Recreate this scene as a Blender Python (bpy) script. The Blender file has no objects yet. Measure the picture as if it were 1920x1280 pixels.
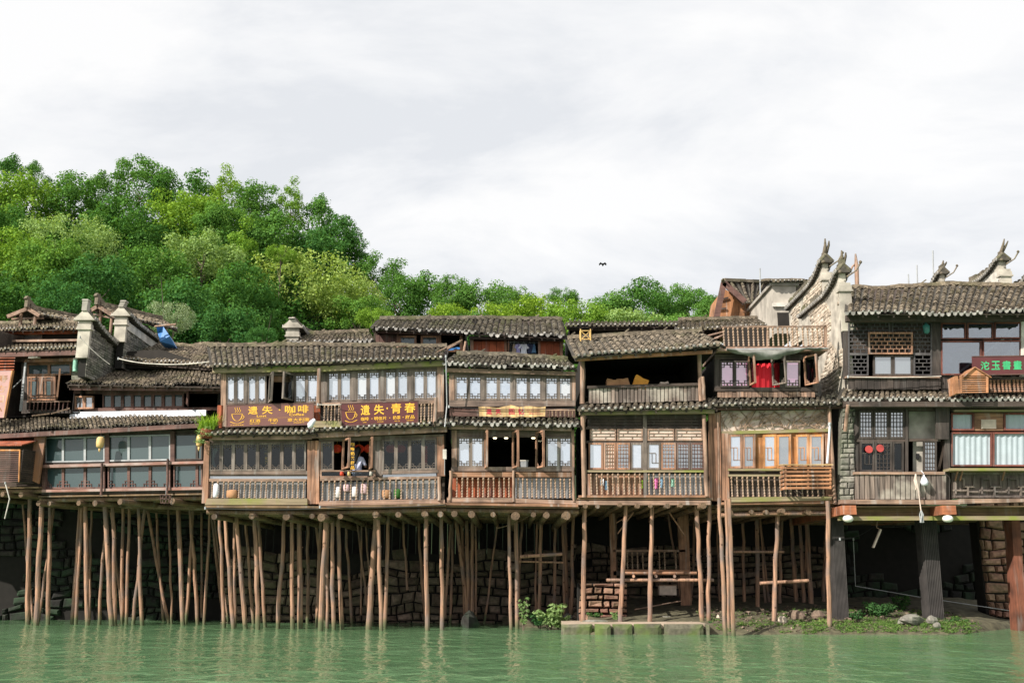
import bpy, math, random
from math import radians, sin, cos, pi, sqrt
from mathutils import Vector, Matrix, noise
rnd = random.Random(7)
S = bpy.context.scene
COL = S.collection

# ------------------------------------------------------------------ camera, world, sun
TH = radians(13.2); FPX = 1867.0; CH = 1.63
cam = bpy.data.cameras.new('camera'); cam.lens = 36*FPX/1920; cam.sensor_width = 36
cam.clip_end = 3000; cam.clip_start = 0.1
co = bpy.data.objects.new('camera', cam); COL.objects.link(co)
co.location = (0, 0, CH); co.rotation_euler = (pi/2+TH, 0, 0); S.camera = co
SUN_DIR = Vector((0.62, 0.53, -0.60)).normalized()      # direction light travels
sun = bpy.data.lights.new('sun', 'SUN'); sun.energy = 5.0; sun.angle = radians(0.6); sun.color = (1, .94, .84)
so = bpy.data.objects.new('sun', sun); COL.objects.link(so)
so.rotation_euler = SUN_DIR.to_track_quat('-Z', 'Y').to_euler(); so.location = (-20, -10, 40)
W = bpy.data.worlds.new('World'); S.world = W; W.use_nodes = True
nt = W.node_tree; nd = nt.nodes; lk = nt.links; nd.clear()
out = nd.new('ShaderNodeOutputWorld'); bg = nd.new('ShaderNodeBackground'); bg.inputs[1].default_value = 0.1
sky = nd.new('ShaderNodeTexSky'); sky.sky_type = 'NISHITA'; sky.sun_disc = False
sky.sun_elevation = math.asin(-SUN_DIR.z); sky.sun_rotation = math.atan2(-SUN_DIR.x, -SUN_DIR.y)
sky.dust_density = 2
tc = nd.new('ShaderNodeTexCoord'); sp = nd.new('ShaderNodeSeparateXYZ'); lk.new(tc.outputs['Generated'], sp.inputs[0])
ad = nd.new('ShaderNodeMath'); ad.operation = 'ADD'; ad.inputs[1].default_value = .28; lk.new(sp.outputs[2], ad.inputs[0])
mx = nd.new('ShaderNodeMath'); mx.operation = 'MAXIMUM'; mx.inputs[1].default_value = .1; lk.new(ad.outputs[0], mx.inputs[0])
dv = nd.new('ShaderNodeVectorMath'); dv.operation = 'DIVIDE'
cb = nd.new('ShaderNodeCombineXYZ'); [lk.new(mx.outputs[0], cb.inputs[i]) for i in range(3)]
lk.new(tc.outputs['Generated'], dv.inputs[0]); lk.new(cb.outputs[0], dv.inputs[1])
mp = nd.new('ShaderNodeMapping'); mp.inputs['Scale'].default_value = (1.0, 1.5, 1.5); mp.inputs['Location'].default_value = (3.1, 1.7, .4)
lk.new(dv.outputs[0], mp.inputs[0])
n1 = nd.new('ShaderNodeTexNoise'); n1.inputs['Scale'].default_value = 1.9; n1.inputs['Detail'].default_value = 7; n1.inputs['Roughness'].default_value = .58; n1.inputs['Distortion'].default_value = .35
lk.new(mp.outputs[0], n1.inputs[0])
cr = nd.new('ShaderNodeValToRGB')
cr.color_ramp.elements[0].position = .38; cr.color_ramp.elements[0].color = (6.45, 6.6, 6.85, 1)
cr.color_ramp.elements[1].position = .58; cr.color_ramp.elements[1].color = (8.1, 8.05, 8.0, 1)
e = cr.color_ramp.elements.new(.48); e.color = (7.4, 7.45, 7.55, 1)
lk.new(n1.outputs[0], cr.inputs[0])
mr = nd.new('ShaderNodeMix'); mr.data_type = 'RGBA'; mr.inputs[0].default_value = .93
lk.new(sky.outputs[0], mr.inputs[6]); lk.new(cr.outputs[0], mr.inputs[7]); lk.new(mr.outputs[2], bg.inputs[0]); lk.new(bg.outputs[0], out.inputs[0])
S.view_settings.view_transform = 'Standard'; S.view_settings.look = 'None'; S.view_settings.exposure = 0.38; S.view_settings.gamma = 1
S.render.engine = 'CYCLES'; S.cycles.max_bounces = 6; S.cycles.diffuse_bounces = 3; S.cycles.transparent_max_bounces = 8

# ------------------------------------------------------------------ materials
def new_mat(name):
    m = bpy.data.materials.new(name); m.use_nodes = True
    n = m.node_tree.nodes; n.clear()
    o = n.new('ShaderNodeOutputMaterial'); b = n.new('ShaderNodeBsdfPrincipled')
    m.node_tree.links.new(b.outputs[0], o.inputs[0]); b.inputs['Roughness'].default_value = .8
    return m, n, m.node_tree.links, b, o
def ramp(n, l, src, stops):
    r = n.new('ShaderNodeValToRGB'); el = r.color_ramp.elements
    el[0].position, el[0].color = stops[0][0], (*stops[0][1], 1)
    el[1].position, el[1].color = stops[-1][0], (*stops[-1][1], 1)
    for p, c in stops[1:-1]:
        x = el.new(p); x.color = (*c, 1)
    l.new(src, r.inputs[0]); return r
def mulc(c, k): return tuple(min(1, x*k) for x in c)
def mixn(n, l, a, b, fac, mode='MIX'):
    m = n.new('ShaderNodeMix'); m.data_type = 'RGBA'; m.blend_type = mode
    if isinstance(fac, (int, float)): m.inputs[0].default_value = fac
    else: l.new(fac, m.inputs[0])
    for s, i in ((a, 6), (b, 7)):
        if isinstance(s, tuple): m.inputs[i].default_value = (*s, 1)
        else: l.new(s, m.inputs[i])
    return m.outputs[2]
def wood(name, c, axis='z', k=.45, rough=.85, stain=None, sc=1.0, bump=.35, wet=False):
    m, n, l, b, o = new_mat(name)
    t = n.new('ShaderNodeTexCoord'); mp = n.new('ShaderNodeMapping')
    s = {'x': (1.2, 26, 26), 'y': (26, 1.2, 26), 'z': (26, 26, 1.2)}[axis]
    mp.inputs['Scale'].default_value = tuple(v*sc for v in s); l.new(t.outputs['Object'], mp.inputs[0])
    g = n.new('ShaderNodeTexNoise'); g.inputs['Scale'].default_value = 1; g.inputs['Detail'].default_value = 4; l.new(mp.outputs[0], g.inputs[0])
    r = ramp(n, l, g.outputs[0], [(.3, mulc(c, 1-k)), (.5, c), (.72, mulc(c, 1+k*.9))])
    geo = n.new('ShaderNodeNewGeometry')
    rr = ramp(n, l, geo.outputs['Random Per Island'], [(0, (.62, .62, .64)), (1, (1.3, 1.25, 1.2))])
    col = mixn(n, l, r.outputs[0], rr.outputs[0], 1.0, 'MULTIPLY')
    g2 = n.new('ShaderNodeTexNoise'); g2.inputs['Scale'].default_value = 1.7; g2.inputs['Detail'].default_value = 6; l.new(t.outputs['Object'], g2.inputs[0])
    r2 = ramp(n, l, g2.outputs[0], [(.45, (0, 0, 0)), (.68, (1, 1, 1))])
    if stain: col = mixn(n, l, col, stain, r2.outputs[0])
    else:       # grime patches and bleached streaks
        col = mixn(n, l, col, mixn(n, l, col, mulc(c, .30), .8), r2.outputs[0])
        mp3 = n.new('ShaderNodeMapping'); mp3.inputs['Scale'].default_value = (7, 7, .9); mp3.inputs['Location'].default_value = (5, 3, 1); l.new(t.outputs['Object'], mp3.inputs[0])
        g3 = n.new('ShaderNodeTexNoise'); g3.inputs['Scale'].default_value = 1; g3.inputs['Detail'].default_value = 5; l.new(mp3.outputs[0], g3.inputs[0])
        r3 = ramp(n, l, g3.outputs[0], [(.56, (0, 0, 0)), (.72, (.5, .5, .5))]); gv = .33*(c[0]+c[1]+c[2])*2.0
        col = mixn(n, l, col, (min(.6, gv*1.08), min(.6, gv), min(.6, gv*.93)), r3.outputs[0])
    if wet:     # algae and damp up to the flood mark
        sp = n.new('ShaderNodeSeparateXYZ'); l.new(t.outputs['Object'], sp.inputs[0])
        a1 = n.new('ShaderNodeMath'); a1.operation = 'MULTIPLY_ADD'; a1.inputs[1].default_value = .9; l.new(g2.outputs[0], a1.inputs[0]); l.new(sp.outputs[2], a1.inputs[2])
        rw = ramp(n, l, a1.outputs[0], [(.5, (1, 1, 1)), (.85, (0, 0, 0))]); col = mixn(n, l, col, (.10, .115, .055), rw.outputs[0])
        vo = n.new('ShaderNodeTexVoronoi'); vo.inputs['Scale'].default_value = 3.2; l.new(t.outputs['Object'], vo.inputs['Vector'])
        rk = ramp(n, l, vo.outputs['Distance'], [(.07, (.32, .28, .26)), (.13, (1, 1, 1))]); col = mixn(n, l, col, rk.outputs[0], 1.0, 'MULTIPLY')
    l.new(col, b.inputs['Base Color']); b.inputs['Roughness'].default_value = rough
    bp = n.new('ShaderNodeBump'); bp.inputs['Strength'].default_value = bump; bp.inputs['Distance'].default_value = .02
    l.new(g.outputs[0], bp.inputs['Height']); l.new(bp.outputs[0], b.inputs['Normal'])
    return m
def plain(name, c, rough=.6, var=.25, scale=4, emit=0, spec=.5, metal=0, bump=0, isl=0):
    m, n, l, b, o = new_mat(name)
    t = n.new('ShaderNodeTexCoord'); g = n.new('ShaderNodeTexNoise'); g.inputs['Scale'].default_value = scale; g.inputs['Detail'].default_value = 6
    l.new(t.outputs['Object'], g.inputs[0])
    r = ramp(n, l, g.outputs[0], [(.3, mulc(c, 1-var)), (.7, mulc(c, 1+var))]); col = r.outputs[0]
    if isl:
        geo = n.new('ShaderNodeNewGeometry')
        rr = ramp(n, l, geo.outputs['Random Per Island'], [(0, (1-isl,)*3), (1, (1+isl,)*3)])
        col = mixn(n, l, col, rr.outputs[0], 1.0, 'MULTIPLY')
    l.new(col, b.inputs['Base Color']); b.inputs['Roughness'].default_value = rough
    b.inputs['Specular IOR Level'].default_value = spec; b.inputs['Metallic'].default_value = metal
    if emit: l.new(col, b.inputs['Emission Color']); b.inputs['Emission Strength'].default_value = emit
    if bump:
        bp = n.new('ShaderNodeBump'); bp.inputs['Strength'].default_value = bump; bp.inputs['Distance'].default_value = .03
        l.new(g.outputs[0], bp.inputs['Height']); l.new(bp.outputs[0], b.inputs['Normal'])
    return m
def glass(name, tint, gloss, through, rough=.03):
    """pane: part mirror-like, part seen through (darkened by tint)"""
    m, n, l, b, o = new_mat(name)
    gl = n.new('ShaderNodeBsdfGlossy'); gl.inputs['Roughness'].default_value = rough; gl.inputs[0].default_value = (.95, .97, 1, 1)
    t = n.new('ShaderNodeTexCoord'); g = n.new('ShaderNodeTexNoise'); g.inputs['Scale'].default_value = 1.3; g.inputs['Detail'].default_value = 3
    l.new(t.outputs['Object'], g.inputs[0])
    bp = n.new('ShaderNodeBump'); bp.inputs['Strength'].default_value = .25; bp.inputs['Distance'].default_value = .03
    l.new(g.outputs[0], bp.inputs['Height']); l.new(bp.outputs[0], gl.inputs['Normal'])
    if through:
        b2 = n.new('ShaderNodeBsdfTransparent'); b2.inputs[0].default_value = (*tint, 1)
    else:
        b2 = b; b.inputs['Base Color'].default_value = (*tint, 1); b.inputs['Roughness'].default_value = .5
    mx = n.new('ShaderNodeMixShader'); mx.inputs[0].default_value = gloss
    l.new(b2.outputs[0], mx.inputs[1]); l.new(gl.outputs[0], mx.inputs[2]); l.new(mx.outputs[0], o.inputs[0])
    return m
def tile_mat(name, c, moss=.3, var=.42):
    m, n, l, b, o = new_mat(name)
    geo = n.new('ShaderNodeNewGeometry')
    r = ramp(n, l, geo.outputs['Random Per Island'], [(0, mulc(c, 1-var)), (.5, c), (.93, mulc(c, 1.3)), (1, mulc(c, 1.8))])
    t = n.new('ShaderNodeTexCoord'); g = n.new('ShaderNodeTexNoise'); g.inputs['Scale'].default_value = 14; g.inputs['Detail'].default_value = 5
    l.new(t.outputs['Object'], g.inputs[0])
    r2 = ramp(n, l, g.outputs[0], [(.3, (.55, .55, .55)), (.7, (1.35, 1.32, 1.25))])
    col = mixn(n, l, r.outputs[0], r2.outputs[0], 1.0, 'MULTIPLY')
    g3 = n.new('ShaderNodeTexNoise'); g3.inputs['Scale'].default_value = 1.1; g3.inputs['Detail'].default_value = 7; l.new(t.outputs['Object'], g3.inputs[0])
    r3 = ramp(n, l, g3.outputs[0], [(.5, (0, 0, 0)), (.75, (moss,)*3)])
    col = mixn(n, l, col, (.12, .13, .045), r3.outputs[0])
    l.new(col, b.inputs['Base Color']); b.inputs['Roughness'].default_value = .95
    bp = n.new('ShaderNodeBump'); bp.inputs['Strength'].default_value = .5; bp.inputs['Distance'].default_value = .01
    l.new(g.outputs[0], bp.inputs['Height']); l.new(bp.outputs[0], b.inputs['Normal'])
    return m
def stone_mat(name, c, c2, rough=.95, moss=0.0, mosscol=(.05, .10, .03)):
    m, n, l, b, o = new_mat(name)
    geo = n.new('ShaderNodeNewGeometry')
    r = ramp(n, l, geo.outputs['Random Per Island'], [(0, mulc(c, .6)), (.5, c), (1, c2)])
    t = n.new('ShaderNodeTexCoord'); g = n.new('ShaderNodeTexNoise'); g.inputs['Scale'].default_value = 9; g.inputs['Detail'].default_value = 8
    l.new(t.outputs['Object'], g.inputs[0])
    r2 = ramp(n, l, g.outputs[0], [(.3, (.6,)*3), (.7, (1.35,)*3)])
    col = mixn(n, l, r.outputs[0], r2.outputs[0], 1.0, 'MULTIPLY')
    if moss:
        g3 = n.new('ShaderNodeTexNoise'); g3.inputs['Scale'].default_value = 1.5; g3.inputs['Detail'].default_value = 7; l.new(t.outputs['Object'], g3.inputs[0])
        r3 = ramp(n, l, g3.outputs[0], [(.42, (0, 0, 0)), (.62, (moss,)*3)])
        col = mixn(n, l, col, mosscol, r3.outputs[0])
    l.new(col, b.inputs['Base Color']); b.inputs['Roughness'].default_value = rough
    bp = n.new('ShaderNodeBump'); bp.inputs['Strength'].default_value = .7; bp.inputs['Distance'].default_value = .03
    l.new(g.outputs[0], bp.inputs['Height']); l.new(bp.outputs[0], b.inputs['Normal'])
    return m
def leaf_mat(name, lo, hi, trans=.32):
    m, n, l, b, o = new_mat(name)
    geo = n.new('ShaderNodeNewGeometry'); oi = n.new('ShaderNodeObjectInfo')
    r = ramp(n, l, geo.outputs['Random Per Island'], [(0, lo), (1, hi)])
    r2 = ramp(n, l, oi.outputs['Random'], [(0, (.85, .9, .9)), (.5, (1, 1, 1)), (1, (1.18, 1.08, .85))])
    col = mixn(n, l, r.outputs[0], r2.outputs[0], 1.0, 'MULTIPLY')
    df = n.new('ShaderNodeBsdfDiffuse'); tr = n.new('ShaderNodeBsdfTranslucent'); mx = n.new('ShaderNodeMixShader'); mx.inputs[0].default_value = trans
    l.new(col, df.inputs[0]); l.new(mixn(n, l, col, (1.25, 1.2, .5), 1.0, 'MULTIPLY'), tr.inputs[0])
    l.new(df.outputs[0], mx.inputs[1]); l.new(tr.outputs[0], mx.inputs[2]); l.new(mx.outputs[0], o.inputs[0])
    return m

M = {}
M['grey_h'] = wood('weathered grey timber rails', (.31, .205, .15), 'x', .55)
M['grey_v'] = wood('weathered grey timber posts', (.33, .215, .155), 'z', .55)
M['frame'] = wood('grey window timber', (.17, .14, .12), 'z', .5)
M['frame_h'] = wood('grey window timber across', (.20, .148, .12), 'x', .5)
M['dark_h'] = wood('dark timber across', (.075, .055, .045), 'x', .4)
M['dark_v'] = wood('dark timber upright', (.06, .048, .042), 'z', .5)
M['brown_h'] = wood('brown timber across', (.30, .16, .095), 'x')
M['brown_v'] = wood('brown timber upright', (.33, .18, .115), 'z')
M['raw'] = wood('light brown turned wood', (.36, .25, .175), 'z', .4)
M['mauve'] = wood('faded maroon timber', (.14, .075, .062), 'x', .3)
M['red'] = wood('red brown painted boards', (.33, .085, .035), 'z', .3)
M['orange'] = wood('fresh orange timber', (.55, .25, .09), 'z', .25)
M['orange_h'] = wood('orange brown slat timber', (.42, .20, .10), 'x', .3)
M['pole'] = wood('rough log poles', (.34, .20, .132), 'z', .6, sc=.7, bump=1.0, stain=(.20, .15, .13), wet=True)
M['log'] = wood('rough floor logs', (.21, .135, .08), 'y', .5, bump=.7)
M['soffit'] = wood('old floor boards', (.20, .13, .07), 'x', .4)
M['mossy'] = wood('mossy bleached beam', (.27, .22, .14), 'x', .35, stain=(.22, .24, .05))
M['plank'] = wood('peeling balcony planks', (.17, .135, .115), 'z', .6, stain=(.42, .38, .32), sc=.7)
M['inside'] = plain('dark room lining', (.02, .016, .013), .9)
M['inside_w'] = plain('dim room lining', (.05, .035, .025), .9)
M['tile'] = tile_mat('grey clay roof tile', (.165, .136, .104), .6)
M['tile_dk'] = tile_mat('dark mossy roof tile', (.14, .122, .095), .8)
M['tile_lt'] = tile_mat('sunbleached roof tile', (.20, .163, .122), .45)
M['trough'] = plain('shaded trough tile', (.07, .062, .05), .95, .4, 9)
M['end'] = plain('limewashed tile end', (.33, .31, .285), .9, .35, 7, isl=.35)
M['pane_sky'] = glass('sky lit pane', (.42, .46, .54), .45, False)
M['pane_sky2'] = glass('sky lit pane with dust', (.34, .38, .45), .40, False, .12); M['pane_sky3'] = glass('sky lit pane before a white blind', (.55, .56, .58), .38, False); M['pane_dark2'] = glass('dim pane', (.3, .34, .33), .05, True, .1)
M['pane_blue'] = glass('blue sky pane', (.30, .36, .46), .5, False)
M['pane_dark'] = glass('clear dark pane', (.55, .6, .58), .035, True)
M['pane_low'] = glass('dim lower pane', (.20, .19, .18), .12, False, .2)
M['pane_mid'] = glass('grey reflective pane', (.13, .15, .165), .36, False)
M['pane_green'] = glass('dark green pane', (.018, .045, .048), .06, False)
M['pane_pink'] = glass('pink curtained pane', (.62, .22, .42), .3, False)
M['pane_curtain'] = plain('pale blue pleated curtain', (.38, .44, .48), .8, .06)
M['cream'] = plain('cream paper infill', (.58, .47, .40), .9, .2, 6)
M['sign1'] = plain('maroon sign board', (.17, .072, .06), .38, .12, 3)
M['sign2'] = plain('deep maroon sign board', (.105, .026, .026), .38, .12, 3)
M['gold'] = plain('gold sign lettering', (.85, .46, .04), .5, .08)
M['sign_wood'] = wood('pale yellow sign board', (.62, .42, .2), 'x', .12)
M['sign_red'] = plain('red brush lettering', (.55, .03, .06), .6)
M['green'] = plain('green sign lettering', (.05, .42, .17), .5)
M['pinkpanel'] = plain('faded pink sign board', (.42, .24, .22), .6, .1)
M['white'] = plain('old white plaster', (.58, .54, .48), .9, .35, 2.5, bump=.3)
M['white_p'] = plain('white sheet panel', (.72, .74, .80), .7, .12, 2)
M['lime'] = plain('rain stained limewash', (.44, .40, .34), .95, .45, 2.2, bump=.4)
M['plaster'] = plain('stained grey plaster', (.36, .33, .29), .95, .35, 2.5, bump=.4)
M['concrete'] = plain('weathered concrete', (.42, .38, .33), .95, .3, 2, bump=.3)
M['stone_w'] = stone_mat('limewashed stone blocks', (.52, .43, .34), (.66, .58, .48))
M['stone_g'] = stone_mat('grey rubble brick', (.20, .185, .16), (.33, .30, .26), moss=.3)
M['stone_b'] = stone_mat('brown retaining stone', (.155, .108, .08), (.28, .205, .16), moss=.5, mosscol=(.07, .09, .04))
M['stone_d'] = stone_mat('shade darkened stone', (.020, .019, .017), (.050, .043, .037), moss=.8, mosscol=(.03, .06, .03))  # near-black base carries the under-deck shade in its colour; moss is real
M['stone_r'] = stone_mat('reddish stone', (.30, .15, .11), (.40, .24, .17), moss=.35)
M['mortar'] = plain('dark joints', (.014, .012, .010), .95)
M['tarp_b'] = plain('blue tarpaulin', (.04, .18, .46), .5, .15)
M['tarp_g'] = plain('grey green tarpaulin', (.21, .21, .19), .7, .35, 3)
M['red_cloth'] = plain('bright red curtain', (.80, .02, .04), .8, .12, 3)
M['white_cloth'] = plain('white cloth', (.75, .75, .8), .8)
M['lan_red'] = plain('red lantern', (.50, .05, .02), .6, .45, 9, emit=.10)
M['lan_yel'] = plain('faded yellow lantern', (.72, .48, .2), .7, .2)
M['lan_white'] = plain('white ribbed lantern', (.8, .77, .7), .7, .08)
M['metal'] = plain('grey metal', (.35, .36, .37), .45, .2, spec=.6)
M['black'] = plain('black hair', (.012, .011, .012), .5)
M['skin'] = plain('skin', (.48, .28, .2), .6, .05)
M['shirt'] = plain('pale lilac shirt', (.62, .64, .85), .8, .05)
M['bark'] = wood('tree bark', (.13, .10, .075), 'z', .4)
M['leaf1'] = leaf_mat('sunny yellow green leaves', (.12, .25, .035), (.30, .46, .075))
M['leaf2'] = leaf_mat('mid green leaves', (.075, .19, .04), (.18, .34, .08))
M['leaf3'] = leaf_mat('deep green and shade toned leaves', (.045, .14, .04), (.11, .25, .07))  # darker tone also puts the lower slope's shade into the leaves
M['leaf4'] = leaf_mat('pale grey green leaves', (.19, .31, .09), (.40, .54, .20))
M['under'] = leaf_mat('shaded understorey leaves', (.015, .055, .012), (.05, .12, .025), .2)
M['cork'] = plain('corrugated dark cladding', (.048, .042, .040), .8, .35, 3)
M['soil'] = plain('damp bank soil', (.095, .085, .05), .95, .5, 5, bump=.6)
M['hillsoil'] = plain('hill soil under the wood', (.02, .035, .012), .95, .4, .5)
M['lat'] = wood('blue black lattice', (.085, .08, .085), 'x', .3); M['disc'] = plain('faded red paper', (.38, .05, .045), .8)
M['teal'] = plain('teal roller blind', (.02, .11, .13), .6)

# ------------------------------------------------------------------ geometry helpers
def P(px, py, Y):
    r = (px-960)/FPX; u = (640-py)/FPX
    dx, dy, dz = r, cos(TH)-u*sin(TH), sin(TH)+u*cos(TH)
    t = Y/dy
    return Vector((dx*t, Y, CH+dz*t))
def proj(v):
    x, y, z = v.x, v.y, v.z-CH
    f = y*cos(TH)+z*sin(TH); u = -y*sin(TH)+z*cos(TH)
    return 960+FPX*x/f, 640-FPX*u/f
def ground(px, py, z=0.0):
    u = (640-py)/FPX
    e = (sin(TH)+u*cos(TH))/(cos(TH)-u*sin(TH))
    Y = (z-CH)/e
    return P(px, py, Y)
def props(o, label=None, cat=None, group=None, kind=None):
    if label: o['label'] = label
    if cat: o['category'] = cat
    if group: o['group'] = group
    if kind: o['kind'] = kind
    return o
def thing(name, label, cat, loc=(0, 0, 0), rz=0, group=None):
    o = bpy.data.objects.new(name, None); COL.objects.link(o); o.empty_display_size = .3
    o.location = loc; o.rotation_euler = (0, 0, rz)
    return props(o, label, cat, group)
class MB:
    def __init__(s): s.v = []; s.f = []; s.m = []; s.sm = []
    def add(s, vs, fs, mi=0, sm=False):
        b = len(s.v); s.v += [tuple(v) for v in vs]
        for f in fs: s.f.append(tuple(b+i for i in f)); s.m.append(mi); s.sm.append(sm)
    def box(s, x0, x1, y0, y1, z0, z1, mi=0):
        s.hexa([(x0, y0, z0), (x1, y0, z0), (x1, y1, z0), (x0, y1, z0), (x0, y0, z1), (x1, y0, z1), (x1, y1, z1), (x0, y1, z1)], mi)
    def hexa(s, p, mi=0):
        s.add(p, [(0, 3, 2, 1), (4, 5, 6, 7), (0, 1, 5, 4), (1, 2, 6, 5), (2, 3, 7, 6), (3, 0, 4, 7)], mi)
    def bar(s, a, b, w, h=None, mi=0, up=(0, 0, 1)):
        a, b = Vector(a), Vector(b); h = h or w; d = (b-a).normalized(); up = Vector(up)
        if abs(d.dot(up)) > .98: up = Vector((0, 1, 0))
        r = d.cross(up).normalized()*(w/2); u = r.cross(d).normalized()*(h/2)
        s.hexa([a-r-u, a+r-u, b+r-u, b-r-u, a-r+u, a+r+u, b+r+u, b-r+u], mi)
    def tube(s, pts, rads, seg=8, mi=0, cap=True, sm=True, wob=0):
        pts = [Vector(p) for p in pts]; n = len(pts)
        if not hasattr(rads, '__len__'): rads = [rads]*n
        vs = []
        for i, p in enumerate(pts):
            d = (pts[min(i+1, n-1)]-pts[max(i-1, 0)]).normalized()
            a = Vector((0, 1, 0)) if abs(d.y) < .9 else Vector((1, 0, 0))
            r = d.cross(a).normalized(); u = r.cross(d)
            for k in range(seg):
                t = 2*pi*k/seg; q = rads[i]*(1+(rnd.uniform(-wob, wob) if wob else 0))
                vs.append(p+(r*cos(t)+u*sin(t))*q)
        fs = [(i*seg+k, i*seg+(k+1) % seg, (i+1)*seg+(k+1) % seg, (i+1)*seg+k) for i in range(n-1) for k in range(seg)]
        s.add(vs, fs, mi, sm)
        if cap:
            s.add([v for v in vs[:seg]], [tuple(range(seg))], mi); s.add([v for v in vs[-seg:]], [tuple(range(seg))[::-1]], mi)
    def lathe(s, prof, c=(0, 0, 0), seg=8, mi=0, sm=True):
        vs = [(c[0]+r*cos(2*pi*k/seg), c[1]+r*sin(2*pi*k/seg), c[2]+z) for z, r in prof for k in range(seg)]
        n = len(prof)
        fs = [(i*seg+k, i*seg+(k+1) % seg, (i+1)*seg+(k+1) % seg, (i+1)*seg+k) for i in range(n-1) for k in range(seg)]
        fs += [tuple(range(seg))[::-1], tuple(range((n-1)*seg, n*seg))]
        s.add(vs, fs, mi, sm)
    def build(s, name, mats, parent=None, **kw):
        if not s.v: return None
        me = bpy.data.meshes.new(name); me.from_pydata(s.v, [], s.f); me.update()
        for m in (mats if isinstance(mats, (list, tuple)) else [mats]): me.materials.append(M[m] if isinstance(m, str) else m)
        me.polygons.foreach_set('material_index', s.m); me.polygons.foreach_set('use_smooth', s.sm)
        o = bpy.data.objects.new(name, me); COL.objects.link(o)
        if parent: o.parent = parent
        return props(o, **kw)

class Fac:
    """a vertical facade plane through two pixel columns at known distances; local x along it, y into the house, z up"""
    def __init__(s, pl, Yl, pr, Yr, z0=0.0):
        a = P(pl, 900, Yl); b = P(pr, 900, Yr); s.A = Vector((a.x, a.y, z0)); s.z0 = z0
        s.u = Vector((b.x-a.x, b.y-a.y, 0)).normalized(); s.n = Vector((s.u.y, -s.u.x, 0))   # n towards the viewer
        s.rz = math.atan2(s.u.y, s.u.x)
    def root(s, name, label, cat, **k): return thing(name, label, cat, s.A, s.rz, **k)
    def L(s, px, py, d=0.0):
        r = (px-960)/FPX; u = (640-py)/FPX
        D = Vector((r, cos(TH)-u*sin(TH), sin(TH)+u*cos(TH))); O = Vector((0, 0, CH))
        t = ((s.A+s.n*d-O).dot(s.n))/D.dot(s.n)
        w = O+D*t-s.A
        return Vector((w.dot(s.u), -d, w.z))
    def W(s, v): return s.A+s.u*v.x-s.n*v.y+Vector((0, 0, v.z))
    # in-plane shapes from pixel corners
    def quad(s, mb, c, d, th, mi=0):
        """c = tl,tr,br,bl pixel corners; front face at d, thickness th going in"""
        q = [s.L(x, y, d) for x, y in c]; f = lambda p, y: (p.x, y, p.z)
        tl, tr, br, bl = q
        mb.hexa([f(bl, -d), f(br, -d), f(br, -d+th), f(bl, -d+th), f(tl, -d), f(tr, -d), f(tr, -d+th), f(tl, -d+th)], mi)
    def rect(s, mb, x0, y0, x1, y1, d, th, mi=0): s.quad(mb, [(x0, y0), (x1, y0), (x1, y1), (x0, y1)], d, th, mi)
    def beam(s, mb, a, b, h, d, th, mi=0):
        s.quad(mb, [(a[0], a[1]-h/2), (b[0], b[1]-h/2), (b[0], b[1]+h/2), (a[0], a[1]+h/2)], d, th, mi)
    def map(s, c, d):
        """bilinear patch in metres: returns W,H and f(a,b,out)->local"""
        tl, tr, br, bl = [s.L(x, y, d) for x, y in c]
        Wd = ((tr-tl).length+(br-bl).length)/2; Hh = ((tl-bl).length+(tr-br).length)/2
        def f(a, b, o=0):
            u, v = a/Wd, b/Hh
            p = (bl*(1-u)+br*u)*(1-v)+(tl*(1-u)+tr*u)*v
            return (p.x, p.y-o, p.z)
        return Wd, Hh, f

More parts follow.
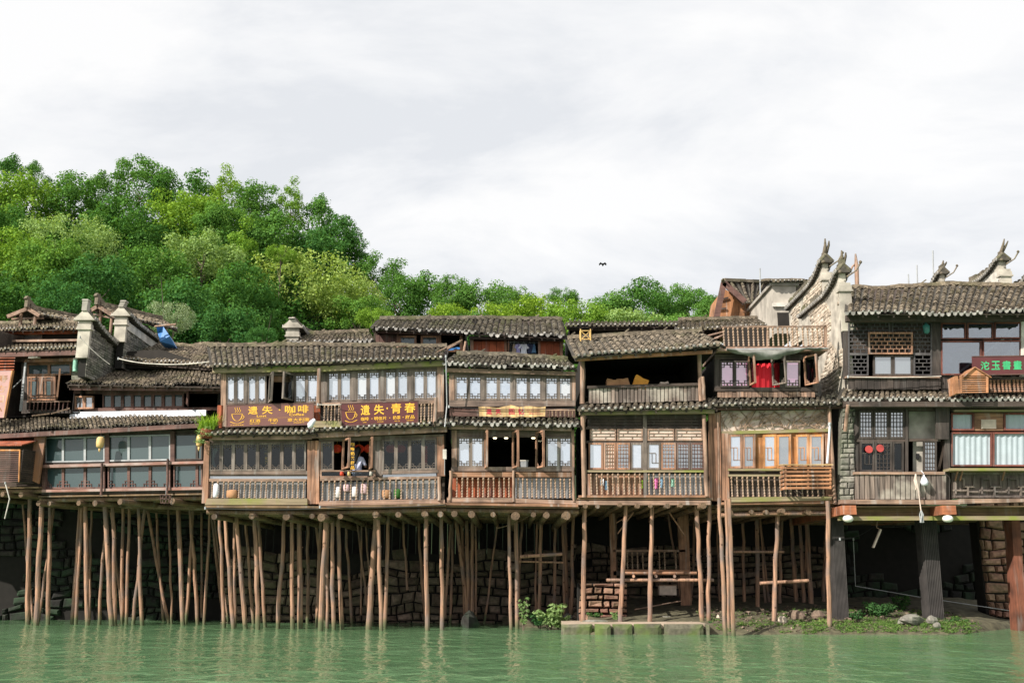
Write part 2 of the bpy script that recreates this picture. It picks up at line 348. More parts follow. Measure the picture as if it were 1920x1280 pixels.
def mrect(mb, f, a0, b0, a1, b1, o, th, mi=0):
    mb.hexa([f(a0, b0, o), f(a1, b0, o), f(a1, b0, o-th), f(a0, b0, o-th), f(a0, b1, o), f(a1, b1, o), f(a1, b1, o-th), f(a0, b1, o-th)], mi)
def fret(mb, f, x0, x1, y0, y1, style, o, t=.02, a=.095):
    """lattice inside the opening x0..x1, y0..y1 (metres)"""
    R = lambda p, q, r, s_: mrect(mb, f, p, q, r, s_, o, .018)
    w = x1-x0; h = y1-y0
    if style in ('corner', 'low', 'top'):
        a = min(a, w*.23)
        for sx in (0, 1):
            for sy in (0, 1):
                if style == 'low' and sy: continue
                if style == 'top' and not sy: continue
                X = lambda d: x0+d if not sx else x1-d
                Yy = lambda d: y0+d if not sy else y1-d
                def seg(p, q, r, s_):
                    p, r = sorted((X(p), X(r))); q, s_ = sorted((Yy(q), Yy(s_)))
                    R(p-t/2, q-t/2, r+t/2, s_+t/2)
                seg(a, 0, a, 2*a); seg(2*a, 0, 2*a, a); seg(0, a, 2*a, a); seg(0, 2*a, a, 2*a)
    elif style == 'comb':
        fret(mb, f, x0, x1, y0, y1, 'low', o, t, a)
        n = max(3, int(w/.06))
        for i in range(1, n):
            R(x0+w*i/n-t/2, y1-(.14 if i % 2 else .10), x0+w*i/n+t/2, y1)
        R(x0, y1-.07, x1, y1-.07+t)
    elif style == 'grid':
        for k in (.22, .5, .78):
            R(x0+w*k-t/2, y0, x0+w*k+t/2, y1)
        for k in (.1, .26, .42, .6, .76, .9):
            R(x0, y0+h*k-t/2, x1, y0+h*k+t/2)
    elif style == 'brick':
        rows = max(4, int(h/.11))
        for r in range(1, rows): R(x0, y0+h*r/rows-t/2, x1, y0+h*r/rows+t/2)
        for r in range(rows):
            n = max(2, int(w/.16)); off = .5 if r % 2 else 0
            for i in range(n+1):
                x = x0+w*(i+off)/n
                if x0 < x < x1: R(x-t/2, y0+h*r/rows, x+t/2, y0+h*(r+1)/rows)
    elif style == 'double':
        for k in (.14, .25): R(x0+w*k-t/2, y0, x0+w*k+t/2, y1); R(x1-w*k-t/2, y0, x1-w*k+t/2, y1)
        for k in (.08, .14): R(x0, y0+h*k-t/2, x1, y0+h*k+t/2); R(x0, y1-h*k-t/2, x1, y1-h*k+t/2)
    elif style == 'key':
        for k in (.3, .7): R(x0+w*k-t/2, y0+h*.2, x0+w*k+t/2, y0+h*.62)
        R(x0, y0+h*.62, x0+w*.7, y0+h*.62+t); R(x0+w*.3, y0+h*.2, x1, y0+h*.2+t)
    elif style == 'shelf':
        for k in (.0, .33, .66, 1): R(x0, y0+h*k-t/2, x1, y0+h*k+t/2)
        n = int(w/.13)
        for i in range(1, n):
            r = i % 3
            R(x0+w*i/n-t/2, y0+h*r*.33, x0+w*i/n+t/2, y0+h*(r+1)*.33)
def window(parent, f, x0, x1, y0, y1, style, pm, fm='frame', fw=.055, o=.03, recess=.035, name='window', t=.02, a=.095):
    mb = MB()
    mrect(mb, f, x0, y0, x0+fw, y1, o, .06); mrect(mb, f, x1-fw, y0, x1, y1, o, .06)
    mrect(mb, f, x0+fw, y0, x1-fw, y0+fw, o-.004, .056); mrect(mb, f, x0+fw, y1-fw, x1-fw, y1, o-.004, .056)
    if style: fret(mb, f, x0+fw, x1-fw, y0+fw, y1-fw, style, o-.012, t, a)
    w = mb.build(name, fm, parent)
    if pm:
        p = MB(); mrect(p, f, x0+fw*.9, y0+fw*.9, x1-fw*.9, y1-fw*.9, o-recess, .006); p.build('pane', pm, w)
    return w
def win_row(F, parent, c, d, n, style, pm, pair=0, fm='frame', gap=.0, **k):
    """n equal windows in a pixel quad, in pairs separated by a wider mullion"""
    Wd, Hh, f = F.map(c, d)
    tot = Wd-(pair*(n//2-1) if pair else 0)
    w = tot/n; x = 0
    for i in range(n):
        p = pm[i % len(pm)] if isinstance(pm, list) else pm
        if p == 'pane_sky': p = rnd.choice(['pane_sky', 'pane_sky', 'pane_sky2', 'pane_sky3'])
        if p == 'pane_dark': p = rnd.choice(['pane_dark', 'pane_dark', 'pane_dark2'])
        st = style[i % len(style)] if isinstance(style, list) else style
        window(parent, f, x+gap, x+w-gap, 0, Hh, st, p, fm, **k)
        x += w
        if pair and i % 2 == 1 and i < n-1:
            mb = MB(); mrect(mb, f, x, 0, x+pair, Hh, .045, .08); mb.build('mullion', fm, parent); x += pair
def casement(F, parent, px, y0, y1, width, ang, d=.03, style='corner', fm='frame', pm='pane_dark'):
    """an opened window leaf; hinge at pixel column px, ang 90 = straight out, <90 leaning right, >90 left"""
    a = F.L(px, y1, d); b = F.L(px, y0, d); H = b.z-a.z; ca, sa = cos(radians(ang)), sin(radians(ang))
    def f(u, v, o=0):
        return (a.x+(u*ca-o*sa), a.y-(u*sa+o*ca), a.z+v)
    return window(parent, f, 0, width, 0, H, style, pm, fm, fw=.05, o=.02, name='open_window', a=.06)
BAL = None
def baluster_mesh():
    global BAL
    if BAL is None:
        mb = MB(); pr = [(0, .032), (.10, .032), (.105, .018)]
        z = .13
        for i in range(5):
            pr += [(z, .016), (z+.035, .030), (z+.07, .032), (z+.105, .018)]; z += .14
        pr += [(.87, .022), (.88, .032), (1, .032)]
        mb.lathe(pr, seg=6); o = mb.build('baluster', 'raw'); BAL = o.data; bpy.data.objects.remove(o)
    return BAL
BALM = {}
def railing(F, parent, a, b, n, d, ytop, mat='raw', name='railing', th=.07, rail='grey_h', hrail=5, brail=5, thick=1.0):
    """a=(px,py_top) b=(px,py_top) of balusters, ytop=height px ; n balusters"""
    mb = MB()
    F.quad(mb, [(a[0], a[1]-hrail), (b[0], b[1]-hrail), (b[0], b[1]), (a[0], a[1])], d+.03, th)
    if brail: F.quad(mb, [(a[0], a[1]+ytop), (b[0], b[1]+ytop), (b[0], b[1]+ytop+brail), (a[0], a[1]+ytop+brail)], d+.03, th)
    r = mb.build(name, rail, parent)
    me = baluster_mesh()
    if mat != 'raw':
        if mat not in BALM: BALM[mat] = me.copy(); BALM[mat].materials[0] = M[mat]
        me = BALM[mat]
    for i in range(n):
        t = (i+.5+rnd.uniform(-.08, .08))/n; px = a[0]+(b[0]-a[0])*t; py = a[1]+(b[1]-a[1])*t
        p = F.L(px, py+ytop, d); q = F.L(px, py, d)
        o = bpy.data.objects.new('baluster', me); COL.objects.link(o); o.parent = r
        o.location = p; o.scale = (thick, thick, (q-p).length); o.rotation_euler = (0, rnd.uniform(-.02, .02), rnd.uniform(0, 3))
    return r
def tiles(parent, EL, ER, RR, RL, mat='tile', pitch=.17, course=.145, ends='disc', sag=.04, ridge=True, seed=1, soffit=True, rough=1.0, name='roof', drip=False):
    """tiled roof slope on four local 3D corners (eave left/right, ridge right/left)"""
    R = random.Random(seed); EL, ER, RR, RL = map(Vector, (EL, ER, RR, RL))
    Wd = (ER-EL).length; run = ((RL-EL).length+(RR-ER).length)/2
    nrm = (ER-EL).cross(RL-EL).normalized()
    if nrm.z < 0: nrm = -nrm
    def S_(u, v):
        p = (EL*(1-u)+ER*u)*(1-v)+(RL*(1-u)+RR*u)*v
        s = noise.noise(Vector((u*Wd*.5+seed*7, v*run*.5, seed)))*sag + sag*.6*noise.noise(Vector((u*Wd*2+seed, v*run*1.4, 3)))
        return p+nrm*s
    n = max(3, round(Wd/pitch)); m = max(2, round(run/course)); mb = MB()
    right = (ER-EL).normalized(); down = ((EL-RL)+(ER-RR)).normalized()
    pw = Wd/n; rad = pw*.36
    for i in range(n):
        uc = (i+.5)/n; drift = R.uniform(-.01, .01)
        for j in range(m):
            v0 = j/m; v1 = min(1, (j+1.45)/m)
            if ends == 'none' and j == 0 and R.random() < .1: continue
            jx = R.uniform(-.012, .012)*rough+drift; jz = R.uniform(-.008, .012)*rough; tw = R.uniform(-.2, .2)*rough
            if R.random() < .035: continue
            a = S_(uc, v0)+right*(jx+tw*.05)+nrm*(.052+jz)+down*R.uniform(-.02, .025); b = S_(uc, v1)+right*(jx-tw*.05)+nrm*(.028+jz)
            vs = []
            for (c, rr) in ((a, rad*1.06), (b, rad*.9)):
                for k in range(5):
                    t = pi*k/4
                    vs.append(c+right*cos(t)*rr+nrm*(sin(t)*rr*.85-.02))
            # inner lip for thickness
            for k in range(5):
                t = pi*k/4; vs.append(a+right*cos(t)*rad*.82+nrm*(sin(t)*rad*.64-.02))
            fs = [(k, k+1, k+6, k+5) for k in range(4)]+[(k+1, k, k+10, k+11) for k in range(4)]
            mb.add(vs, fs, 0, False)
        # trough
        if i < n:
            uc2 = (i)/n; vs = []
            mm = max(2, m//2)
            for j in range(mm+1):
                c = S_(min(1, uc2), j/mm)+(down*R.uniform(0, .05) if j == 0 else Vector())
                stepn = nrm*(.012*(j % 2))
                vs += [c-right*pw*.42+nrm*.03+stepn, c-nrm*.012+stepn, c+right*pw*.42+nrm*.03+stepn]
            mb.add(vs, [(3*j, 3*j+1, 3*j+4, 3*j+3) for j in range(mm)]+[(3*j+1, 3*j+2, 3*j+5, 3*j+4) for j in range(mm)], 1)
        if ends == 'disc' and R.random() < .93:
            c = S_(uc, 0)+nrm*.05+down*.02+right*R.uniform(-.01, .01); rr = rad*.68*R.uniform(.7, 1.1)
            vs = [c+down*.035]+[c+down*.012+right*cos(2*pi*k/7)*rr+nrm*sin(2*pi*k/7)*rr for k in range(7)]+[c-down*.05+right*cos(2*pi*k/7)*rr+nrm*sin(2*pi*k/7)*rr for k in range(7)]
            mb.add(vs, [(0, 1+k, 1+(k+1) % 7) for k in range(7)]+[(1+k, 8+k, 8+(k+1) % 7, 1+(k+1) % 7) for k in range(7)], 2)
        if (drip or ends == 'disc') and R.random() < .78:
            c = S_(i/n, 0)+down*.04+nrm*.01; w_ = pw*.36; dz = Vector((0, 0, -1))
            hgt = R.uniform(.05, .09) if drip else .04
            vs = [c-right*w_+nrm*.03, c+right*w_+nrm*.03, c+right*w_*.8+dz*hgt*.6, c+dz*hgt, c-right*w_*.8+dz*hgt*.6]
            vs += [v-down*.02 for v in vs]
            mb.add(vs, [(0, 1, 2, 3, 4), (9, 8, 7, 6, 5)]+[(k, 5+k, 5+(k+1) % 5, (k+1) % 5) for k in range(5)], 2 if drip else 0)
    r = mb.build(name, [mat, 'trough', 'end'], parent)
    if soffit:
        sb = MB(); o1 = nrm*.03; o2 = nrm*.07
        sb.hexa([EL-o2, ER-o2, RR-o2, RL-o2, EL-o1, ER-o1, RR-o1, RL-o1])
        k = max(3, int(Wd/.45))
        for i in range(k+1):
            u = i/k; a = EL*(1-u)+ER*u; b = RL*(1-u)+RR*u
            sb.bar(a-nrm*.11+right*.03, b-nrm*.11+right*.03, .05, .07)
        sb.build('rafters', 'dark_h', parent)
    if ridge:
        rb = MB(); k = max(4, int(Wd/.13))
        for i in range(k):
            c0 = S_(i/k, 1)+nrm*.02; c1 = S_((i+1)/k, 1)+nrm*.02; z = Vector((0, 0, 1))
            hh = R.uniform(.09, .14)
            rb.bar(c0+z*.03, c1+z*.03, .2, hh*.8); rb.bar(c0+z*(.09+R.uniform(-.01, .01)), c1+z*(.09+R.uniform(-.01, .01)), .13, .07)
            if R.random() < .06: rb.bar(c0+z*.13, c1+z*R.uniform(.15, .24), .1, .04)
        rb.build('ridge', mat, parent)
    return r
def froof(F, parent, el, er, rr, rl, de, slope=26, **k):
    """roof slope from pixels: eave at offset de, ridge depth solved so the slope has this pitch"""
    def solve(e, r):
        a = F.L(e[0], e[1], de); best = None
        for i in range(5, 160):
            q = F.L(r[0], r[1], de-i*.05)
            ang = math.degrees(math.atan2(q.z-a.z, i*.05))
            if best is None or abs(ang-slope) < best[0]: best = (abs(ang-slope), i*.05)
        return best[1]
    run = (solve(el, rl)+solve(er, rr))/2
    a, b = F.L(*el, de), F.L(*er, de); c, e = F.L(*rr, de-run), F.L(*rl, de-run)
    return tiles(parent, a, b, c, e, **k), (a, b, c, e)
def shell(F, parent, x0, y0, x1, y1, d, depth, mat='inside', front=False, name='wall', th=.08, out_mat=None, left=True, right=True):
    """room box, open in front, seen from the river through its windows"""
    a = F.L(x0, y1, d); b = F.L(x1, y1, d); zt = max(F.L(x0, y0, d).z, F.L(x1, y0, d).z); zb = min(a.z, b.z)
    mb = MB(); X0, X1 = a.x, b.x; Y0, Y1 = -d, -d+depth
    mb.box(X0, X1, Y1, Y1+th, zb, zt); mb.box(X0, X1, Y0, Y1, zb-.002, zb+.05); mb.box(X0, X1, Y0, Y1, zt-.05, zt+.003)
    if left: mb.box(X0, X0+th, Y0, Y1, zb+.05, zt-.05)
    if right: mb.box(X1-th, X1, Y0, Y1, zb+.05, zt-.05)
    if front: mb.box(X0, X1, Y0, Y0+th, zb+.05, zt-.05)
    return mb.build(name, mat, parent)
def glyphs(body, mb, f, a0, b0, w, h, o, mi=0, bold=.012, th=.006):
    """writing laid on a patch: fills the box a0..a0+w, b0..b0+h (metres)"""
    c = bpy.data.curves.new('t', 'FONT'); c.body = body; c.size = 1; c.resolution_u = 2; c.offset = bold
    ob = bpy.data.objects.new('t', c); COL.objects.link(ob)
    dg = bpy.context.evaluated_depsgraph_get(); dg.update(); me = ob.evaluated_get(dg).to_mesh()
    if me and len(me.vertices):
        xs = [v.co.x for v in me.vertices]; ys = [v.co.y for v in me.vertices]
        sx = w/(max(xs)-min(xs)); sy = h/(max(ys)-min(ys)); mx_, my_ = min(xs), min(ys)
        vs = [f(a0+(v.co.x-mx_)*sx, b0+(v.co.y-my_)*sy, o) for v in me.vertices]
        mb.add(vs, [tuple(p.vertices) for p in me.polygons], mi)
    ob.evaluated_get(dg).to_mesh_clear(); bpy.data.objects.remove(ob); bpy.data.curves.remove(c)
def text(parent, f, body, a0, b0, w, h, mat, o=.006, bold=.015, name='lettering'):
    mb = MB(); glyphs(body, mb, f, a0, b0, w, h, o, bold=bold); return mb.build(name, mat, parent)
def stroke(mb, f, pts, w, o):
    for (a, b), (c, d) in zip(pts[:-1], pts[1:]):
        L = sqrt((c-a)**2+(d-b)**2) or 1e-6; nx, ny = -(d-b)/L*w/2, (c-a)/L*w/2
        mb.add([f(a+nx, b+ny, o), f(c+nx, d+ny, o), f(c-nx, d-ny, o), f(a-nx, b-ny, o)], [(0, 1, 2, 3)])
def blockwall(mb, f, Wd, Hh, bw, bh, seed, jit=.25, depth=.12, gap=.02, hole=None, out=.06, wav=None):
    """courses of irregular stones on a patch"""
    R = random.Random(seed); y = 0; f0 = f; wv = bh*.75 if wav is None else wav
    f = lambda a, b, o: f0(a+wv*.5*noise.noise(Vector((a*.9, b*1.4, seed+20))), b+wv*noise.noise(Vector((a*.8, b*.9, seed)))*(1 if .1 < b < Hh-.1 else 0), o)
    while y < Hh-.02:
        h = min(bh*R.uniform(.75, 1.3), Hh-y); x = -R.uniform(0, bw)
        while x < Wd:
            w = bw*R.choice([.5, .7, .9, 1.1, 1.3, 1.7])*R.uniform(.85, 1.15); a0, a1 = max(0, x), min(Wd, x+w)
            if a1-a0 > .04 and not (hole and hole((a0+a1)/2, y+h/2)):
                g = gap/2; o = R.uniform(0, out); j = lambda: R.uniform(-jit, jit)*min(h, w)*.3
                x0, x1, y0, y1 = a0+g, a1-g, y+g, y+h-g
                # chamfered block
                c = min(h, a1-a0)*R.uniform(.12, .24); q = [(x0+abs(j()), y0+j()*.5), (x1-abs(j()), y0+j()*.5), (x1-abs(j()), y1-abs(j())), (x0+abs(j()), y1-abs(j()))]
                back = [f(*p_, 0) for p_ in q]
                mid = [f(*p_, o+depth*.5) for p_ in q]
                top = [f(q[0][0]+c, q[0][1]+c, o+depth*R.uniform(.8, 1.2)), f(q[1][0]-c, q[1][1]+c, o+depth), f(q[2][0]-c, q[2][1]-c, o+depth), f(q[3][0]+c, q[3][1]-c, o+depth*R.uniform(.8, 1.2))]
                vs = back+mid+top
                mb.add(vs, [(8, 9, 10, 11)]+[(i, (i+1) % 4, 4+(i+1) % 4, 4+i) for i in range(4)]+[(4+i, 4+(i+1) % 4, 8+(i+1) % 4, 8+i) for i in range(4)], 0)
            x += w
        y += h

def inv(F, w):
    v = Vector(w)-F.A
    return Vector((v.dot(F.u), -v.dot(F.n), v.z))
def planks(F, parent, c, d, n, mat='grey_v', name='planking', th=.03, gap=.006, wob=.01):
    Wd, Hh, f = F.map(c, d); mb = MB()
    for i in range(n):
        a, b = Wd*i/n+gap, Wd*(i+1)/n-gap
        o = rnd.uniform(-wob, wob)
        mrect(mb, f, a, rnd.uniform(-.01, .01), b, Hh+rnd.uniform(-.01, .01), .02+o, th)
    return mb.build(name, mat, parent)
def part(F, parent, name, mat, *shapes):
    """shapes: ('q',corners,d,th) ('r',x0,y0,x1,y1,d,th) ('b',a,b,hpx,d,th) ('p',x,y0,y1,wpx,d)  round post"""
    for s in shapes:
        mb = MB(); k = s[0]
        if k == 'q': F.quad(mb, *s[1:])
        elif k == 'r': F.rect(mb, *s[1:])
        elif k == 'b': F.beam(mb, *s[1:])
        elif k == 'p':
            x, y0, y1, w, d = s[1:]; x2 = x
            if isinstance(x, tuple): x, x2 = x
            a, b = F.L(x, y0, d), F.L(x2, y1, d); r = (F.L(x+w, y0, d)-a).length/2; n = 5
            mb.tube([a.lerp(b, i/n)+Vector((rnd.uniform(-.01, .01), 0, 0)) for i in range(n+1)], [r*rnd.uniform(.92, 1.06) for i in range(n+1)], 8)
        o = mb.build(name, mat, parent)
    return o
def deck(F, parent, x0, x1, yl, yr, d, depth, joists=(), jr=.09, mat='soffit'):
    """floor seen from below with log joists poking out"""
    a, b = F.L(x0, yl, d), F.L(x1, yr, d); mb = MB()
    mb.hexa([(a.x, -d, a.z-.05), (b.x, -d, b.z-.05), (b.x, -d+depth, b.z-.05), (a.x, -d+depth, a.z-.05), (a.x, -d, a.z), (b.x, -d, b.z), (b.x, -d+depth, b.z), (a.x, -d+depth, a.z)])
    mb.build('floor', mat, parent)
    m2 = MB()
    for k in range(int(depth/.9)):
        y = -d+.25+k*.9; t = 0.0
        m2.tube([(a.x, y, a.z-.13), ((a.x+b.x)/2, y, (a.z+b.z)/2-.13), (b.x, y, b.z-.13)], .075, 7)
    m2.build('cross_log', 'log', parent)
    for (px, out, r) in joists:
        j = MB(); p = F.L(px, yl+(yr-yl)*(px-x0)/(x1-x0), d); z = p.z-.05-.14-r*.8
        n = 6; pts = [(p.x+rnd.uniform(-.03, .03), -d-out+i*(depth+out)/n, z+rnd.uniform(-.02, .02)) for i in range(n+1)]
        j.tube(pts, r, 9, wob=.03); j.build('floor_log', 'log', parent)
def stilts(F, parent, rows, zdeck, z0=0.0):
    lo, hi = min(r[2] for r in rows), max(r[2] for r in rows); rows = list(rows)
    for k in range(int((hi-lo)/95)):       # thinner props further in
        x = rnd.uniform(lo+4, hi-4); l_ = rnd.choice([-1, 1])*rnd.uniform(2, 26); rows.append((x+l_, 975, x, rnd.uniform(1158, 1166) if z0 == 0 else rnd.uniform(1135, 1150), rnd.uniform(4, 6.5)))
    for (xt, yt, xb, yb, w) in rows:
        b = ground(xb, yb, z0); lim = 37.4 if xb < 400 else (36.0 if z0 == 0 else 36.4)
        if b.y > lim: b = P(xb, yb, lim-rnd.uniform(0, .5))       # stands on a ledge at the wall foot
        t = P(xt, yt, b.y+rnd.uniform(-.05, .05))
        if t.z < zdeck-.05:
            k = (zdeck-b.z)/max(.5, (t.z-b.z)); t = b+(t-b)*k
        dirv = (t-b).normalized(); b2 = b-dirv*(.5 if z0 == 0 else .15)
        r = w/2*b.y/FPX*.83; n = 7
        pts = []; rr = []
        for i in range(n+1):
            q = b2.lerp(t, i/n); wob = .022 if 0 < i < n else 0
            pts.append(inv(F, q)+Vector((rnd.uniform(-wob, wob), rnd.uniform(-wob, wob), 0))); rr.append(r*(1.08-.16*i/n)*rnd.uniform(.95, 1.05))
        mb = MB(); mb.tube(pts, rr, 9, wob=.04)
        for k in range(5):      # knots and stubs
            q = pts[rnd.randint(1, n-1)]; an = rnd.uniform(0, 2*pi)
            mb.tube([q, q+Vector((cos(an), sin(an), .2))*r*1.25], r*.22, 5)
        mb.build('stilt', 'pole', parent)

# ================================================================== setting: water, bed, hill
def grid(name, xs, ys, zf, mat, **kw):
    mb = MB(); vs = [(x, y, zf(x, y)) for y in ys for x in xs]; n = len(xs)
    mb.add(vs, [(j*n+i, j*n+i+1, (j+1)*n+i+1, (j+1)*n+i) for j in range(len(ys)-1) for i in range(n-1)], 0, True)
    return mb.build(name, mat, None, **kw)
def water_mat():
    m, n, l, b, o = new_mat('green river water')
    t = n.new('ShaderNodeTexCoord'); mp = n.new('ShaderNodeMapping'); mp.inputs['Scale'].default_value = (.9, .62, 1); l.new(t.outputs['Object'], mp.inputs[0])
    g = n.new('ShaderNodeTexNoise'); g.inputs['Scale'].default_value = 1.7; g.inputs['Detail'].default_value = 3; g.inputs['Roughness'].default_value = .55; g.inputs['Distortion'].default_value = .4
    l.new(mp.outputs[0], g.inputs[0])
    g2 = n.new('ShaderNodeTexNoise'); g2.inputs['Scale'].default_value = .35; g2.inputs['Detail'].default_value = 3; l.new(mp.outputs[0], g2.inputs[0])
    ad = n.new('ShaderNodeMath'); ad.operation = 'MULTIPLY_ADD'; ad.inputs[1].default_value = .8; l.new(g2.outputs[0], ad.inputs[0]); l.new(g.outputs[0], ad.inputs[2])
    bp = n.new('ShaderNodeBump'); bp.inputs['Strength'].default_value = 1.0; bp.inputs['Distance'].default_value = .10
    l.new(ad.outputs[0], bp.inputs['Height'])
    l.new(bp.outputs[0], b.inputs['Normal'])
    r = ramp(n, l, g2.outputs[0], [(.3, (.100, .200, .092)), (.7, (.142, .258, .128))])
    l.new(r.outputs[0], b.inputs['Base Color']); b.inputs['Roughness'].default_value = .10; b.inputs['IOR'].default_value = 1.333
    return m
M['water'] = water_mat()
w = MB(); w.add([(-300, -60, 0), (300, -60, 0), (300, 45, 0), (-300, 45, 0)], [(0, 1, 2, 3)]); w.build('river_water', 'water', None, kind='structure')

SKY = [(-400, 250), (0, 275), (45, 275), (95, 320), (180, 322), (260, 296), (330, 320), (430, 302), (500, 350), (545, 335), (600, 360), (650, 430), (700, 480), (745, 500), (800, 505), (870, 525), (960, 540), (1050, 545), (1110, 558), (1160, 535), (1240, 525), (1300, 545), (1360, 560), (1500, 590), (1700, 600), (2300, 600)]
def skyl(px):
    for (a, b), (c, d) in zip(SKY[:-1], SKY[1:]):
        if a <= px <= c: return b+(d-b)*(px-a)/(c-a)
    return SKY[0][1] if px < 0 else SKY[-1][1]
RIDGE = 150.0
def terrain(x, y):
    px = 960+x/RIDGE*FPX*.96
    # smoothed skyline height at the ridge minus a tree
    zs = sum(P(px+k, skyl(px+k)+0, RIDGE).z for k in (-40, 0, 40))/3
    zr = max(6, zs-11)
    t = min(1, max(0, (y-56)/(RIDGE-56)))
    z = 6+(zr-6)*(t**1.1) if y <= RIDGE else zr-(y-RIDGE)*.35
    t2 = min(1, max(0, (y-39)/6))
    base = -1.0+7*t2
    return min(z, base if y < 56 else z)+noise.noise(Vector((x*.05, y*.05, 0)))*1.2*min(1, max(0, (y-50)/20))
xs = [-210+i*4 for i in range(106)]; ys = [39+i*1.5 for i in range(8)]+[52+i*4 for i in range(36)]
grid('hill', xs, ys, terrain, 'hillsoil', kind='structure')

# ---------------- trees
def crown_mesh(name, seed, shape='round', leaf=.074, nclump=42, per=190, fine=1.0):
    R = random.Random(seed); vs = []; fs = []
    for c in range(nclump):
        # clump centres fill an uneven ellipsoid of radius 1
        while True:
            p = Vector((R.uniform(-1, 1), R.uniform(-1, 1), R.uniform(-1, 1)))
            if p.length < 1 and (p.length > .55 or R.random() < .2) and (p.z > -.75): break
        if shape == 'round': c0 = Vector((p.x*.92, p.y*.92, p.z*.95)); rr = R.uniform(.15, .30)*fine
        elif shape == 'tall': k = .75-.5*max(0, p.z); c0 = Vector((p.x*k, p.y*k, p.z*1.15)); rr = R.uniform(.13, .26)
        else: c0 = Vector((p.x*1.05, p.y*1.05, p.z*.62)); rr = R.uniform(.15, .29)*fine
        n = int(per*(rr/.28)**2)
        for i in range(n):
            d = Vector((R.gauss(0, 1), R.gauss(0, 1), R.gauss(0, 1)+.25)).normalized()
            q = c0+Vector((d.x, d.y, d.z*.85))*rr*(R.random()**.3)*R.uniform(.8, 1.22)
            nn = (d+Vector((R.gauss(0, .5), R.gauss(0, .5), R.gauss(0, .5)+.35))).normalized()
            a = nn.cross(Vector((R.gauss(0, 1), R.gauss(0, 1), R.gauss(0, 1)))).normalized(); b = nn.cross(a)
            s = leaf*fine**.8*R.uniform(.55, 1.15); s2 = s*R.uniform(.5, .9)
            k = len(vs)
            vs += [q-a*s*.5, q-b*s2*.5+a*s*.05, q+a*s*.5, q+b*s2*.5+a*s*.05]; fs.append((k, k+1, k+2, k+3))
    me = bpy.data.meshes.new(name); me.from_pydata([tuple(v) for v in vs], [], fs); me.update(); return me
def trunk_mesh(seed):
    """unit tree: ground at z=0, crown centre around z=1 ; limbs reach into the crown"""
    R = random.Random(seed); mb = MB(); top = Vector((R.uniform(-.05, .05), R.uniform(-.05, .05), 1.0))
    pts = [Vector((0, 0, 0)), Vector((R.uniform(-.03, .03), 0, .35)), Vector((R.uniform(-.05, .05), 0, .7)), top]
    mb.tube(pts, [.055, .042, .03, .012], 7)
    for i in range(7):
        z = R.uniform(.45, .9); an = R.uniform(0, 2*pi); ln = R.uniform(.25, .45)
        a = Vector((0, 0, z)); m = a+Vector((cos(an)*ln*.5, sin(an)*ln*.5, ln*.35)); e_ = a+Vector((cos(an)*ln, sin(an)*ln, ln*.9))
        mb.tube([a, m, e_], [.02, .013, .005], 5)
    o = mb.build('trunk', 'bark'); me = o.data; bpy.data.objects.remove(o); return me
SHAPES = ['round', 'tall', 'flat', 'round', 'tall', 'round', 'flat']
CROWNS = [crown_mesh('crown', 11+i, SHAPES[i], nclump=[72, 66, 66, 84, 60, 68, 210][i], fine=.62 if i == 6 else 1.0) for i in range(7)]
TRUNKS = [trunk_mesh(i+3) for i in range(3)]
CRM = {}
def crown_data(i, lm):
    if (i, lm) not in CRM:
        me = CROWNS[i].copy(); me.materials.clear(); me.materials.append(M[lm]); CRM[(i, lm)] = me
    return CRM[(i, lm)]
def tree(label, x, y, zg, ztop, rad, ci, lm, group, name='leafy_tree', vz=1.0):
    t = thing(name, label, 'tree', (x, y, zg), rnd.uniform(0, 6.28), group=group)
    ez = {'round': 1.1, 'tall': 1.45, 'flat': .8}[SHAPES[ci]]*vz
    cz = max(.9, ztop-zg-rad*ez)
    c = bpy.data.objects.new('crown', crown_data(ci, lm)); COL.objects.link(c); c.parent = t; c.location = (0, 0, cz); c.scale = (rad*rnd.uniform(.9, 1.12), rad*rnd.uniform(.9, 1.12), rad*vz*rnd.uniform(.95, 1.1)); c.rotation_euler = (rnd.uniform(-.15, .15), rnd.uniform(-.15, .15), rnd.uniform(0, 6))
    k = bpy.data.objects.new('trunk', TRUNKS[ci % 3]); k.data.materials or k.data.materials.append(M['bark']); COL.objects.link(k); k.parent = t
    h = cz*.98; k.scale = (min(min(h, 6)*.8, rad*1.1),)*2+(h,)
    return t
def tree_at(label, px, py, wpx, ci, lm, group, Y=None):
    """top of the crown at this pixel, standing on the slope"""
    if Y is None:
        Y = 58.0; H_ = 9.0
        while Y < RIDGE:
            p = P(px, py, Y)
            if p.z < terrain(p.x, Y)+H_: break
            Y += 1
    p = P(px, py, Y); rad = wpx/2*Y/FPX*1.22
    tree(label, p.x, Y, min(terrain(p.x, Y)-.3, p.z-4), p.z, rad, ci, lm, group)
G1 = 'trees covering the steep hill on the left'; G2 = 'trees along the low ridge behind the roofs'
M['leaf5'] = leaf_mat('pale silvery leaves', (.20, .26, .14), (.52, .60, .36), .2)
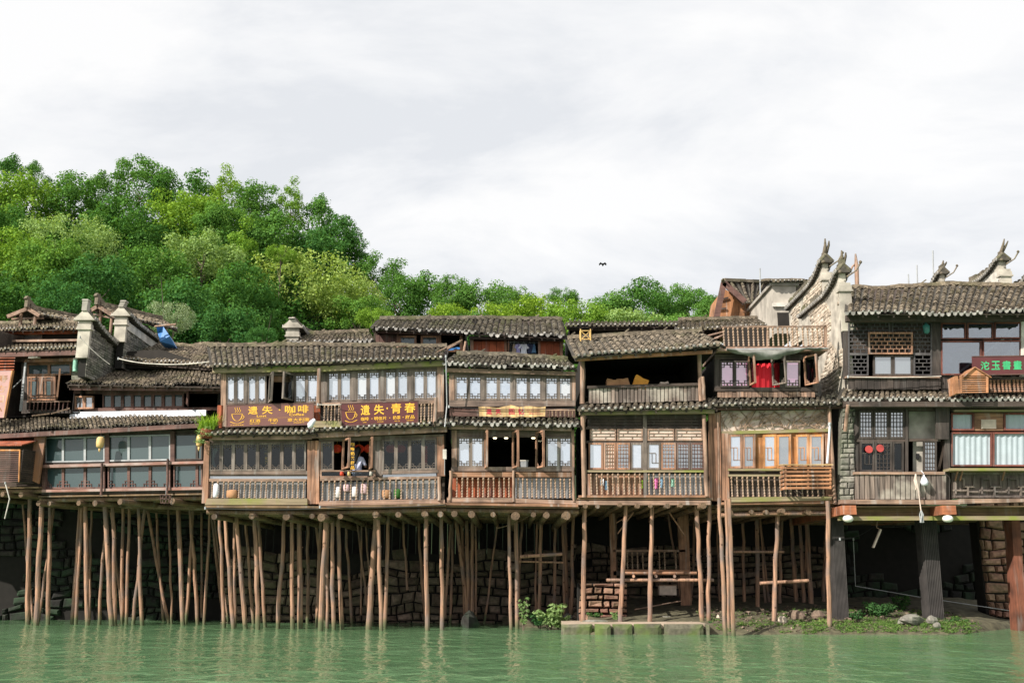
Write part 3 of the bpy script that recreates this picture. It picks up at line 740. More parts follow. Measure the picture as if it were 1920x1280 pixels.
T = [  # label, px, top py, width px, crown, leaf
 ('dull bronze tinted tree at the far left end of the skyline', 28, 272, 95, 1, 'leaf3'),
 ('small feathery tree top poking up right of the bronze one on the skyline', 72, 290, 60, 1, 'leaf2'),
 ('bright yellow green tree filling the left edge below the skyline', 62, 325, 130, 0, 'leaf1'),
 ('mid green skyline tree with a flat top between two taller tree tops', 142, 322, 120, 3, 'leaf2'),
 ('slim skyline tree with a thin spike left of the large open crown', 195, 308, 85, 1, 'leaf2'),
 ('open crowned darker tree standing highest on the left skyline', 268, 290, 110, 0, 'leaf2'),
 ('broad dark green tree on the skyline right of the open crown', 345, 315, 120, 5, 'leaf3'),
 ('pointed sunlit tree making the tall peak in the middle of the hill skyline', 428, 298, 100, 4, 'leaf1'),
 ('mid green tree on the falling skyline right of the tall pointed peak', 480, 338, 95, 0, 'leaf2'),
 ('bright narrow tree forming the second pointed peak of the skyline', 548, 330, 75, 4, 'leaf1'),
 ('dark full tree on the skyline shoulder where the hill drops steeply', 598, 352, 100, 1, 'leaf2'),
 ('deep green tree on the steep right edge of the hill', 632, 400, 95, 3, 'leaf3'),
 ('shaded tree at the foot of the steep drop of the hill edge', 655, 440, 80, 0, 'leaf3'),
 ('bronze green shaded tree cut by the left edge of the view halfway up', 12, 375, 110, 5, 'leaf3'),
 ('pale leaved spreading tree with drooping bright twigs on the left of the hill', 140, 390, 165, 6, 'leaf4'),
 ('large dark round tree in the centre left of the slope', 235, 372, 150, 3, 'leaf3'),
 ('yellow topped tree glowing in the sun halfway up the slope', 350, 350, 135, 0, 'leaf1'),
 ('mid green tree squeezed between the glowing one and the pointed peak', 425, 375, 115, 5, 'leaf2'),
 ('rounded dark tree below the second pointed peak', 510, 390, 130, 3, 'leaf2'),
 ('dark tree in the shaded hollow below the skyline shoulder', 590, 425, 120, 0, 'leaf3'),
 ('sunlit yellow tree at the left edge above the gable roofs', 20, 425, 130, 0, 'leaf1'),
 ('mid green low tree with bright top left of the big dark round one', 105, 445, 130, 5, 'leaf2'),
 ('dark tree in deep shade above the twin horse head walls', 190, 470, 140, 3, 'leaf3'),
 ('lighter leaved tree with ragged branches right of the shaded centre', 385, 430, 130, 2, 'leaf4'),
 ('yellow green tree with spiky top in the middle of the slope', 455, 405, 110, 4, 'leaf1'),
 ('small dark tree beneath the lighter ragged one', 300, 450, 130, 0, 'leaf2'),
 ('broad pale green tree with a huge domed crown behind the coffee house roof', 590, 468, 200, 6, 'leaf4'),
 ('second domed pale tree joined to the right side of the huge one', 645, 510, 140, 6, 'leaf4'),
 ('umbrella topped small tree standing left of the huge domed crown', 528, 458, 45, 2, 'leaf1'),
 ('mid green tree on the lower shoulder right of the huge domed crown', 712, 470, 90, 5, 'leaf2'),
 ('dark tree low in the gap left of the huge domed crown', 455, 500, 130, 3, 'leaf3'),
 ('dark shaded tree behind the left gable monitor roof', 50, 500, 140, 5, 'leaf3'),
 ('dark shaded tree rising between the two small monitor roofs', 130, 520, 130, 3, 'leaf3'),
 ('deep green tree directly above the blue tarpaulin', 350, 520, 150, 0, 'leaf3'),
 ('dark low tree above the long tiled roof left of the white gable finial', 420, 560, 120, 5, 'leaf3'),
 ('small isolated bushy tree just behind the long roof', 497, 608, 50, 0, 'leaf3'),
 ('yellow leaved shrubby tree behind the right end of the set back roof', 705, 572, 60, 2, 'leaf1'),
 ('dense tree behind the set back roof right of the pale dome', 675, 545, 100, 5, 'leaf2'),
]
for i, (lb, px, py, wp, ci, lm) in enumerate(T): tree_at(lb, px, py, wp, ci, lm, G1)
tree_at('pale silvery small tree arching over the blue tarpaulin', 320, 560, 78, 6, 'leaf5', G1, Y=50)
T2 = [
 ('first rounded tree of the low ridge right of the steep hill', 752, 510, 70, 0, 'leaf2'),
 ('tall bushy ridge tree with the small spike above the brown house roof', 800, 497, 95, 1, 'leaf2'),
 ('narrow ridge tree on the right flank of the spiky one', 848, 515, 60, 3, 'leaf2'),
 ('bright small rounded tree low in front above the brown roof ridge', 838, 562, 55, 0, 'leaf1'),
 ('ridge tree with a twin top above the hanging laundry', 902, 520, 75, 5, 'leaf2'),
 ('yellowish ridge tree in front right of the twin topped one', 925, 560, 70, 0, 'leaf1'),
 ('ridge tree with a dark snag in its crown', 962, 530, 65, 3, 'leaf2'),
 ('low bright tree filling the ridge dip right of the dark snag', 1015, 548, 80, 0, 'leaf1'),
 ('round topped tree standing a little above the ridge dip', 1055, 537, 42, 5, 'leaf2'),
 ('broad yellow green tree in the dip left of the bird', 1082, 555, 90, 2, 'leaf1'),
 ('darker tree rising right of the ridge dip', 1150, 538, 80, 0, 'leaf2'),
 ('tallest round tree of the right part of the ridge', 1208, 523, 90, 3, 'leaf3'),
 ('ridge tree right of the tallest with an even dome', 1258, 527, 70, 5, 'leaf2'),
 ('small feathery ridge tree before the orange gabled house', 1300, 538, 65, 0, 'leaf2'),
 ('last ridge tree hidden partly by the orange gabled house', 1345, 548, 60, 3, 'leaf2'),
 ('low pale bushy tree in front of the tallest ridge tree', 1180, 573, 90, 2, 'leaf4'),
 ('low mid green bushy tree right of the pale bushy one', 1262, 578, 100, 2, 'leaf2'),
 ('low yellow bushy tree under the round topped one', 1120, 580, 80, 2, 'leaf1'),
 ('low shaded tree in front under the twin topped one', 880, 575, 80, 5, 'leaf3'),
]
for (lb, px, py, wp, ci, lm) in T2: tree_at(lb, px, py, wp*1.3, ci, lm, G2, Y=RIDGE-rnd.uniform(2, 14) if py < 552 else RIDGE-28)
# understorey: one mass filling the slope below the crowns
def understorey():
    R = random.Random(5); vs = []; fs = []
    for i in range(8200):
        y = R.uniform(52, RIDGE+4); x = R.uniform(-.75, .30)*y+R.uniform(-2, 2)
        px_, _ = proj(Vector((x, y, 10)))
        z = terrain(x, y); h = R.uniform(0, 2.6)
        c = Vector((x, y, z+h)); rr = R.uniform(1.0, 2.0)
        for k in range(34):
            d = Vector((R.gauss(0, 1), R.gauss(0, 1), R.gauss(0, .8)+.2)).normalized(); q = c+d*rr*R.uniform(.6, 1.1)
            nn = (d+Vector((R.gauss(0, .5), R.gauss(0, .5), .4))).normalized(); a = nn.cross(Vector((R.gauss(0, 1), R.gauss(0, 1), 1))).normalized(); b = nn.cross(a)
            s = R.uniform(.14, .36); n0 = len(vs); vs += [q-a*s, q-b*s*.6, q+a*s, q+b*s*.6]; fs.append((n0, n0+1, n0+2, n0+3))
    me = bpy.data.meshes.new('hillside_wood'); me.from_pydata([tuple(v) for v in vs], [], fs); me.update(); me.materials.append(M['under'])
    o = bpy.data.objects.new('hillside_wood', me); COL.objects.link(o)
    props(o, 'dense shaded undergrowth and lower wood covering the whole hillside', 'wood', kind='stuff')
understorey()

# ================================================================== H3 the coffee house
def coffee_house():
    F = Fac(385, 31.0, 835, 31.0); zd = F.L(600, 950, 0).z
    h = F.root('riverside_house', 'long weathered stilt house of two storeys bearing the two maroon coffee cup signboards', 'house')
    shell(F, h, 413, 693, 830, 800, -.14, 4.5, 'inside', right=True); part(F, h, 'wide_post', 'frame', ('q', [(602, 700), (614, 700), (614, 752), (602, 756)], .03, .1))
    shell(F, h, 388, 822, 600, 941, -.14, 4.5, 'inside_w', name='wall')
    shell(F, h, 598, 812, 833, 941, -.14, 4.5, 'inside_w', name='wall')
    # roofs
    froof(F, h, (398, 686), (832, 672), (838, 652), (392, 650), .42, 25, mat='tile', seed=3, sag=.06, rough=1.0)
    froof(F, h, (383, 813), (592, 810), (592, 796), (400, 799), .5, 27, mat='tile', seed=4, ridge=False, course=.14, name='eave_roof')
    froof(F, h, (584, 806), (842, 795), (838, 780), (590, 794), .52, 27, mat='tile_dk', seed=5, ridge=False, course=.14, name='eave_roof')
    part(F, h, 'eave_beam', 'mossy', ('b', (398, 694), (600, 691), 9, .28, .12), ('b', (600, 691), (832, 680), 10, .28, .12))
    part(F, h, 'eave_beam', 'grey_h', ('b', (392, 820), (584, 819), 8, .35, .12), ('b', (584, 816), (838, 804), 10, .38, .12))
    # upper storey left group
    q = [(424, 704), (500, 703), (500, 756), (424, 757)]
    win_row(F, h, q, .05, 4, 'corner', 'pane_sky', pair=.06)
    win_row(F, h, [(552, 702), (598, 701), (598, 755), (552, 755)], .05, 2, 'corner', 'pane_sky')
    casement(F, h, 503, 702, 756, .55, 68, .08, pm='pane_dark'); casement(F, h, 548, 702, 752, .55, 112, .08, pm='pane_dark')
    part(F, h, 'transom', 'brown_h', ('r', 506, 703, 548, 716, -.02, .05))
    Wd, Hh, f = F.map([(612, 698), (820, 694), (820, 748), (612, 752)], .05)
    win_row(F, h, [(614, 698), (820, 693), (820, 748), (614, 752)], .05, 8, 'corner', 'pane_sky', pair=.14)
    part(F, h, 'frame_rail', 'frame_h', ('q', [(418, 698), (600, 696), (600, 703), (418, 705)], .06, .16), ('q', [(600, 693), (826, 686), (826, 694), (600, 699)], .06, .16),
         ('q', [(418, 757), (600, 756), (600, 766), (418, 768)], .07, .16), ('q', [(604, 752), (826, 748), (826, 756), (604, 760)], .07, .16))
    part(F, h, 'corner_post', 'grey_v', ('q', [(414, 697), (424, 697), (424, 815), (414, 815)], .1, .2), ('q', [(820, 682), (832, 680), (832, 800), (820, 800)], .1, .2))
    part(F, h, 'round_post', 'grey_v', ('p', (599, 597), 690, 765, 8, .3), ('p', (817, 815), 745, 800, 7, .45))
    part(F, h, 'red_post', 'red', ('p', (415, 413), 760, 802, 7, .35), ('q', [(589, 760), (600, 760), (600, 800), (589, 800)], .1, .1))
    planks(F, h, [(424, 768), (820, 758), (820, 800), (424, 812)], -.02, 60, 'dark_v')
    railing(F, h, (786, 757), (820, 755), 5, .4, 36, brail=0)
    railing(F, h, (604, 760), (638, 759), 5, .3, 34, brail=0)
    # lower storey left
    part(F, h, 'corner_post', 'brown_v', ('q', [(383, 826), (393, 826), (389, 943), (378, 943)], .12, .22))
    part(F, h, 'frame_rail', 'frame_h', ('r', 392, 823, 576, 831, .06, .16), ('r', 391, 882, 576, 889, .08, .2), ('r', 391, 889, 576, 892, .04, .1))
    win_row(F, h, [(393, 831), (574, 829), (574, 882), (392, 883)], .06, 8, 'comb', 'pane_dark', a=.085, t=.017)
    part(F, h, 'glass_strip', 'pane_mid', ('r', 391, 891, 576, 898, .02, .02))
    planks(F, h, [(576, 826), (598, 826), (599, 944), (576, 944)], .1, 3, 'brown_v', 'wide_post', .12)
    railing(F, h, (392, 902), (574, 902), 18, .12, 32, brail=0, hrail=5)
    part(F, h, 'floor_beam', 'mossy', ('q', [(388, 934), (576, 934), (576, 946), (384, 946)], .2, .25))
    # lower storey right
    window_q = [(602, 828), (626, 827), (626, 881), (602, 882)]
    win_row(F, h, window_q, .06, 1, 'comb', 'pane_dark', t=.017)
    casement(F, h, 641, 824, 880, .62, 62, .08, 'low', pm=None, fm='brown_v'); casement(F, h, 692, 822, 880, .5, 75, .08, 'low', pm=None, fm='brown_v')
    part(F, h, 'wide_post', 'frame', ('q', [(699, 824), (716, 823), (717, 892), (700, 892)], .02, .12))
    win_row(F, h, [(717, 824), (819, 821), (819, 880), (717, 883)], .06, 4, 'comb', 'pane_dark', a=.085, t=.017)
    part(F, h, 'frame_rail', 'frame_h', ('q', [(598, 820), (832, 814), (832, 822), (598, 827)], .06, .16), ('q', [(715, 883), (822, 880), (822, 886), (715, 889)], .09, .2))
    part(F, h, 'counter_window', 'grey_h', ('r', 600, 881, 704, 884, .1, .2), ('r', 600, 892, 704, 896, .12, .2), ('r', 700, 884, 704, 892, .1, .1), ('r', 600, 884, 603, 892, .1, .1))
    part(F, h, 'glass_strip', 'pane_dark', ('r', 603, 884, 700, 892, .08, .01)); part(F, h, 'glass_strip', 'pane_mid', ('q', [(718, 888), (818, 886), (818, 892), (718, 894)], .04, .02))
    part(F, h, 'corner_post', 'brown_v', ('q', [(819, 818), (832, 817), (834, 892), (820, 892)], .08, .2), ('q', [(598, 828), (602, 828), (602, 892), (598, 892)], .08, .1))
    part(F, h, 'round_post', 'grey_v', ('p', (824, 824), 893, 938, 7, .25))
    part(F, h, 'low_wall', 'pane_low', ('q', [(600, 904), (820, 899), (820, 936), (600, 940)], -.06, .04)); part(F, h, 'low_wall', 'pane_low', ('q', [(391, 902), (574, 902), (574, 936), (391, 936)], -.06, .04))
    railing(F, h, (600, 901), (820, 897), 21, .15, 38, brail=3, hrail=5)
    part(F, h, 'floor_beam', 'grey_h', ('q', [(598, 941), (834, 936), (834, 943), (598, 948)], .22, .25))
    part(F, h, 'floor_board', 'soffit', ('q', [(384, 947), (600, 948), (600, 952), (384, 951)], .35, .5), ('q', [(600, 949), (834, 943), (834, 947), (600, 953)], .35, .5))
    deck(F, h, 384, 600, 951, 952, .3, 7.6, [(405, .05, .09), (477, .25, .09), (541, .3, .11), (585, .1, .08)])
    deck(F, h, 600, 836, 952, 946, .3, 7.6, [(607, .4, .12), (640, 0, .08), (706, .3, .10), (748, .1, .09), (797, .25, .10), (825, .1, .09)])
    stilts(F, h, [(412, 960, 420, 1177, 8), (422, 960, 437, 1178, 9), (440, 962, 440, 1175, 7), (443, 962, 461, 1178, 10), (460, 970, 475, 1165, 7), (477, 952, 484, 1180, 10), (484, 980, 498, 1175, 8),
       (494, 975, 503, 1063, 5), (534, 965, 520, 1178, 9), (547, 958, 548, 1179, 9), (562, 965, 562, 1178, 12), (577, 968, 577, 1165, 7), (602, 965, 594, 1175, 8), (611, 960, 600, 1182, 11), (615, 965, 613, 1178, 7), (622, 965, 625, 1180, 9),
       (634, 968, 641, 1179, 9), (647, 970, 658, 1143, 6), (678, 970, 677, 1125, 4), (670, 968, 690, 1064, 4), (704, 972, 692, 1180, 12), (708, 952, 716, 1182, 9), (728, 965, 721, 1178, 8), (755, 962, 762, 1078, 5), (760, 962, 775, 1070, 4),
       (783, 960, 797, 1160, 6), (799, 948, 801, 1182, 10), (827, 955, 830, 1180, 9), (846, 958, 836, 1130, 6), (850, 960, 844, 1165, 6)], zd+.0)
    # ---- signboards, each a thing
    def signboard(c, d, label, mat):
        t = F.root('signboard', label, 'sign', group=None); Wd, Hh, f = F.map(c, d)
        mb = MB(); mrect(mb, f, 0, 0, Wd, Hh, .05, .05); mb.build('board', mat, t)
        fr = MB()
        for a in ((0, 0, Wd, .03), (0, Hh-.03, Wd, Hh), (0, .03, .03, Hh-.03), (Wd-.03, .03, Wd, Hh-.03)): mrect(fr, f, *a, .06, .05)
        fr.build('rim', 'mauve', t); return t, Wd, Hh, (lambda a, b, o: f(a*Wd/100, b*Hh/100, .052+o))
    t, Wd, Hh, f = signboard([(425, 759), (589, 755), (589, 797), (425, 801)], .32, 'faded maroon signboard with a steaming cup and gold writing, left of the two', 'sign1')
    text(t, f, '遗', 25, 54, 11, 36, 'gold'); text(t, f, '失', 41, 54, 12, 36, 'gold'); text(t, f, '·', 60, 68, 2, 7, 'gold', bold=.03)
    text(t, f, '咖', 67, 55, 12, 35, 'gold'); text(t, f, '啡', 82, 55, 12, 35, 'gold')
    text(t, f, 'Lost', 35, 41, 11, 10, 'gold'); text(t, f, 'Coffee', 72, 43, 17, 11, 'gold')
    mb = MB(); stroke(mb, f, [(26, 36), (94, 37)], .5, .006); mb.build('rule_line', 'gold', t)
    for s_, a, w_ in (('红酒', 27, 12), ('牛奶', 48, 11), ('意大利面', 70, 25)): text(t, f, s_, a, 18, w_, 15, 'gold', bold=.01)
    for s_, a, w_ in (('RED WINE', 27, 11), ('MILK', 51, 7), ('SPAGHETTI', 77, 12)): text(t, f, s_, a, 10, w_, 5, 'gold', bold=.01)
    def cup(t, cx, by, s, flip=1):
        mb = MB(); R_ = lambda pts, w_: stroke(mb, f, [(cx+x*s, by+y*s*3.6) for x, y in pts], w_, .006)
        R_([(-6+12*k/12, 13) for k in range(13)], 1.4)
        R_([(-6*cos(pi*k/16), 13-9*sin(pi*k/16)) for k in range(17)], .9)
        R_([(-8+16*k/16, 3.2-2.4*sin(pi*k/16)) for k in range(17)], 1.5)
        R_([(5.5+2.6*sin(pi*k/10), 12-6*k/10) for k in range(11)], .7)
        for j in (-2.6, 0, 2.6): R_([(j+1.1*sin(k*.9)+k*.22, 14.5+k*1.1) for k in range(7)], .55)
        mb.build('cup_emblem', 'gold', t)
    cup(t, 12.5, 12, .98)
    text(t, f, 'COFFEE HOUSE'[:6], 5, 6, 15, 4, 'gold', bold=.005)
    t, Wd, Hh, f = signboard([(638, 756), (785, 751), (785, 793), (640, 800)], .38, 'deep maroon signboard with a cup emblem and gold writing, right of the two', 'sign2')
    text(t, f, '遺', 26, 44, 12, 44, 'gold'); text(t, f, '失', 43, 44, 13, 44, 'gold'); text(t, f, '·', 59, 66, 2, 8, 'gold', bold=.03)
    text(t, f, '青', 65, 46, 13, 44, 'gold'); text(t, f, '春', 82, 47, 14, 44, 'gold')
    for s_, a, w_ in (('咖啡', 26, 10), ('明信片', 43, 16), ('奶茶', 67, 10), ('甜品', 83, 12)): text(t, f, s_, a, 20, w_, 16, 'gold', bold=.012)
    for a in (39.5, 62.5, 79.5): text(t, f, '·', a, 26, 1.3, 4, 'gold', bold=.03)
    for s_, a, w_ in (('COFFEE', 28, 5), ('POSTCARD', 47, 8), ('MILK TEA', 69, 7), ('DESSERT', 85, 9)): text(t, f, s_, a, 11, w_, 4, 'gold', bold=.01)
    cup(t, 13, 14, 1.0)
    # flower box, cloth, lamps
    t = F.root('window_box', 'pale green wooden planter box between the two maroon signboards', 'planter')
    part(F, t, 'box', 'mossy', ('q', [(586, 789), (640, 789), (640, 800), (588, 801)], .55, .3))
    mb = MB()
    for i in range(14):
        p = F.L(600+rnd.random()*38, 789, .65); q = p+Vector((rnd.uniform(-.15, .15), rnd.uniform(-.1, .1), rnd.uniform(.12, .4))); mb.tube([p, p.lerp(q, .5)+Vector((.03, 0, 0)), q], .006, 4)
    mb.build('dry_stems', 'dark_v', t)
    t = F.root('bundled_cloth', 'bundled white cloth tied to the left end of the pale green planter box', 'cloth')
    mb = MB(); p = [F.L(590, 786, .95), F.L(586, 790, .98), F.L(582, 797, .98), F.L(579, 801, .95)]; mb.tube(p, [.05, .08, .09, .05], 8, wob=.2); mb.build('folded_cloth', 'white_cloth', t)
    # lanterns inside
    def lan(px, py, r, d, label, yel=False):
        t = F.root('red_lantern', label, 'lantern', group='red lanterns hanging inside the coffee house'); c = F.L(px, py, d)
        mb = MB(); mb.lathe([(-r*.75, r*.35), (-r*.6, r*.7), (-r*.25, r*.97), (0, r), (r*.25, r*.97), (r*.6, r*.7), (r*.75, r*.35)], c, 12); mb.build('globe', 'lan_red', t)
        mb = MB(); mb.lathe([(-r*.8, r*.4), (-r*.72, r*.42)], c, 10); mb.lathe([(r*.72, r*.42), (r*.82, r*.4)], c, 10); mb.tube([c+Vector((0, 0, r*.8)), c+Vector((0, 0, r*1.6))], .01, 4); mb.build('cap', 'gold', t)
    for px, lb in ((632, 'red lantern glowing in the narrow dark gap left of the opened leaf'), (673, 'red lantern hanging above the woman at the open window'), (692, 'red lantern half hidden by the right hand opened window leaf'),
                   (733, 'red lantern behind the first pane right of the dark post'), (751, 'red lantern behind the second pane right of the dark post')): lan(px, 841, .17, -1.0, lb)
    t = F.root('lantern_string', 'vertical string of small red lanterns behind the rightmost coffee house pane', 'lantern string')
    for k in range(7):
        mb = MB(); c = F.L(799, 838+k*5.2, -.3); mb.lathe([(-.04, .02), (-.025, .045), (.025, .045), (.04, .02)], c, 8); mb.build('small_lantern', 'lan_red', t)
    mb = MB(); mb.tube([F.L(799, 832, -.3), F.L(799, 874, -.3)], .008, 4); mb.build('cord', 'dark_v', t)
    # hanging gold script strips
    def script(px, y0, y1, d, n, label):
        t = F.root('hanging_banner', label, 'banner', group=None)
        Wd, Hh, f = F.map([(px-4.5, y0), (px+4.5, y0), (px+4.5, y1), (px-4.5, y1)], d)
        mb = MB(); mrect(mb, f, 0, 0, Wd, Hh, 0, .012); mb.build('strip', 'black', t)
        for k, ch in enumerate('咖啡奶茶甜品'[:n]): text(t, f, ch, Wd*.1, Hh*(1-(k+1)/n)+.01, Wd*.8, Hh/n*.78, 'gold', o=.004, bold=.02)
    script(661, 828, 880, .14, 6, 'black hanging strip with gold characters in the open coffee house window')
    script(500, 838, 870, -.05, 4, 'short strip of gold characters behind a left coffee house pane')
coffee_house()

# ================================================================== H4 the middle house
def middle_house():
    F = Fac(838, 31.1, 1082, 31.1); zd = F.L(960, 950, 0).z
    h = F.root('riverside_house', 'narrow stilt house with grey lattice windows and the pale yellow signboard', 'house')
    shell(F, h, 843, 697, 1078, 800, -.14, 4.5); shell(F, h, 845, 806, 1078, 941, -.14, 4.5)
    froof(F, h, (833, 682), (1080, 690), (1064, 674), (856, 665), .4, 24, mat='tile_dk', seed=12, drip=True, sag=.07)
    froof(F, h, (840, 793), (1088, 797), (1084, 781), (844, 778), .48, 24, mat='tile_dk', seed=13, drip=True, ridge=False, course=.14, name='eave_roof')
    part(F, h, 'eave_beam', 'grey_h', ('b', (835, 693), (1079, 700), 7, .26, .12)); part(F, h, 'eave_beam', 'grey_h', ('b', (841, 799), (1072, 803), 9, .33, .12))
    part(F, h, 'frame_rail', 'frame_h', ('q', [(842, 698), (1079, 702), (1079, 707), (842, 703)], .06, .16), ('q', [(842, 750), (1079, 750), (1079, 761), (842, 762)], .08, .18), ('r', 846, 804, 1076, 819, .02, .1), ('r', 846, 875, 1076, 883, .1, .2))
    part(F, h, 'corner_post', 'grey_v', ('r', 842, 703, 852, 750, .08, .15), ('r', 1072, 706, 1079, 750, .08, .15), ('r', 847, 806, 857, 880, .08, .15), ('r', 1071, 806, 1077, 880, .08, .15))
    win_row(F, h, [(853, 704), (1072, 707), (1072, 750), (853, 750)], .06, 8, 'corner', ['pane_blue', 'pane_blue', 'pane_blue', 'pane_blue', 'pane_sky', 'pane_sky', 'pane_sky', 'pane_sky'], pair=.1)
    win_row(F, h, [(858, 819), (907, 819), (907, 876), (858, 876)], .06, 2, 'corner', 'pane_blue'); win_row(F, h, [(1024, 819), (1072, 819), (1072, 876), (1024, 876)], .06, 2, 'corner', 'pane_blue')
    for px, an, w_ in ((909, 82, .5), (961, 74, .6), (1005, 66, .55)): casement(F, h, px, 810, 878, w_, an, .08, 'corner', 'brown_v')
    part(F, h, 'frame_rail', 'brown_h', ('r', 848, 885, 960, 894, .2, .12), ('r', 967, 885, 1076, 894, .2, .12))
    planks(F, h, [(842, 764), (1079, 764), (1079, 782), (842, 780)], -.02, 30, 'mauve')
    part(F, h, 'pale_board', 'mauve', ('q', [(844, 767), (898, 769), (898, 780), (844, 779)], .4, .04))
    railing(F, h, (1024, 769), (1078, 770), 7, .3, 12, brail=0, hrail=3)
    part(F, h, 'low_wall', 'red', ('r', 848, 896, 962, 932, -.02, .06)); part(F, h, 'low_wall', 'pane_low', ('r', 966, 895, 1075, 934, -.02, .06))
    railing(F, h, (852, 895), (960, 895), 11, .2, 38, brail=0, hrail=0, rail='brown_h'); railing(F, h, (967, 896), (1073, 897), 12, .2, 37, brail=0, hrail=0)
    part(F, h, 'round_post', 'grey_v', ('p', (846, 843), 882, 938, 6, .3), ('p', (963, 963), 882, 940, 5, .3), ('p', (1074, 1076), 882, 940, 5, .3))
    part(F, h, 'floor_beam', 'grey_h', ('q', [(838, 932), (965, 933), (965, 941), (838, 941)], .3, .3), ('q', [(965, 934), (1083, 938), (1083, 945), (965, 942)], .3, .3))
    part(F, h, 'floor_board', 'brown_h', ('q', [(834, 942), (1084, 945), (1084, 950), (834, 946)], .4, .5))
    deck(F, h, 836, 1086, 947, 950, .3, 7.6, [(852, .1, .1), (886, .35, .11), (926, 0, .08), (965, .3, .13), (1000, 0, .08), (1023, .1, .1), (1059, .35, .13)])
    stilts(F, h, [(852, 958, 879, 1160, 9), (864, 965, 872, 1158, 7), (874, 963, 880, 1158, 9), (886, 955, 886, 1160, 8), (892, 968, 893, 1158, 5), (955, 965, 957, 1180, 8), (968, 955, 969, 1178, 9), (979, 968, 972, 1120, 6), (1014, 968, 1010, 1172, 8),
      (1008, 972, 1004, 1130, 5), (1042, 970, 1039, 1138, 7), (1059, 958, 1065, 1167, 9), (1055, 968, 1057, 1130, 5), (1075, 972, 1071, 1146, 8)], zd)
    def log(a, b, r, mat='pole', name='cross_log'):
        mb = MB(); mb.tube([inv(F, P(*a)), inv(F, (P(*a)+P(*b))/2), inv(F, P(*b))], r, 8); mb.build(name, mat, h)
    log((975, 1043, 32.5), (1054, 1038, 32.5), .055); log((973, 1052, 33), (1056, 1054, 33), .03)
    # yellow sign
    t = F.root('signboard', 'pale yellow wooden signboard with wavy edges and red brush characters', 'sign')
    Wd, Hh, f = F.map([(897, 763), (1023, 762), (1022, 781), (899, 781)], .42)
    mb = MB(); n = 40; tp = []; bt = []
    for i in range(n+1):
        x = Wd*i/n; u = i/n
        tp.append((x, Hh*(1+.16*math.exp(-((u-.5)/.07)**2)+.05*sin(u*19)-.06*math.exp(-((u-.3)/.06)**2)))); bt.append((x, Hh*(.0-.13*math.exp(-((u-.53)/.06)**2)+.04*sin(u*13+1))))
    for i in range(n):
        a, b, c, e = bt[i], bt[i+1], tp[i+1], tp[i]
        mb.hexa([f(*a, .03), f(*b, .03), f(*b, 0), f(*a, 0), f(*e, .03), f(*c, .03), f(*c, 0), f(*e, 0)])
    mb.build('board', 'sign_wood', t)
    g = lambda a, b, o: f(a*Wd/100, b*Hh/100, .032+o)
    for ch, a in (('遗', 11), ('失', 25), ('回', 45), ('忆', 59)): text(t, g, ch, a, 22, 8.5, 58, 'sign_red', bold=.03)
    text(t, g, '·', 38.5, 46, 1.3, 9, 'sign_red', bold=.03)
    text(t, g, '咖啡 奶茶 Coffee', 71.5, 61, 20, 14, 'sign_red', bold=.006); text(t, g, '明信片 Postcard', 73, 42, 19, 13, 'sign_red', bold=.006); text(t, g, '甜品 Dessert', 75, 24, 21, 12, 'sign_red', bold=.006)
    # three ceiling lamps and little things in the dark room
    for px, lb in ((928, 'small lit ceiling lamp at the left in the dark open room'), (949, 'brighter lit ceiling lamp in the middle of the dark open room'), (1000, 'small lit ceiling lamp behind the right open window')):
        t = F.root('ceiling_lamp', lb, 'lamp', group='lit ceiling lamps'); c = F.L(px, 822, -.9); mb = MB(); mb.lathe([(0, .05), (.02, .06), (.03, .06)], c, 10); mb.build('diffuser', plain('lit lamp', (1, .85, .55), .5, 0, emit=4), t)
        mb = MB(); mb.lathe([(.03, .07), (.06, .03), (.3, .01)], c, 8); mb.build('housing', 'metal', t)
    t = F.root('counter_box', 'pale box standing on the counter behind the right open window', 'box'); part(F, t, 'box', 'metal', ('r', 976, 864, 990, 877, -.3, .25)); part(F, t, 'lid', 'white', ('r', 975, 862, 991, 864, -.29, .27))
middle_house()

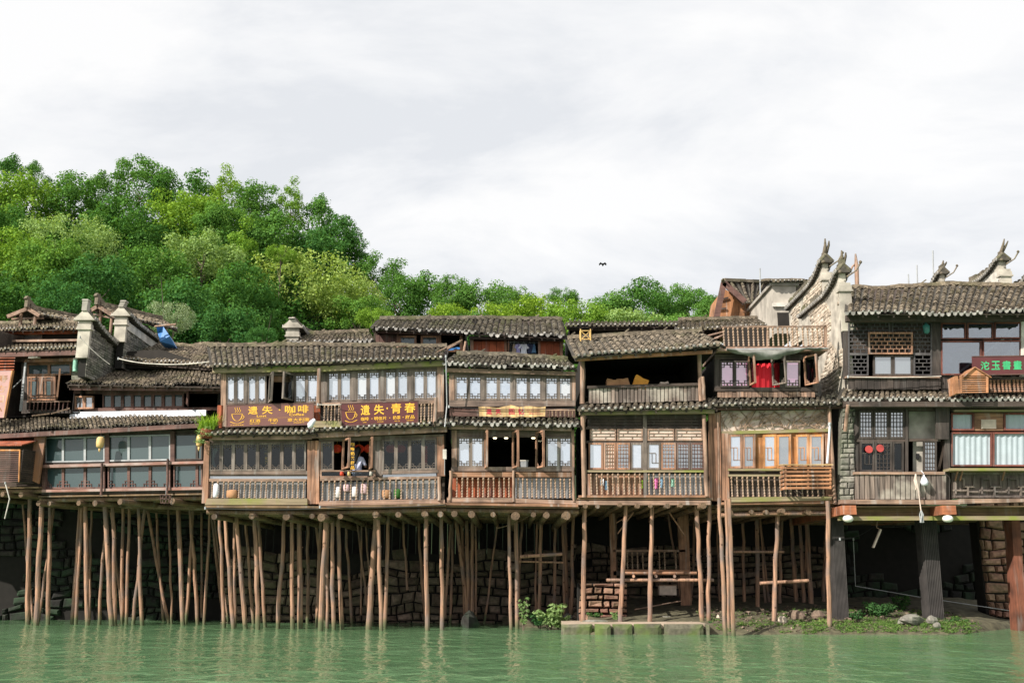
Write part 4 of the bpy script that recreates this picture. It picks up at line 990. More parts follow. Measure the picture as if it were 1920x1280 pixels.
# ================================================================== H5 balcony house
def balcony_house():
    F = Fac(1085, 31.0, 1335, 31.0); zd = F.L(1200, 944, 0).z
    h = F.root('riverside_house', 'stilt house with a big open dark balcony above cream lattice panels', 'house')
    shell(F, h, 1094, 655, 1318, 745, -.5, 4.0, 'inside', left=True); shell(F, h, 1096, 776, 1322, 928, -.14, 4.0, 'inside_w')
    froof(F, h, (1078, 669), (1358, 646), (1316, 624), (1064, 637), .9, 27, mat='tile', seed=21, pitch=.215, course=.17, sag=.05, rough=1.1)
    part(F, h, 'eave_beam', 'orange_h', ('b', (1079, 673), (1336, 659), 6, .75, .12))
    part(F, h, 'round_post', 'grey_v', ('p', (1092, 1092), 672, 757, 9, .2), ('p', (1311, 1314), 660, 752, 8, .2), ('p', (1318, 1320), 706, 750, 7, .35), ('p', (1092, 1095), 778, 932, 8, .25), ('p', (1320, 1325), 778, 930, 8, .25))
    part(F, h, 'hand_rail', 'dark_h', ('q', [(1101, 723), (1318, 717), (1318, 722), (1101, 728)], .18, .14))
    planks(F, h, [(1103, 728), (1317, 721), (1317, 751), (1103, 756)], .1, 30, 'plank', 'balcony_planking', .03, .012, .015)
    froof(F, h, (1087, 769), (1342, 763), (1335, 750), (1096, 756), .5, 26, mat='tile', seed=22, pitch=.205, ridge=False, course=.14, name='eave_roof', sag=.05)
    part(F, h, 'eave_beam', 'mossy', ('b', (1086, 774), (1340, 771), 7, .35, .12))
    part(F, h, 'frame_rail', 'dark_h', ('r', 1100, 777, 1322, 784, .03, .1), ('r', 1100, 800, 1322, 804, .06, .12), ('r', 1100, 826, 1322, 830, .06, .12))
    Wd, Hh, f = F.map([(1102, 784), (1320, 784), (1320, 800), (1102, 800)], .04)
    mb = MB(); fret(mb, f, 0, Wd, 0, Hh, 'shelf', 0, .02); mb.build('frieze_lattice', 'dark_h', h)
    part(F, h, 'frieze_back', 'dark_h', ('r', 1102, 784, 1320, 800, -.02, .03))
    for x0, x1 in ((1106, 1155), (1157, 1205), (1214, 1264), (1266, 1317)):
        Wd, Hh, f = F.map([(x0, 804), (x1, 804), (x1, 826), (x0, 826)], .06); window(h, f, 0, Wd, 0, Hh, 'shelf', 'cream', 'grey_h', name='lattice_panel', t=.022, fw=.04)
    part(F, h, 'wide_post', 'frame', ('r', 1206, 777, 1213, 882, .1, .18), ('r', 1207, 884, 1213, 930, .2, .08))
    sty = ['', 'grid', 'grid', '', 'key', 'grid', 'grid', 'grid']; pm = ['pane_sky', 'cream', 'pane_mid', 'pane_sky', 'pane_sky', 'pane_mid', 'pane_mid', 'pane_mid']; fm = ['brown_v', 'brown_v', 'brown_v', 'frame', 'frame', 'brown_v', 'mauve', 'mauve']
    for i, (x0, x1) in enumerate([(1103, 1131), (1131, 1155), (1155, 1182), (1182, 1206), (1213, 1239), (1239, 1268), (1268, 1294), (1294, 1321)]):
        Wd, Hh, f = F.map([(x0, 830), (x1, 830), (x1, 880), (x0, 880)], .06); window(h, f, 0.01, Wd-.01, 0, Hh, sty[i], pm[i], fm[i], t=.018)
    part(F, h, 'hand_rail', 'mossy', ('r', 1100, 881, 1322, 885, .22, .1))
    part(F, h, 'low_wall', 'brown_v', ('r', 1102, 888, 1208, 929, -.06, .05)); part(F, h, 'low_wall', 'pane_low', ('r', 1213, 888, 1320, 929, -.06, .05))
    railing(F, h, (1104, 887), (1206, 887), 10, .16, 41, brail=0, hrail=0); railing(F, h, (1213, 887), (1320, 887), 11, .16, 41, brail=0, hrail=0)
    part(F, h, 'floor_beam', 'brown_h', ('r', 1085, 928, 1330, 932, .25, .3)); part(F, h, 'floor_beam', 'grey_h', ('r', 1080, 938, 1332, 946, .2, .2))
    mb = None
    deck(F, h, 1082, 1336, 933, 933, .2, 7.6, [(1096, .15, .07), (1121, .15, .07), (1160, .2, .07), (1193, .2, .07), (1220, .15, .06), (1247, .3, .08), (1274, .35, .07), (1312, .5, .095)])
    stilts(F, h, [(1097, 945, 1093, 1168, 10), (1154, 958, 1154, 1120, 8), (1174, 948, 1163, 1168, 10), (1223, 946, 1218, 1168, 10), (1306, 946, 1317, 1168, 10), (1330, 948, 1328, 1168, 9), (1289, 958, 1283, 1150, 10), (1303, 960, 1296, 1126, 6), (1280, 965, 1279, 1110, 5)], zd, .22)
    planks(F, h, [(1328, 776), (1352, 772), (1353, 940), (1330, 938)], .02, 3, 'brown_v', 'side_boards', .08)
    part(F, h, 'drain_pipe', 'grey_v', ('p', (1346, 1349), 778, 936, 4, .15))
    def log(a, b, r, mat='pole', name='cross_log'):
        mb = MB(); mb.tube([inv(F, P(*a)), inv(F, (P(*a)+P(*b))/2), inv(F, P(*b))], r, 8); mb.build(name, mat, h)
    log((1137, 1087, 31.3), (1338, 1087, 31.3), .05); log((1165, 1074, 32.2), (1306, 1074, 32.2), .05, 'brown_h'); log((1165, 1069, 32.8), (1293, 1070, 32.8), .04, 'brown_h')
    for px in (1188, 1230, 1265): log((px, 1080, 31.2), (px, 1077, 33.6), .045)
    log((1255, 960, 32.5), (1284, 1003, 32.5), .025); log((1188, 960, 32), (1158, 1000, 32), .02); log((1155, 980, 32.4), (1186, 962, 32.4), .015)
    log((1190, 1142, 32.8), (1277, 1126, 33.4), .02, 'grey_h')
    # back platform with its own rail
    t = F.root('back_platform', 'small shaded platform with pale balusters under the balcony house', 'platform')
    def fq(x0, y0, x1, y1, Y, th, mat, name):
        a = inv(F, P(x0, y1, Y)); b = inv(F, P(x1, y0, Y)); mb = MB(); mb.box(a.x, b.x, a.y, a.y+th, a.z, b.z); mb.build(name, mat, t)
    fq(1150, 1030, 1285, 1034, 35, .08, 'grey_h', 'rail'); fq(1150, 1070, 1290, 1078, 35, 2.5, 'dark_h', 'floor'); fq(1278, 960, 1290, 1150, 35, .2, 'brown_v', 'post'); fq(1146, 962, 1153, 1115, 35, .15, 'brown_v', 'post')
    for px in (1177, 1186, 1196, 1206, 1237, 1247, 1268):
        a = inv(F, P(px, 1070, 35)); b = inv(F, P(px, 1034, 35)); o = bpy.data.objects.new('baluster', baluster_mesh()); COL.objects.link(o); o.parent = t; o.location = a; o.scale = (1, 1, (b-a).length)
    for args, lb in (((1237, 1098, 1268, 1115), 'pale crate standing in the dark below the shaded platform'),):
        c = F.root('wooden_crate', lb, 'crate'); a = inv(F, P(args[0], args[3], 34.5)); b = inv(F, P(args[2], args[1], 34.5)); mb = MB(); mb.box(a.x, b.x, a.y, a.y+.4, a.z, b.z); mb.build('box', 'cream', c)
        mb = MB(); mb.box(a.x-.02, b.x+.02, a.y-.02, a.y+.42, b.z, b.z+.04); mb.build('lid', 'grey_h', c)
    # cartons on the balcony
    def carton(px0, px1, py0, py1, d, lb, mat, tilt=0, name='carton'):
        c = F.root(name, lb, 'box'); a = F.L(px0, py1, d); b = F.L(px1, py0, d); cx = (a.x+b.x)/2; w_ = (b.x-a.x)/2; hh = b.z-a.z
        mb = MB(); ct, st = cos(tilt), sin(tilt)
        def q(x, y, z): return (cx+x*ct-z*st, -d+y, a.z+x*st+z*ct)
        mb.hexa([q(-w_, 0, 0), q(w_, 0, 0), q(w_, .4, 0), q(-w_, .4, 0), q(-w_, 0, hh), q(w_, 0, hh), q(w_, .4, hh), q(-w_, .4, hh)]); mb.build('body', mat, c)
        mb = MB(); mb.hexa([q(-w_, -.01, hh), q(-w_*.05, -.01, hh), q(-w_*.05, .41, hh), q(-w_, .41, hh), q(-w_*.9, -.01, hh+.05), q(0, -.01, hh+.01), q(0, .41, hh+.01), q(-w_*.9, .41, hh+.05)]); mb.build('flap', mat, c)
    M['card'] = plain('brown cardboard', (.42, .22, .11), .85); M['card_o'] = plain('orange packing sheet', (.75, .33, .04), .7)
    carton(1138, 1160, 712, 727, -.1, 'flat brown carton at the left behind the peeling balcony planks', 'card'); carton(1160, 1182, 710, 727, -.2, 'brown carton leaning on the orange one behind the balcony planks', 'card', .25)
    carton(1184, 1210, 707, 729, -.15, 'bright orange carton tilted behind the balcony planks', 'card_o', -.35); carton(1241, 1256, 716, 726, -.1, 'small pale carton alone on the right part of the balcony', 'cream', .3)
    # bits behind the lower balusters
    M['pink'] = plain('pink cloth', (.75, .18, .42), .8); M['mint'] = plain('mint cloth', (.35, .62, .5), .8); M['limec'] = plain('lime cloth', (.35, .6, .05), .8); M['bluec'] = plain('pale blue cloth', (.3, .5, .7), .8)
    for x0, x1, y0, y1, mt, lb in ((1125, 1132, 897, 910, 'white_cloth', 'white rag hung behind the left balusters of the balcony house'), (1134, 1141, 901, 918, 'bluec', 'pale blue cloth behind the left balusters'), (1203, 1206, 900, 915, 'limec', 'lime green cloth beside the middle post of the lower balusters'),
         (1214, 1219, 890, 903, 'mint', 'mint green cloth just right of the middle post'), (1225, 1234, 896, 916, 'pink', 'pink cloth behind the right balusters'), (1236, 1242, 894, 914, 'bluec', 'pale blue cloth right of the pink one behind the balusters'), (1258, 1266, 897, 912, 'mint', 'mint cloth right of the pale blue one behind the balusters')):
        c = F.root('hanging_cloth', lb, 'cloth', group='washing behind the lower balusters'); Wd, Hh, f = F.map([(x0, y0), (x1, y0), (x1, y1), (x0, y1)], .05)
        mb = MB(); n = 6; vs = []
        for j in range(4):
            for i in range(n+1): vs.append(f(Wd*i/n*(1-.1*(3-j)/3), Hh*j/3, .02*sin(i*1.9+j)))
        vs2 = [(v[0], v[1]+.008, v[2]) for v in vs]; fs = [(j*(n+1)+i, j*(n+1)+i+1, (j+1)*(n+1)+i+1, (j+1)*(n+1)+i) for j in range(3) for i in range(n)]
        mb.add(vs, fs, 0, True); mb.add(vs2, [g[::-1] for g in fs], 0, True); mb.build('cloth_fold', mt, c)
    # bamboo stool on the roof
    t = F.root('bamboo_stool', 'small yellow bamboo stool standing on the tiles left of the balcony roof ridge', 'stool')
    M['bamboo'] = plain('yellow bamboo', (.62, .40, .13), .6)
    o = F.L(1089, 637, -.4); s = .32
    for dx in (0, s):
        for dy in (0, s*.8): mb = MB(); mb.tube([o+Vector((dx, dy, -.05)), o+Vector((dx, dy, .36))], .022, 6); mb.build('leg', 'bamboo', t)
    mb = MB(); mb.tube([o+Vector((0, 0, 0)), o+Vector((s, 0, .3))], .014, 5); mb.tube([o+Vector((s, 0, 0)), o+Vector((0, 0, .3))], .014, 5); mb.tube([o+Vector((0, 0, .3)), o+Vector((s, 0, .3))], .018, 5); mb.tube([o+Vector((0, 0, .02)), o+Vector((s, 0, .02))], .018, 5); mb.build('brace', 'bamboo', t)
balcony_house()

# ================================================================== H6 red curtain house
def curtain_house():
    F = Fac(1335, 31.0, 1578, 31.0); zd = F.L(1450, 944, 0).z
    h = F.root('riverside_house', 'stilt house with a roof terrace railing, bright red curtains and orange windows below', 'house')
    shell(F, h, 1345, 668, 1530, 742, -.2, 3.5, 'inside', out_mat=None); shell(F, h, 1360, 768, 1558, 932, -.14, 3.5, 'inside_w')
    # terrace
    railing(F, h, (1353, 614), (1548, 613), 21, .15, 36, brail=4, hrail=3, thick=1.1)
    part(F, h, 'terrace_floor', 'grey_h', ('q', [(1345, 653), (1552, 652), (1552, 657), (1345, 658)], .3, 2.5))
    part(F, h, 'end_post', 'grey_v', ('r', 1546, 609, 1551, 655, .18, .1), ('r', 1438, 612, 1443, 652, .16, .08))
    part(F, h, 'back_wall', 'inside', ('r', 1360, 612, 1440, 652, -2.2, .1))
    t = F.root('canvas_awning', 'sagging grey tarpaulin slung under the terrace railing above the red curtains', 'awning')
    mb = MB(); n = 26; vs = []
    a = F.L(1362, 655, .45); b = F.L(1550, 653, .45)
    for j in range(5):
        for i in range(n+1):
            u = i/n; p = a.lerp(b, u); dr = (.05+.30*sin(pi*min(1, u*1.25))**1.5)*(j/4)
            vs.append((p.x, p.y-.18*sin(j*pi/4)-.05*sin(u*23+j), p.z-dr+.025*sin(u*31+j*2)))
    fs = [(j*(n+1)+i, j*(n+1)+i+1, (j+1)*(n+1)+i+1, (j+1)*(n+1)+i) for j in range(4) for i in range(n)]
    mb.add(vs, fs, 0, True); mb.add([(v[0], v[1]+.015, v[2]) for v in vs], [g[::-1] for g in fs], 0, True); mb.build('canvas', 'tarp_g', t)
    mb = MB(); mb.tube([a, b], .03, 6); mb.build('pole', 'metal', t)
    # curtain storey
    part(F, h, 'frame_rail', 'dark_h', ('r', 1340, 664, 1535, 674, .03, .12), ('r', 1340, 726, 1532, 733, .05, .14)); part(F, h, 'corner_post', 'dark_v', ('r', 1340, 674, 1350, 733, .04, .14), ('r', 1526, 674, 1534, 735, .04, .14), ('r', 1462, 680, 1472, 726, .04, .1))
    win_row(F, h, [(1350, 676), (1404, 676), (1404, 726), (1350, 726)], .06, 2, 'corner', 'pane_pink', fm='dark_v')
    win_row(F, h, [(1472, 676), (1500, 676), (1500, 726), (1472, 726)], .06, 1, 'low', 'pane_pink', fm='frame')
    casement(F, h, 1406, 669, 723, .5, 84, .08, '', 'brown_v'); casement(F, h, 1449, 670, 723, .55, 55, .08, 'corner', 'frame'); casement(F, h, 1510, 669, 723, .55, 62, .08, 'low', 'brown_v')
    Wd, Hh, f = F.map([(1409, 682), (1462, 680), (1462, 727), (1409, 728)], -.02); mb = MB(); n = 40
    vs = [f(Wd*i/n, Hh*j, .03*sin(i*.8)+.02*sin(i*2.1)) for j in (0, 1) for i in range(n+1)]; fs = [(i, i+1, n+2+i, n+1+i) for i in range(n)]
    mb.add(vs, fs, 0, True); mb.build('curtain', 'red_cloth', h, label='bright red curtain')
    planks(F, h, [(1345, 735), (1528, 735), (1528, 744), (1345, 745)], .02, 26, 'grey_v')
    froof(F, h, (1332, 759), (1582, 757), (1576, 741), (1340, 745), .5, 25, mat='tile_dk', seed=31, ridge=False, course=.14, name='eave_roof')
    part(F, h, 'eave_beam', 'mauve', ('b', (1340, 764), (1582, 761), 8, .35, .12))
    # crazy lattice frieze
    Wd, Hh, f = F.map([(1352, 770), (1553, 768), (1553, 804), (1352, 808)], .05); mb = MB(); R = random.Random(3)
    for i in range(95):
        x = R.uniform(0, Wd); y = R.uniform(.05, Hh-.05); an = R.choice([.5, -.6, 1.1, -1.1, .2])+R.uniform(-.2, .2); ln = R.uniform(.12, .3)
        a_ = (min(Wd, max(0, x-cos(an)*ln)), min(Hh, max(0, y-sin(an)*ln))); b_ = (min(Wd, max(0, x+cos(an)*ln)), min(Hh, max(0, y+sin(an)*ln)))
        mb.bar(f(*a_, .01+.004*(i % 5)), f(*b_, .01+.004*(i % 5)), .028, .02)
    mb.build('crazed_lattice', 'raw', h); mb = MB(); mrect(mb, f, 0, 0, Wd, Hh, -.02, .04); mb.build('frieze_back', 'cream', h)
    part(F, h, 'frame_rail', 'mossy', ('q', [(1352, 808), (1553, 803), (1553, 809), (1352, 814)], .09, .12))
    planks(F, h, [(1351, 812), (1366, 812), (1368, 938), (1353, 938)], .08, 2, 'brown_v', 'wide_post', .1); planks(F, h, [(1547, 812), (1558, 812), (1562, 938), (1548, 938)], .08, 1, 'brown_v', 'wide_post', .1)
    planks(F, h, [(1366, 812), (1547, 808), (1547, 880), (1366, 880)], -.03, 14, 'orange', 'window_wall')
    for i, (x0, x1) in enumerate([(1366, 1392), (1392, 1416), (1430, 1456), (1456, 1483), (1492, 1517), (1517, 1544)]):
        Wd, Hh, f = F.map([(x0, 815), (x1, 814), (x1, 877), (x0, 878)], .06); window(h, f, .005, Wd-.005, 0, Hh, 'key' if i != 3 else '', 'pane_blue' if i in (0, 2) else 'pane_mid', 'brown_v' if i < 2 else 'orange', fw=.065, t=.016)
    part(F, h, 'hand_rail', 'mossy', ('r', 1366, 878, 1470, 882, .16, .1), ('r', 1366, 889, 1470, 893, .2, .1)); part(F, h, 'low_wall', 'dark_h', ('r', 1368, 893, 1550, 932, -.05, .05), ('r', 1368, 882, 1550, 889, -.02, .05))
    railing(F, h, (1368, 893), (1550, 893), 18, .18, 39, brail=0, hrail=0)
    part(F, h, 'floor_beam', 'mossy', ('q', [(1366, 932), (1560, 930), (1560, 937), (1366, 941)], .25, .3)); part(F, h, 'floor_beam', 'brown_h', ('q', [(1352, 941), (1575, 938), (1575, 943), (1352, 946)], .2, .3))
    part(F, h, 'round_post', 'grey_v', ('p', (1555, 1566), 766, 945, 7, .3))
    deck(F, h, 1345, 1580, 945, 943, .1, 7.6, [(1366, .1, .09), (1410, .0, .07), (1434, .1, .07), (1460, .35, .075), (1515, .1, .09)])
    mb = MB(); mb.tube([F.L(1352, 966, -.1), F.L(1450, 962, -.1), F.L(1556, 962, -.1)], .07, 8); mb.build('cross_log', 'pole', h)
    stilts(F, h, [(1349, 946, 1360, 1183, 9), (1361, 950, 1367, 1180, 7), (1368, 950, 1375, 1183, 9), (1344, 962, 1350, 1150, 5), (1393, 968, 1395, 1140, 7), (1418, 966, 1422, 1164, 9), (1424, 968, 1444, 1150, 6), (1459, 955, 1450, 1174, 10), (1466, 966, 1461, 1162, 7),
       (1482, 968, 1493, 1125, 9), (1498, 966, 1508, 1152, 8), (1511, 965, 1523, 1162, 11), (1550, 962, 1543, 1150, 8), (1552, 950, 1555, 1179, 10)], zd, .12)
    def log(a, b, r, mat='pole', name='cross_log'):
        mb = MB(); mb.tube([inv(F, P(*a)), inv(F, (P(*a)+P(*b))/2), inv(F, P(*b))], r, 8); mb.build(name, mat, h)
    log((1375, 1034, 33), (1470, 1034, 33), .04); log((1425, 1093, 31.8), (1516, 1088, 31.8), .055)
    # slatted box
    t = F.root('slatted_box', 'orange brown slatted timber box hung on the balusters under the orange windows', 'air conditioner cover')
    Wd, Hh, f = F.map([(1472, 872), (1559, 872), (1559, 917), (1472, 918)], .75); n = 6
    mb = MB()
    for i in range(n): mrect(mb, f, 0, Hh*i/n+.02, Wd, Hh*(i+.72)/n, .0, .02)
    for i in range(n): mb.box(*(lambda p: (p[0]-.02, p[0], p[1], p[1]+.5, p[2], p[2]+Hh/n*.65))(f(0, Hh*i/n+.02, 0)))
    mb.build('slats', 'orange_h', t); mb = MB()
    for x in (0.0, Wd/2-.02, Wd-.05): mrect(mb, f, x, 0, x+.05, Hh, -.022, .03)
    mb.build('stiles', 'orange_h', t); mb = MB(); a = f(-.04, Hh, .06); b = f(Wd+.04, Hh, .06); mb.hexa([a, b, (b[0], b[1]+.65, b[2]+.06), (a[0], a[1]+.65, a[2]+.06), (a[0], a[1], a[2]+.03), (b[0], b[1], b[2]+.03), (b[0], b[1]+.65, b[2]+.09), (a[0], a[1]+.65, a[2]+.09)]); mb.build('lid', 'sign_wood', t)
    t = F.root('plastic_pipe', 'white drainpipe beside the right post of the orange windowed storey', 'pipe'); mb = MB(); mb.tube([F.L(1556, 795, .35), F.L(1554, 830, .35), F.L(1551, 868, .35)], .035, 8); mb.build('pipe', 'white_p', t); mb = MB(); mb.tube([F.L(1555, 798, .35), F.L(1556, 792, .35)], .05, 8); mb.build('collar', 'metal', t)
curtain_house()

# ================================================================== horse-head gable walls
def gable(label, pxl, pxr, Yf, pyf, pxe, pye, zb, side, mat, cap='block', tip=None, name='gable_wall', band=False, hot=.5, face='lime', zfront=None):
    if zfront: zfront = P(0, zfront, Yf).z
    """a fire wall running away from the river: front pilaster between two pixel columns, coping seen from pyf (front) to pxe,pye (rear end)"""
    L_ = P(pxl, pyf, Yf); R_ = P(pxr, pyf, Yf); zf = L_.z
    X = R_.x if side > 0 else L_.x; X2 = L_.x if side > 0 else R_.x
    Yr = Yf+.5
    while Yr < Yf+14 and (P(pxe, pye, Yr).x-X)*side < 0: Yr += .05
    # walls left of centre: X negative; a rear point on the same X lies nearer the middle
    best = min((abs(P(pxe, pye, Yf+.5+k*.05).x-X), Yf+.5+k*.05) for k in range(260)); Yr = best[1]; zr = P(pxe, pye, Yr).z
    t = thing(name, label, 'gable wall', (X, Yf, zb)); o = Vector((X, Yf, zb))
    x0, x1 = sorted((X-o.x, X2-o.x)); ln = Yr-Yf; n = 10
    prof = [(ln*i/n, zf+(zr-zf)*(i/n)+(-.18*sin(pi*i/n) if abs(zf-zr) > .5 else 0)-zb) for i in range(n+1)]
    core = MB()
    for (ya, za), (yb, zb_) in zip(prof[:-1], prof[1:]):
        core.hexa([(x0+.05, ya, 0), (x1-.05, ya, 0), (x1-.05, yb, 0), (x0+.05, yb, 0), (x0+.05, ya, za), (x1-.05, ya, za), (x1-.05, yb, zb_), (x0+.05, yb, zb_)])
    core.build('wall_core', 'mortar' if mat == 'stone_g' else 'lime' if mat == 'stone_w' else 'white', t)
    if mat.startswith('stone'):
        H_ = max(zf, zr)-zb; mb = MB(); xs_ = x1-.05 if side > 0 else x0+.05
        f = (lambda a, b, o_: (xs_+side*o_, a, b))
        hole = lambda a, b: b > prof[min(n, max(0, int(a/ln*n)))][1]-.12
        blockwall(mb, f, ln, H_, .26 if mat == 'stone_w' else .28, .11 if mat == 'stone_w' else .09, int(pxl), depth=.02, gap=.008, hole=(lambda a, b: hole(a, b) or (mat == 'stone_w' and noise.noise(Vector((a*.6, b*.6, 5))) > .05)), out=.02); mb.build('stone_facing', mat, t)
    p = MB(); p.box(x0-.03, x1+.03, -.14, 0, (zfront-zb if zfront else 0), zf-zb); p.box(x0-.08, x1+.08, -.20, .1, zf-zb-.30, zf-zb-.24); p.box(x0-.055, x1+.055, -.17, .05, zf-zb-.24, zf-zb-.1); p.build('pilaster', face, t)
    if band:
        b = MB(); xs_ = (x1-.05 if side > 0 else x0+.05)
        for (ya, za), (yb, z2) in zip(prof[:-1], prof[1:]): b.hexa([(xs_, ya, za-.42), (xs_+side*.06, ya, za-.42), (xs_+side*.06, yb, z2-.42), (xs_, yb, z2-.42), (xs_, ya, za-.12), (xs_+side*.06, ya, za-.12), (xs_+side*.06, yb, z2-.12), (xs_, yb, z2-.12)])
        b.build('plaster_band', 'white', t)
    # coping: little tiles falling to both sides plus ridge
    c = MB(); R = random.Random(int(pxl)); k = int(ln/.16); xm = (x0+x1)/2; hw = (x1-x0)/2+(.14 if cap == 'block' else .06)
    c.v = []
    def zt(y):
        u = y/ln*n; i = min(n-1, max(0, int(u))); return prof[i][1]+(prof[i+1][1]-prof[i][1])*(u-i)
    for i in range(-1, k+1):
        y = i*.16; z = zt(max(0, y))+((.12*(1-max(0, y)/.9)**2 if y < .9 else 0) if cap == 'block' else (.42*(1-max(0, y)/1.7)**2 if y < 1.7 else 0))
        for s_ in (-1, 1):
            a = Vector((xm, y+.05, z+.22)); b = Vector((xm+s_*hw, y+.05, z-.02)); c.tube([a, b], [.06, .075*R.uniform(.8, 1.15)], 6, 0)
            e_ = Vector((xm+s_*(hw+.02), y+.05, z-.02)); c.tube([e_, e_+Vector((s_*.03, 0, -.01))], .06, 7, 2)
        c.hexa([(xm-hw, y, z-.08), (xm+hw, y, z-.08), (xm+hw, y+.16, z-.08), (xm-hw, y+.16, z-.08), (xm-.05, y, z+.2), (xm+.05, y, z+.2), (xm+.05, y+.16, z+.2), (xm-.05, y+.16, z+.2)], 1)
        if R.random() < .9: c.box(xm-.07, xm+.07, y+.01, y+.14, z+.2, z+.32+R.uniform(0, .05)); 
    c.build('coping', ['tile_dk', 'trough', 'end'], t)
    g = MB(); zc = zf-zb; g.add([(x0-.2, -.25, zc+.02), (x1+.2, -.25, zc+.02), (xm, -.25, zc+.42), (x0-.2, -.1, zc+.02), (x1+.2, -.1, zc+.02), (xm, -.1, zc+.42)], [(0, 1, 2), (5, 4, 3), (0, 3, 4, 1), (1, 4, 5, 2), (2, 5, 3, 0)]); g.build('pediment', face, t) if cap == 'block' else None
    fn = MB(); tp = P(tip[0], tip[1], Yf-.25) if tip else None; zt_ = tp.z-zb; xt = tp.x-o.x
    if cap == 'block':
        fn.hexa([(xm-.09, -.3, zc+.35), (xm+.09, -.3, zc+.35), (xm+.09, -.05, zc+.35), (xm-.09, -.05, zc+.35), (xt-.10, -.34, zt_), (xt+.09, -.34, zt_), (xt+.09, -.1, zt_), (xt-.10, -.1, zt_)])
        fn.hexa([(xt-.12, -.36, zt_), (xt+.11, -.36, zt_), (xt+.11, -.08, zt_), (xt-.12, -.08, zt_), (xt-.10, -.34, zt_+.04), (xt+.09, -.34, zt_+.04), (xt+.09, -.1, zt_+.04), (xt-.10, -.1, zt_+.04)])
    else:
        h_ = zt_-zc
        sw = MB()
        for i in range(8):
            y_ = i*.2; za, zb2 = (.42*(1-y_/1.7)**2, .42*(1-min(1.7, y_+.2)/1.7)**2); sw.hexa([(x0+.06, y_, zc-.1), (x1-.06, y_, zc-.1), (x1-.06, y_+.2, zc-.1), (x0+.06, y_+.2, zc-.1), (x0+.06, y_, zc+za), (x1-.06, y_, zc+za), (x1-.06, y_+.2, zc+zb2), (x0+.06, y_+.2, zc+zb2)])
        sw.build('swept_gable_top', face, t)
        for q, off, rr in ((0, 0, 1.0), (1, .12, .8)):
            pts = [Vector((xm, .7, zc+.3)), Vector((xm, .25, zc+.55)), Vector((xm+off*.5, -.02, zc+.55+(h_-.5)*.35)), Vector((xm+(xt-xm)*.5+off, -.12, zc+.55+(h_-.45)*.7)), Vector((xt+off*1.1, -.16, zc+h_*(1.08 if q == 0 else 1.0)+.06))]
            fn.tube(pts, [.10*rr, .10*rr, .075*rr, .05*rr, .02], 6, wob=.12)
        a = Vector((xm+.1, -.1, zc+.2)); fn.tube([a, a+Vector((.28, -.1, .18)), a+Vector((.42, -.15, .42))], [.03, .025, .03], 5); fn.lathe([(-.05, .03), (0, .06), (.05, .03)], tuple(a+Vector((.42, -.15, .45))), 6)
        fn.lathe([(-.05, .04), (0, .08), (.06, .03)], tuple(a+Vector((-.25, -.15, .12))), 6)
    fn.build('finial', 'plaster' if cap == 'block' else 'tile', t)
    return t
gable('grey brick horse head gable wall nearest the left edge with a bleached front pilaster', 153, 172, 33.6, 604, 230, 662, P(0, 706, 33.6).z, 1, 'stone_g', 'block', (162, 564), zfront=672)
gable('grey gable wall with a wide pale plaster band under its coping, left of the blue tarpaulin', 221, 239, 35.6, 596, 318, 655, P(0, 690, 35.6).z, 1, 'stone_g', 'block', (233, 566), band=True, face='lime', zfront=642)
gable('small mossy gable end with a pale pilaster behind the coffee house roof', 541, 560, 35.2, 618, 592, 636, P(0, 645, 35.2).z, 1, 'stone_g', 'block', (548, 598), face='lime')
gable('tall sunlit limewashed stone gable wall, the rear and higher step with twin horns', 1541, 1557, 32.5, 512, 1476, 578, P(0, 600, 32.5).z, -1, 'stone_w', 'horn', (1549, 453))
gable('sunlit limewashed stone gable wall, the front and lower step beside the black lattice wall', 1572, 1590, 30.7, 532, 1500, 592, P(0, 745, 30.7).z, -1, 'stone_w', 'horn', (1580, 475), zfront=622)
gable('plain bright white gable wall with a tall curved horn near the right edge', 1872, 1890, 36.5, 506, 1812, 536, P(0, 585, 36.5).z, -1, 'white', 'horn', (1886, 453))
gable('white gable wall cut by the right edge of the view', 1946, 1966, 35.5, 512, 1880, 556, P(0, 585, 35.5).z, -1, 'white', 'horn', (1955, 465))
gable('short weathered gable end with a stubby horn rising behind the long right roof', 1762, 1775, 39.0, 530, 1744, 541, P(0, 560, 39).z, -1, 'white', 'horn', (1771, 492))

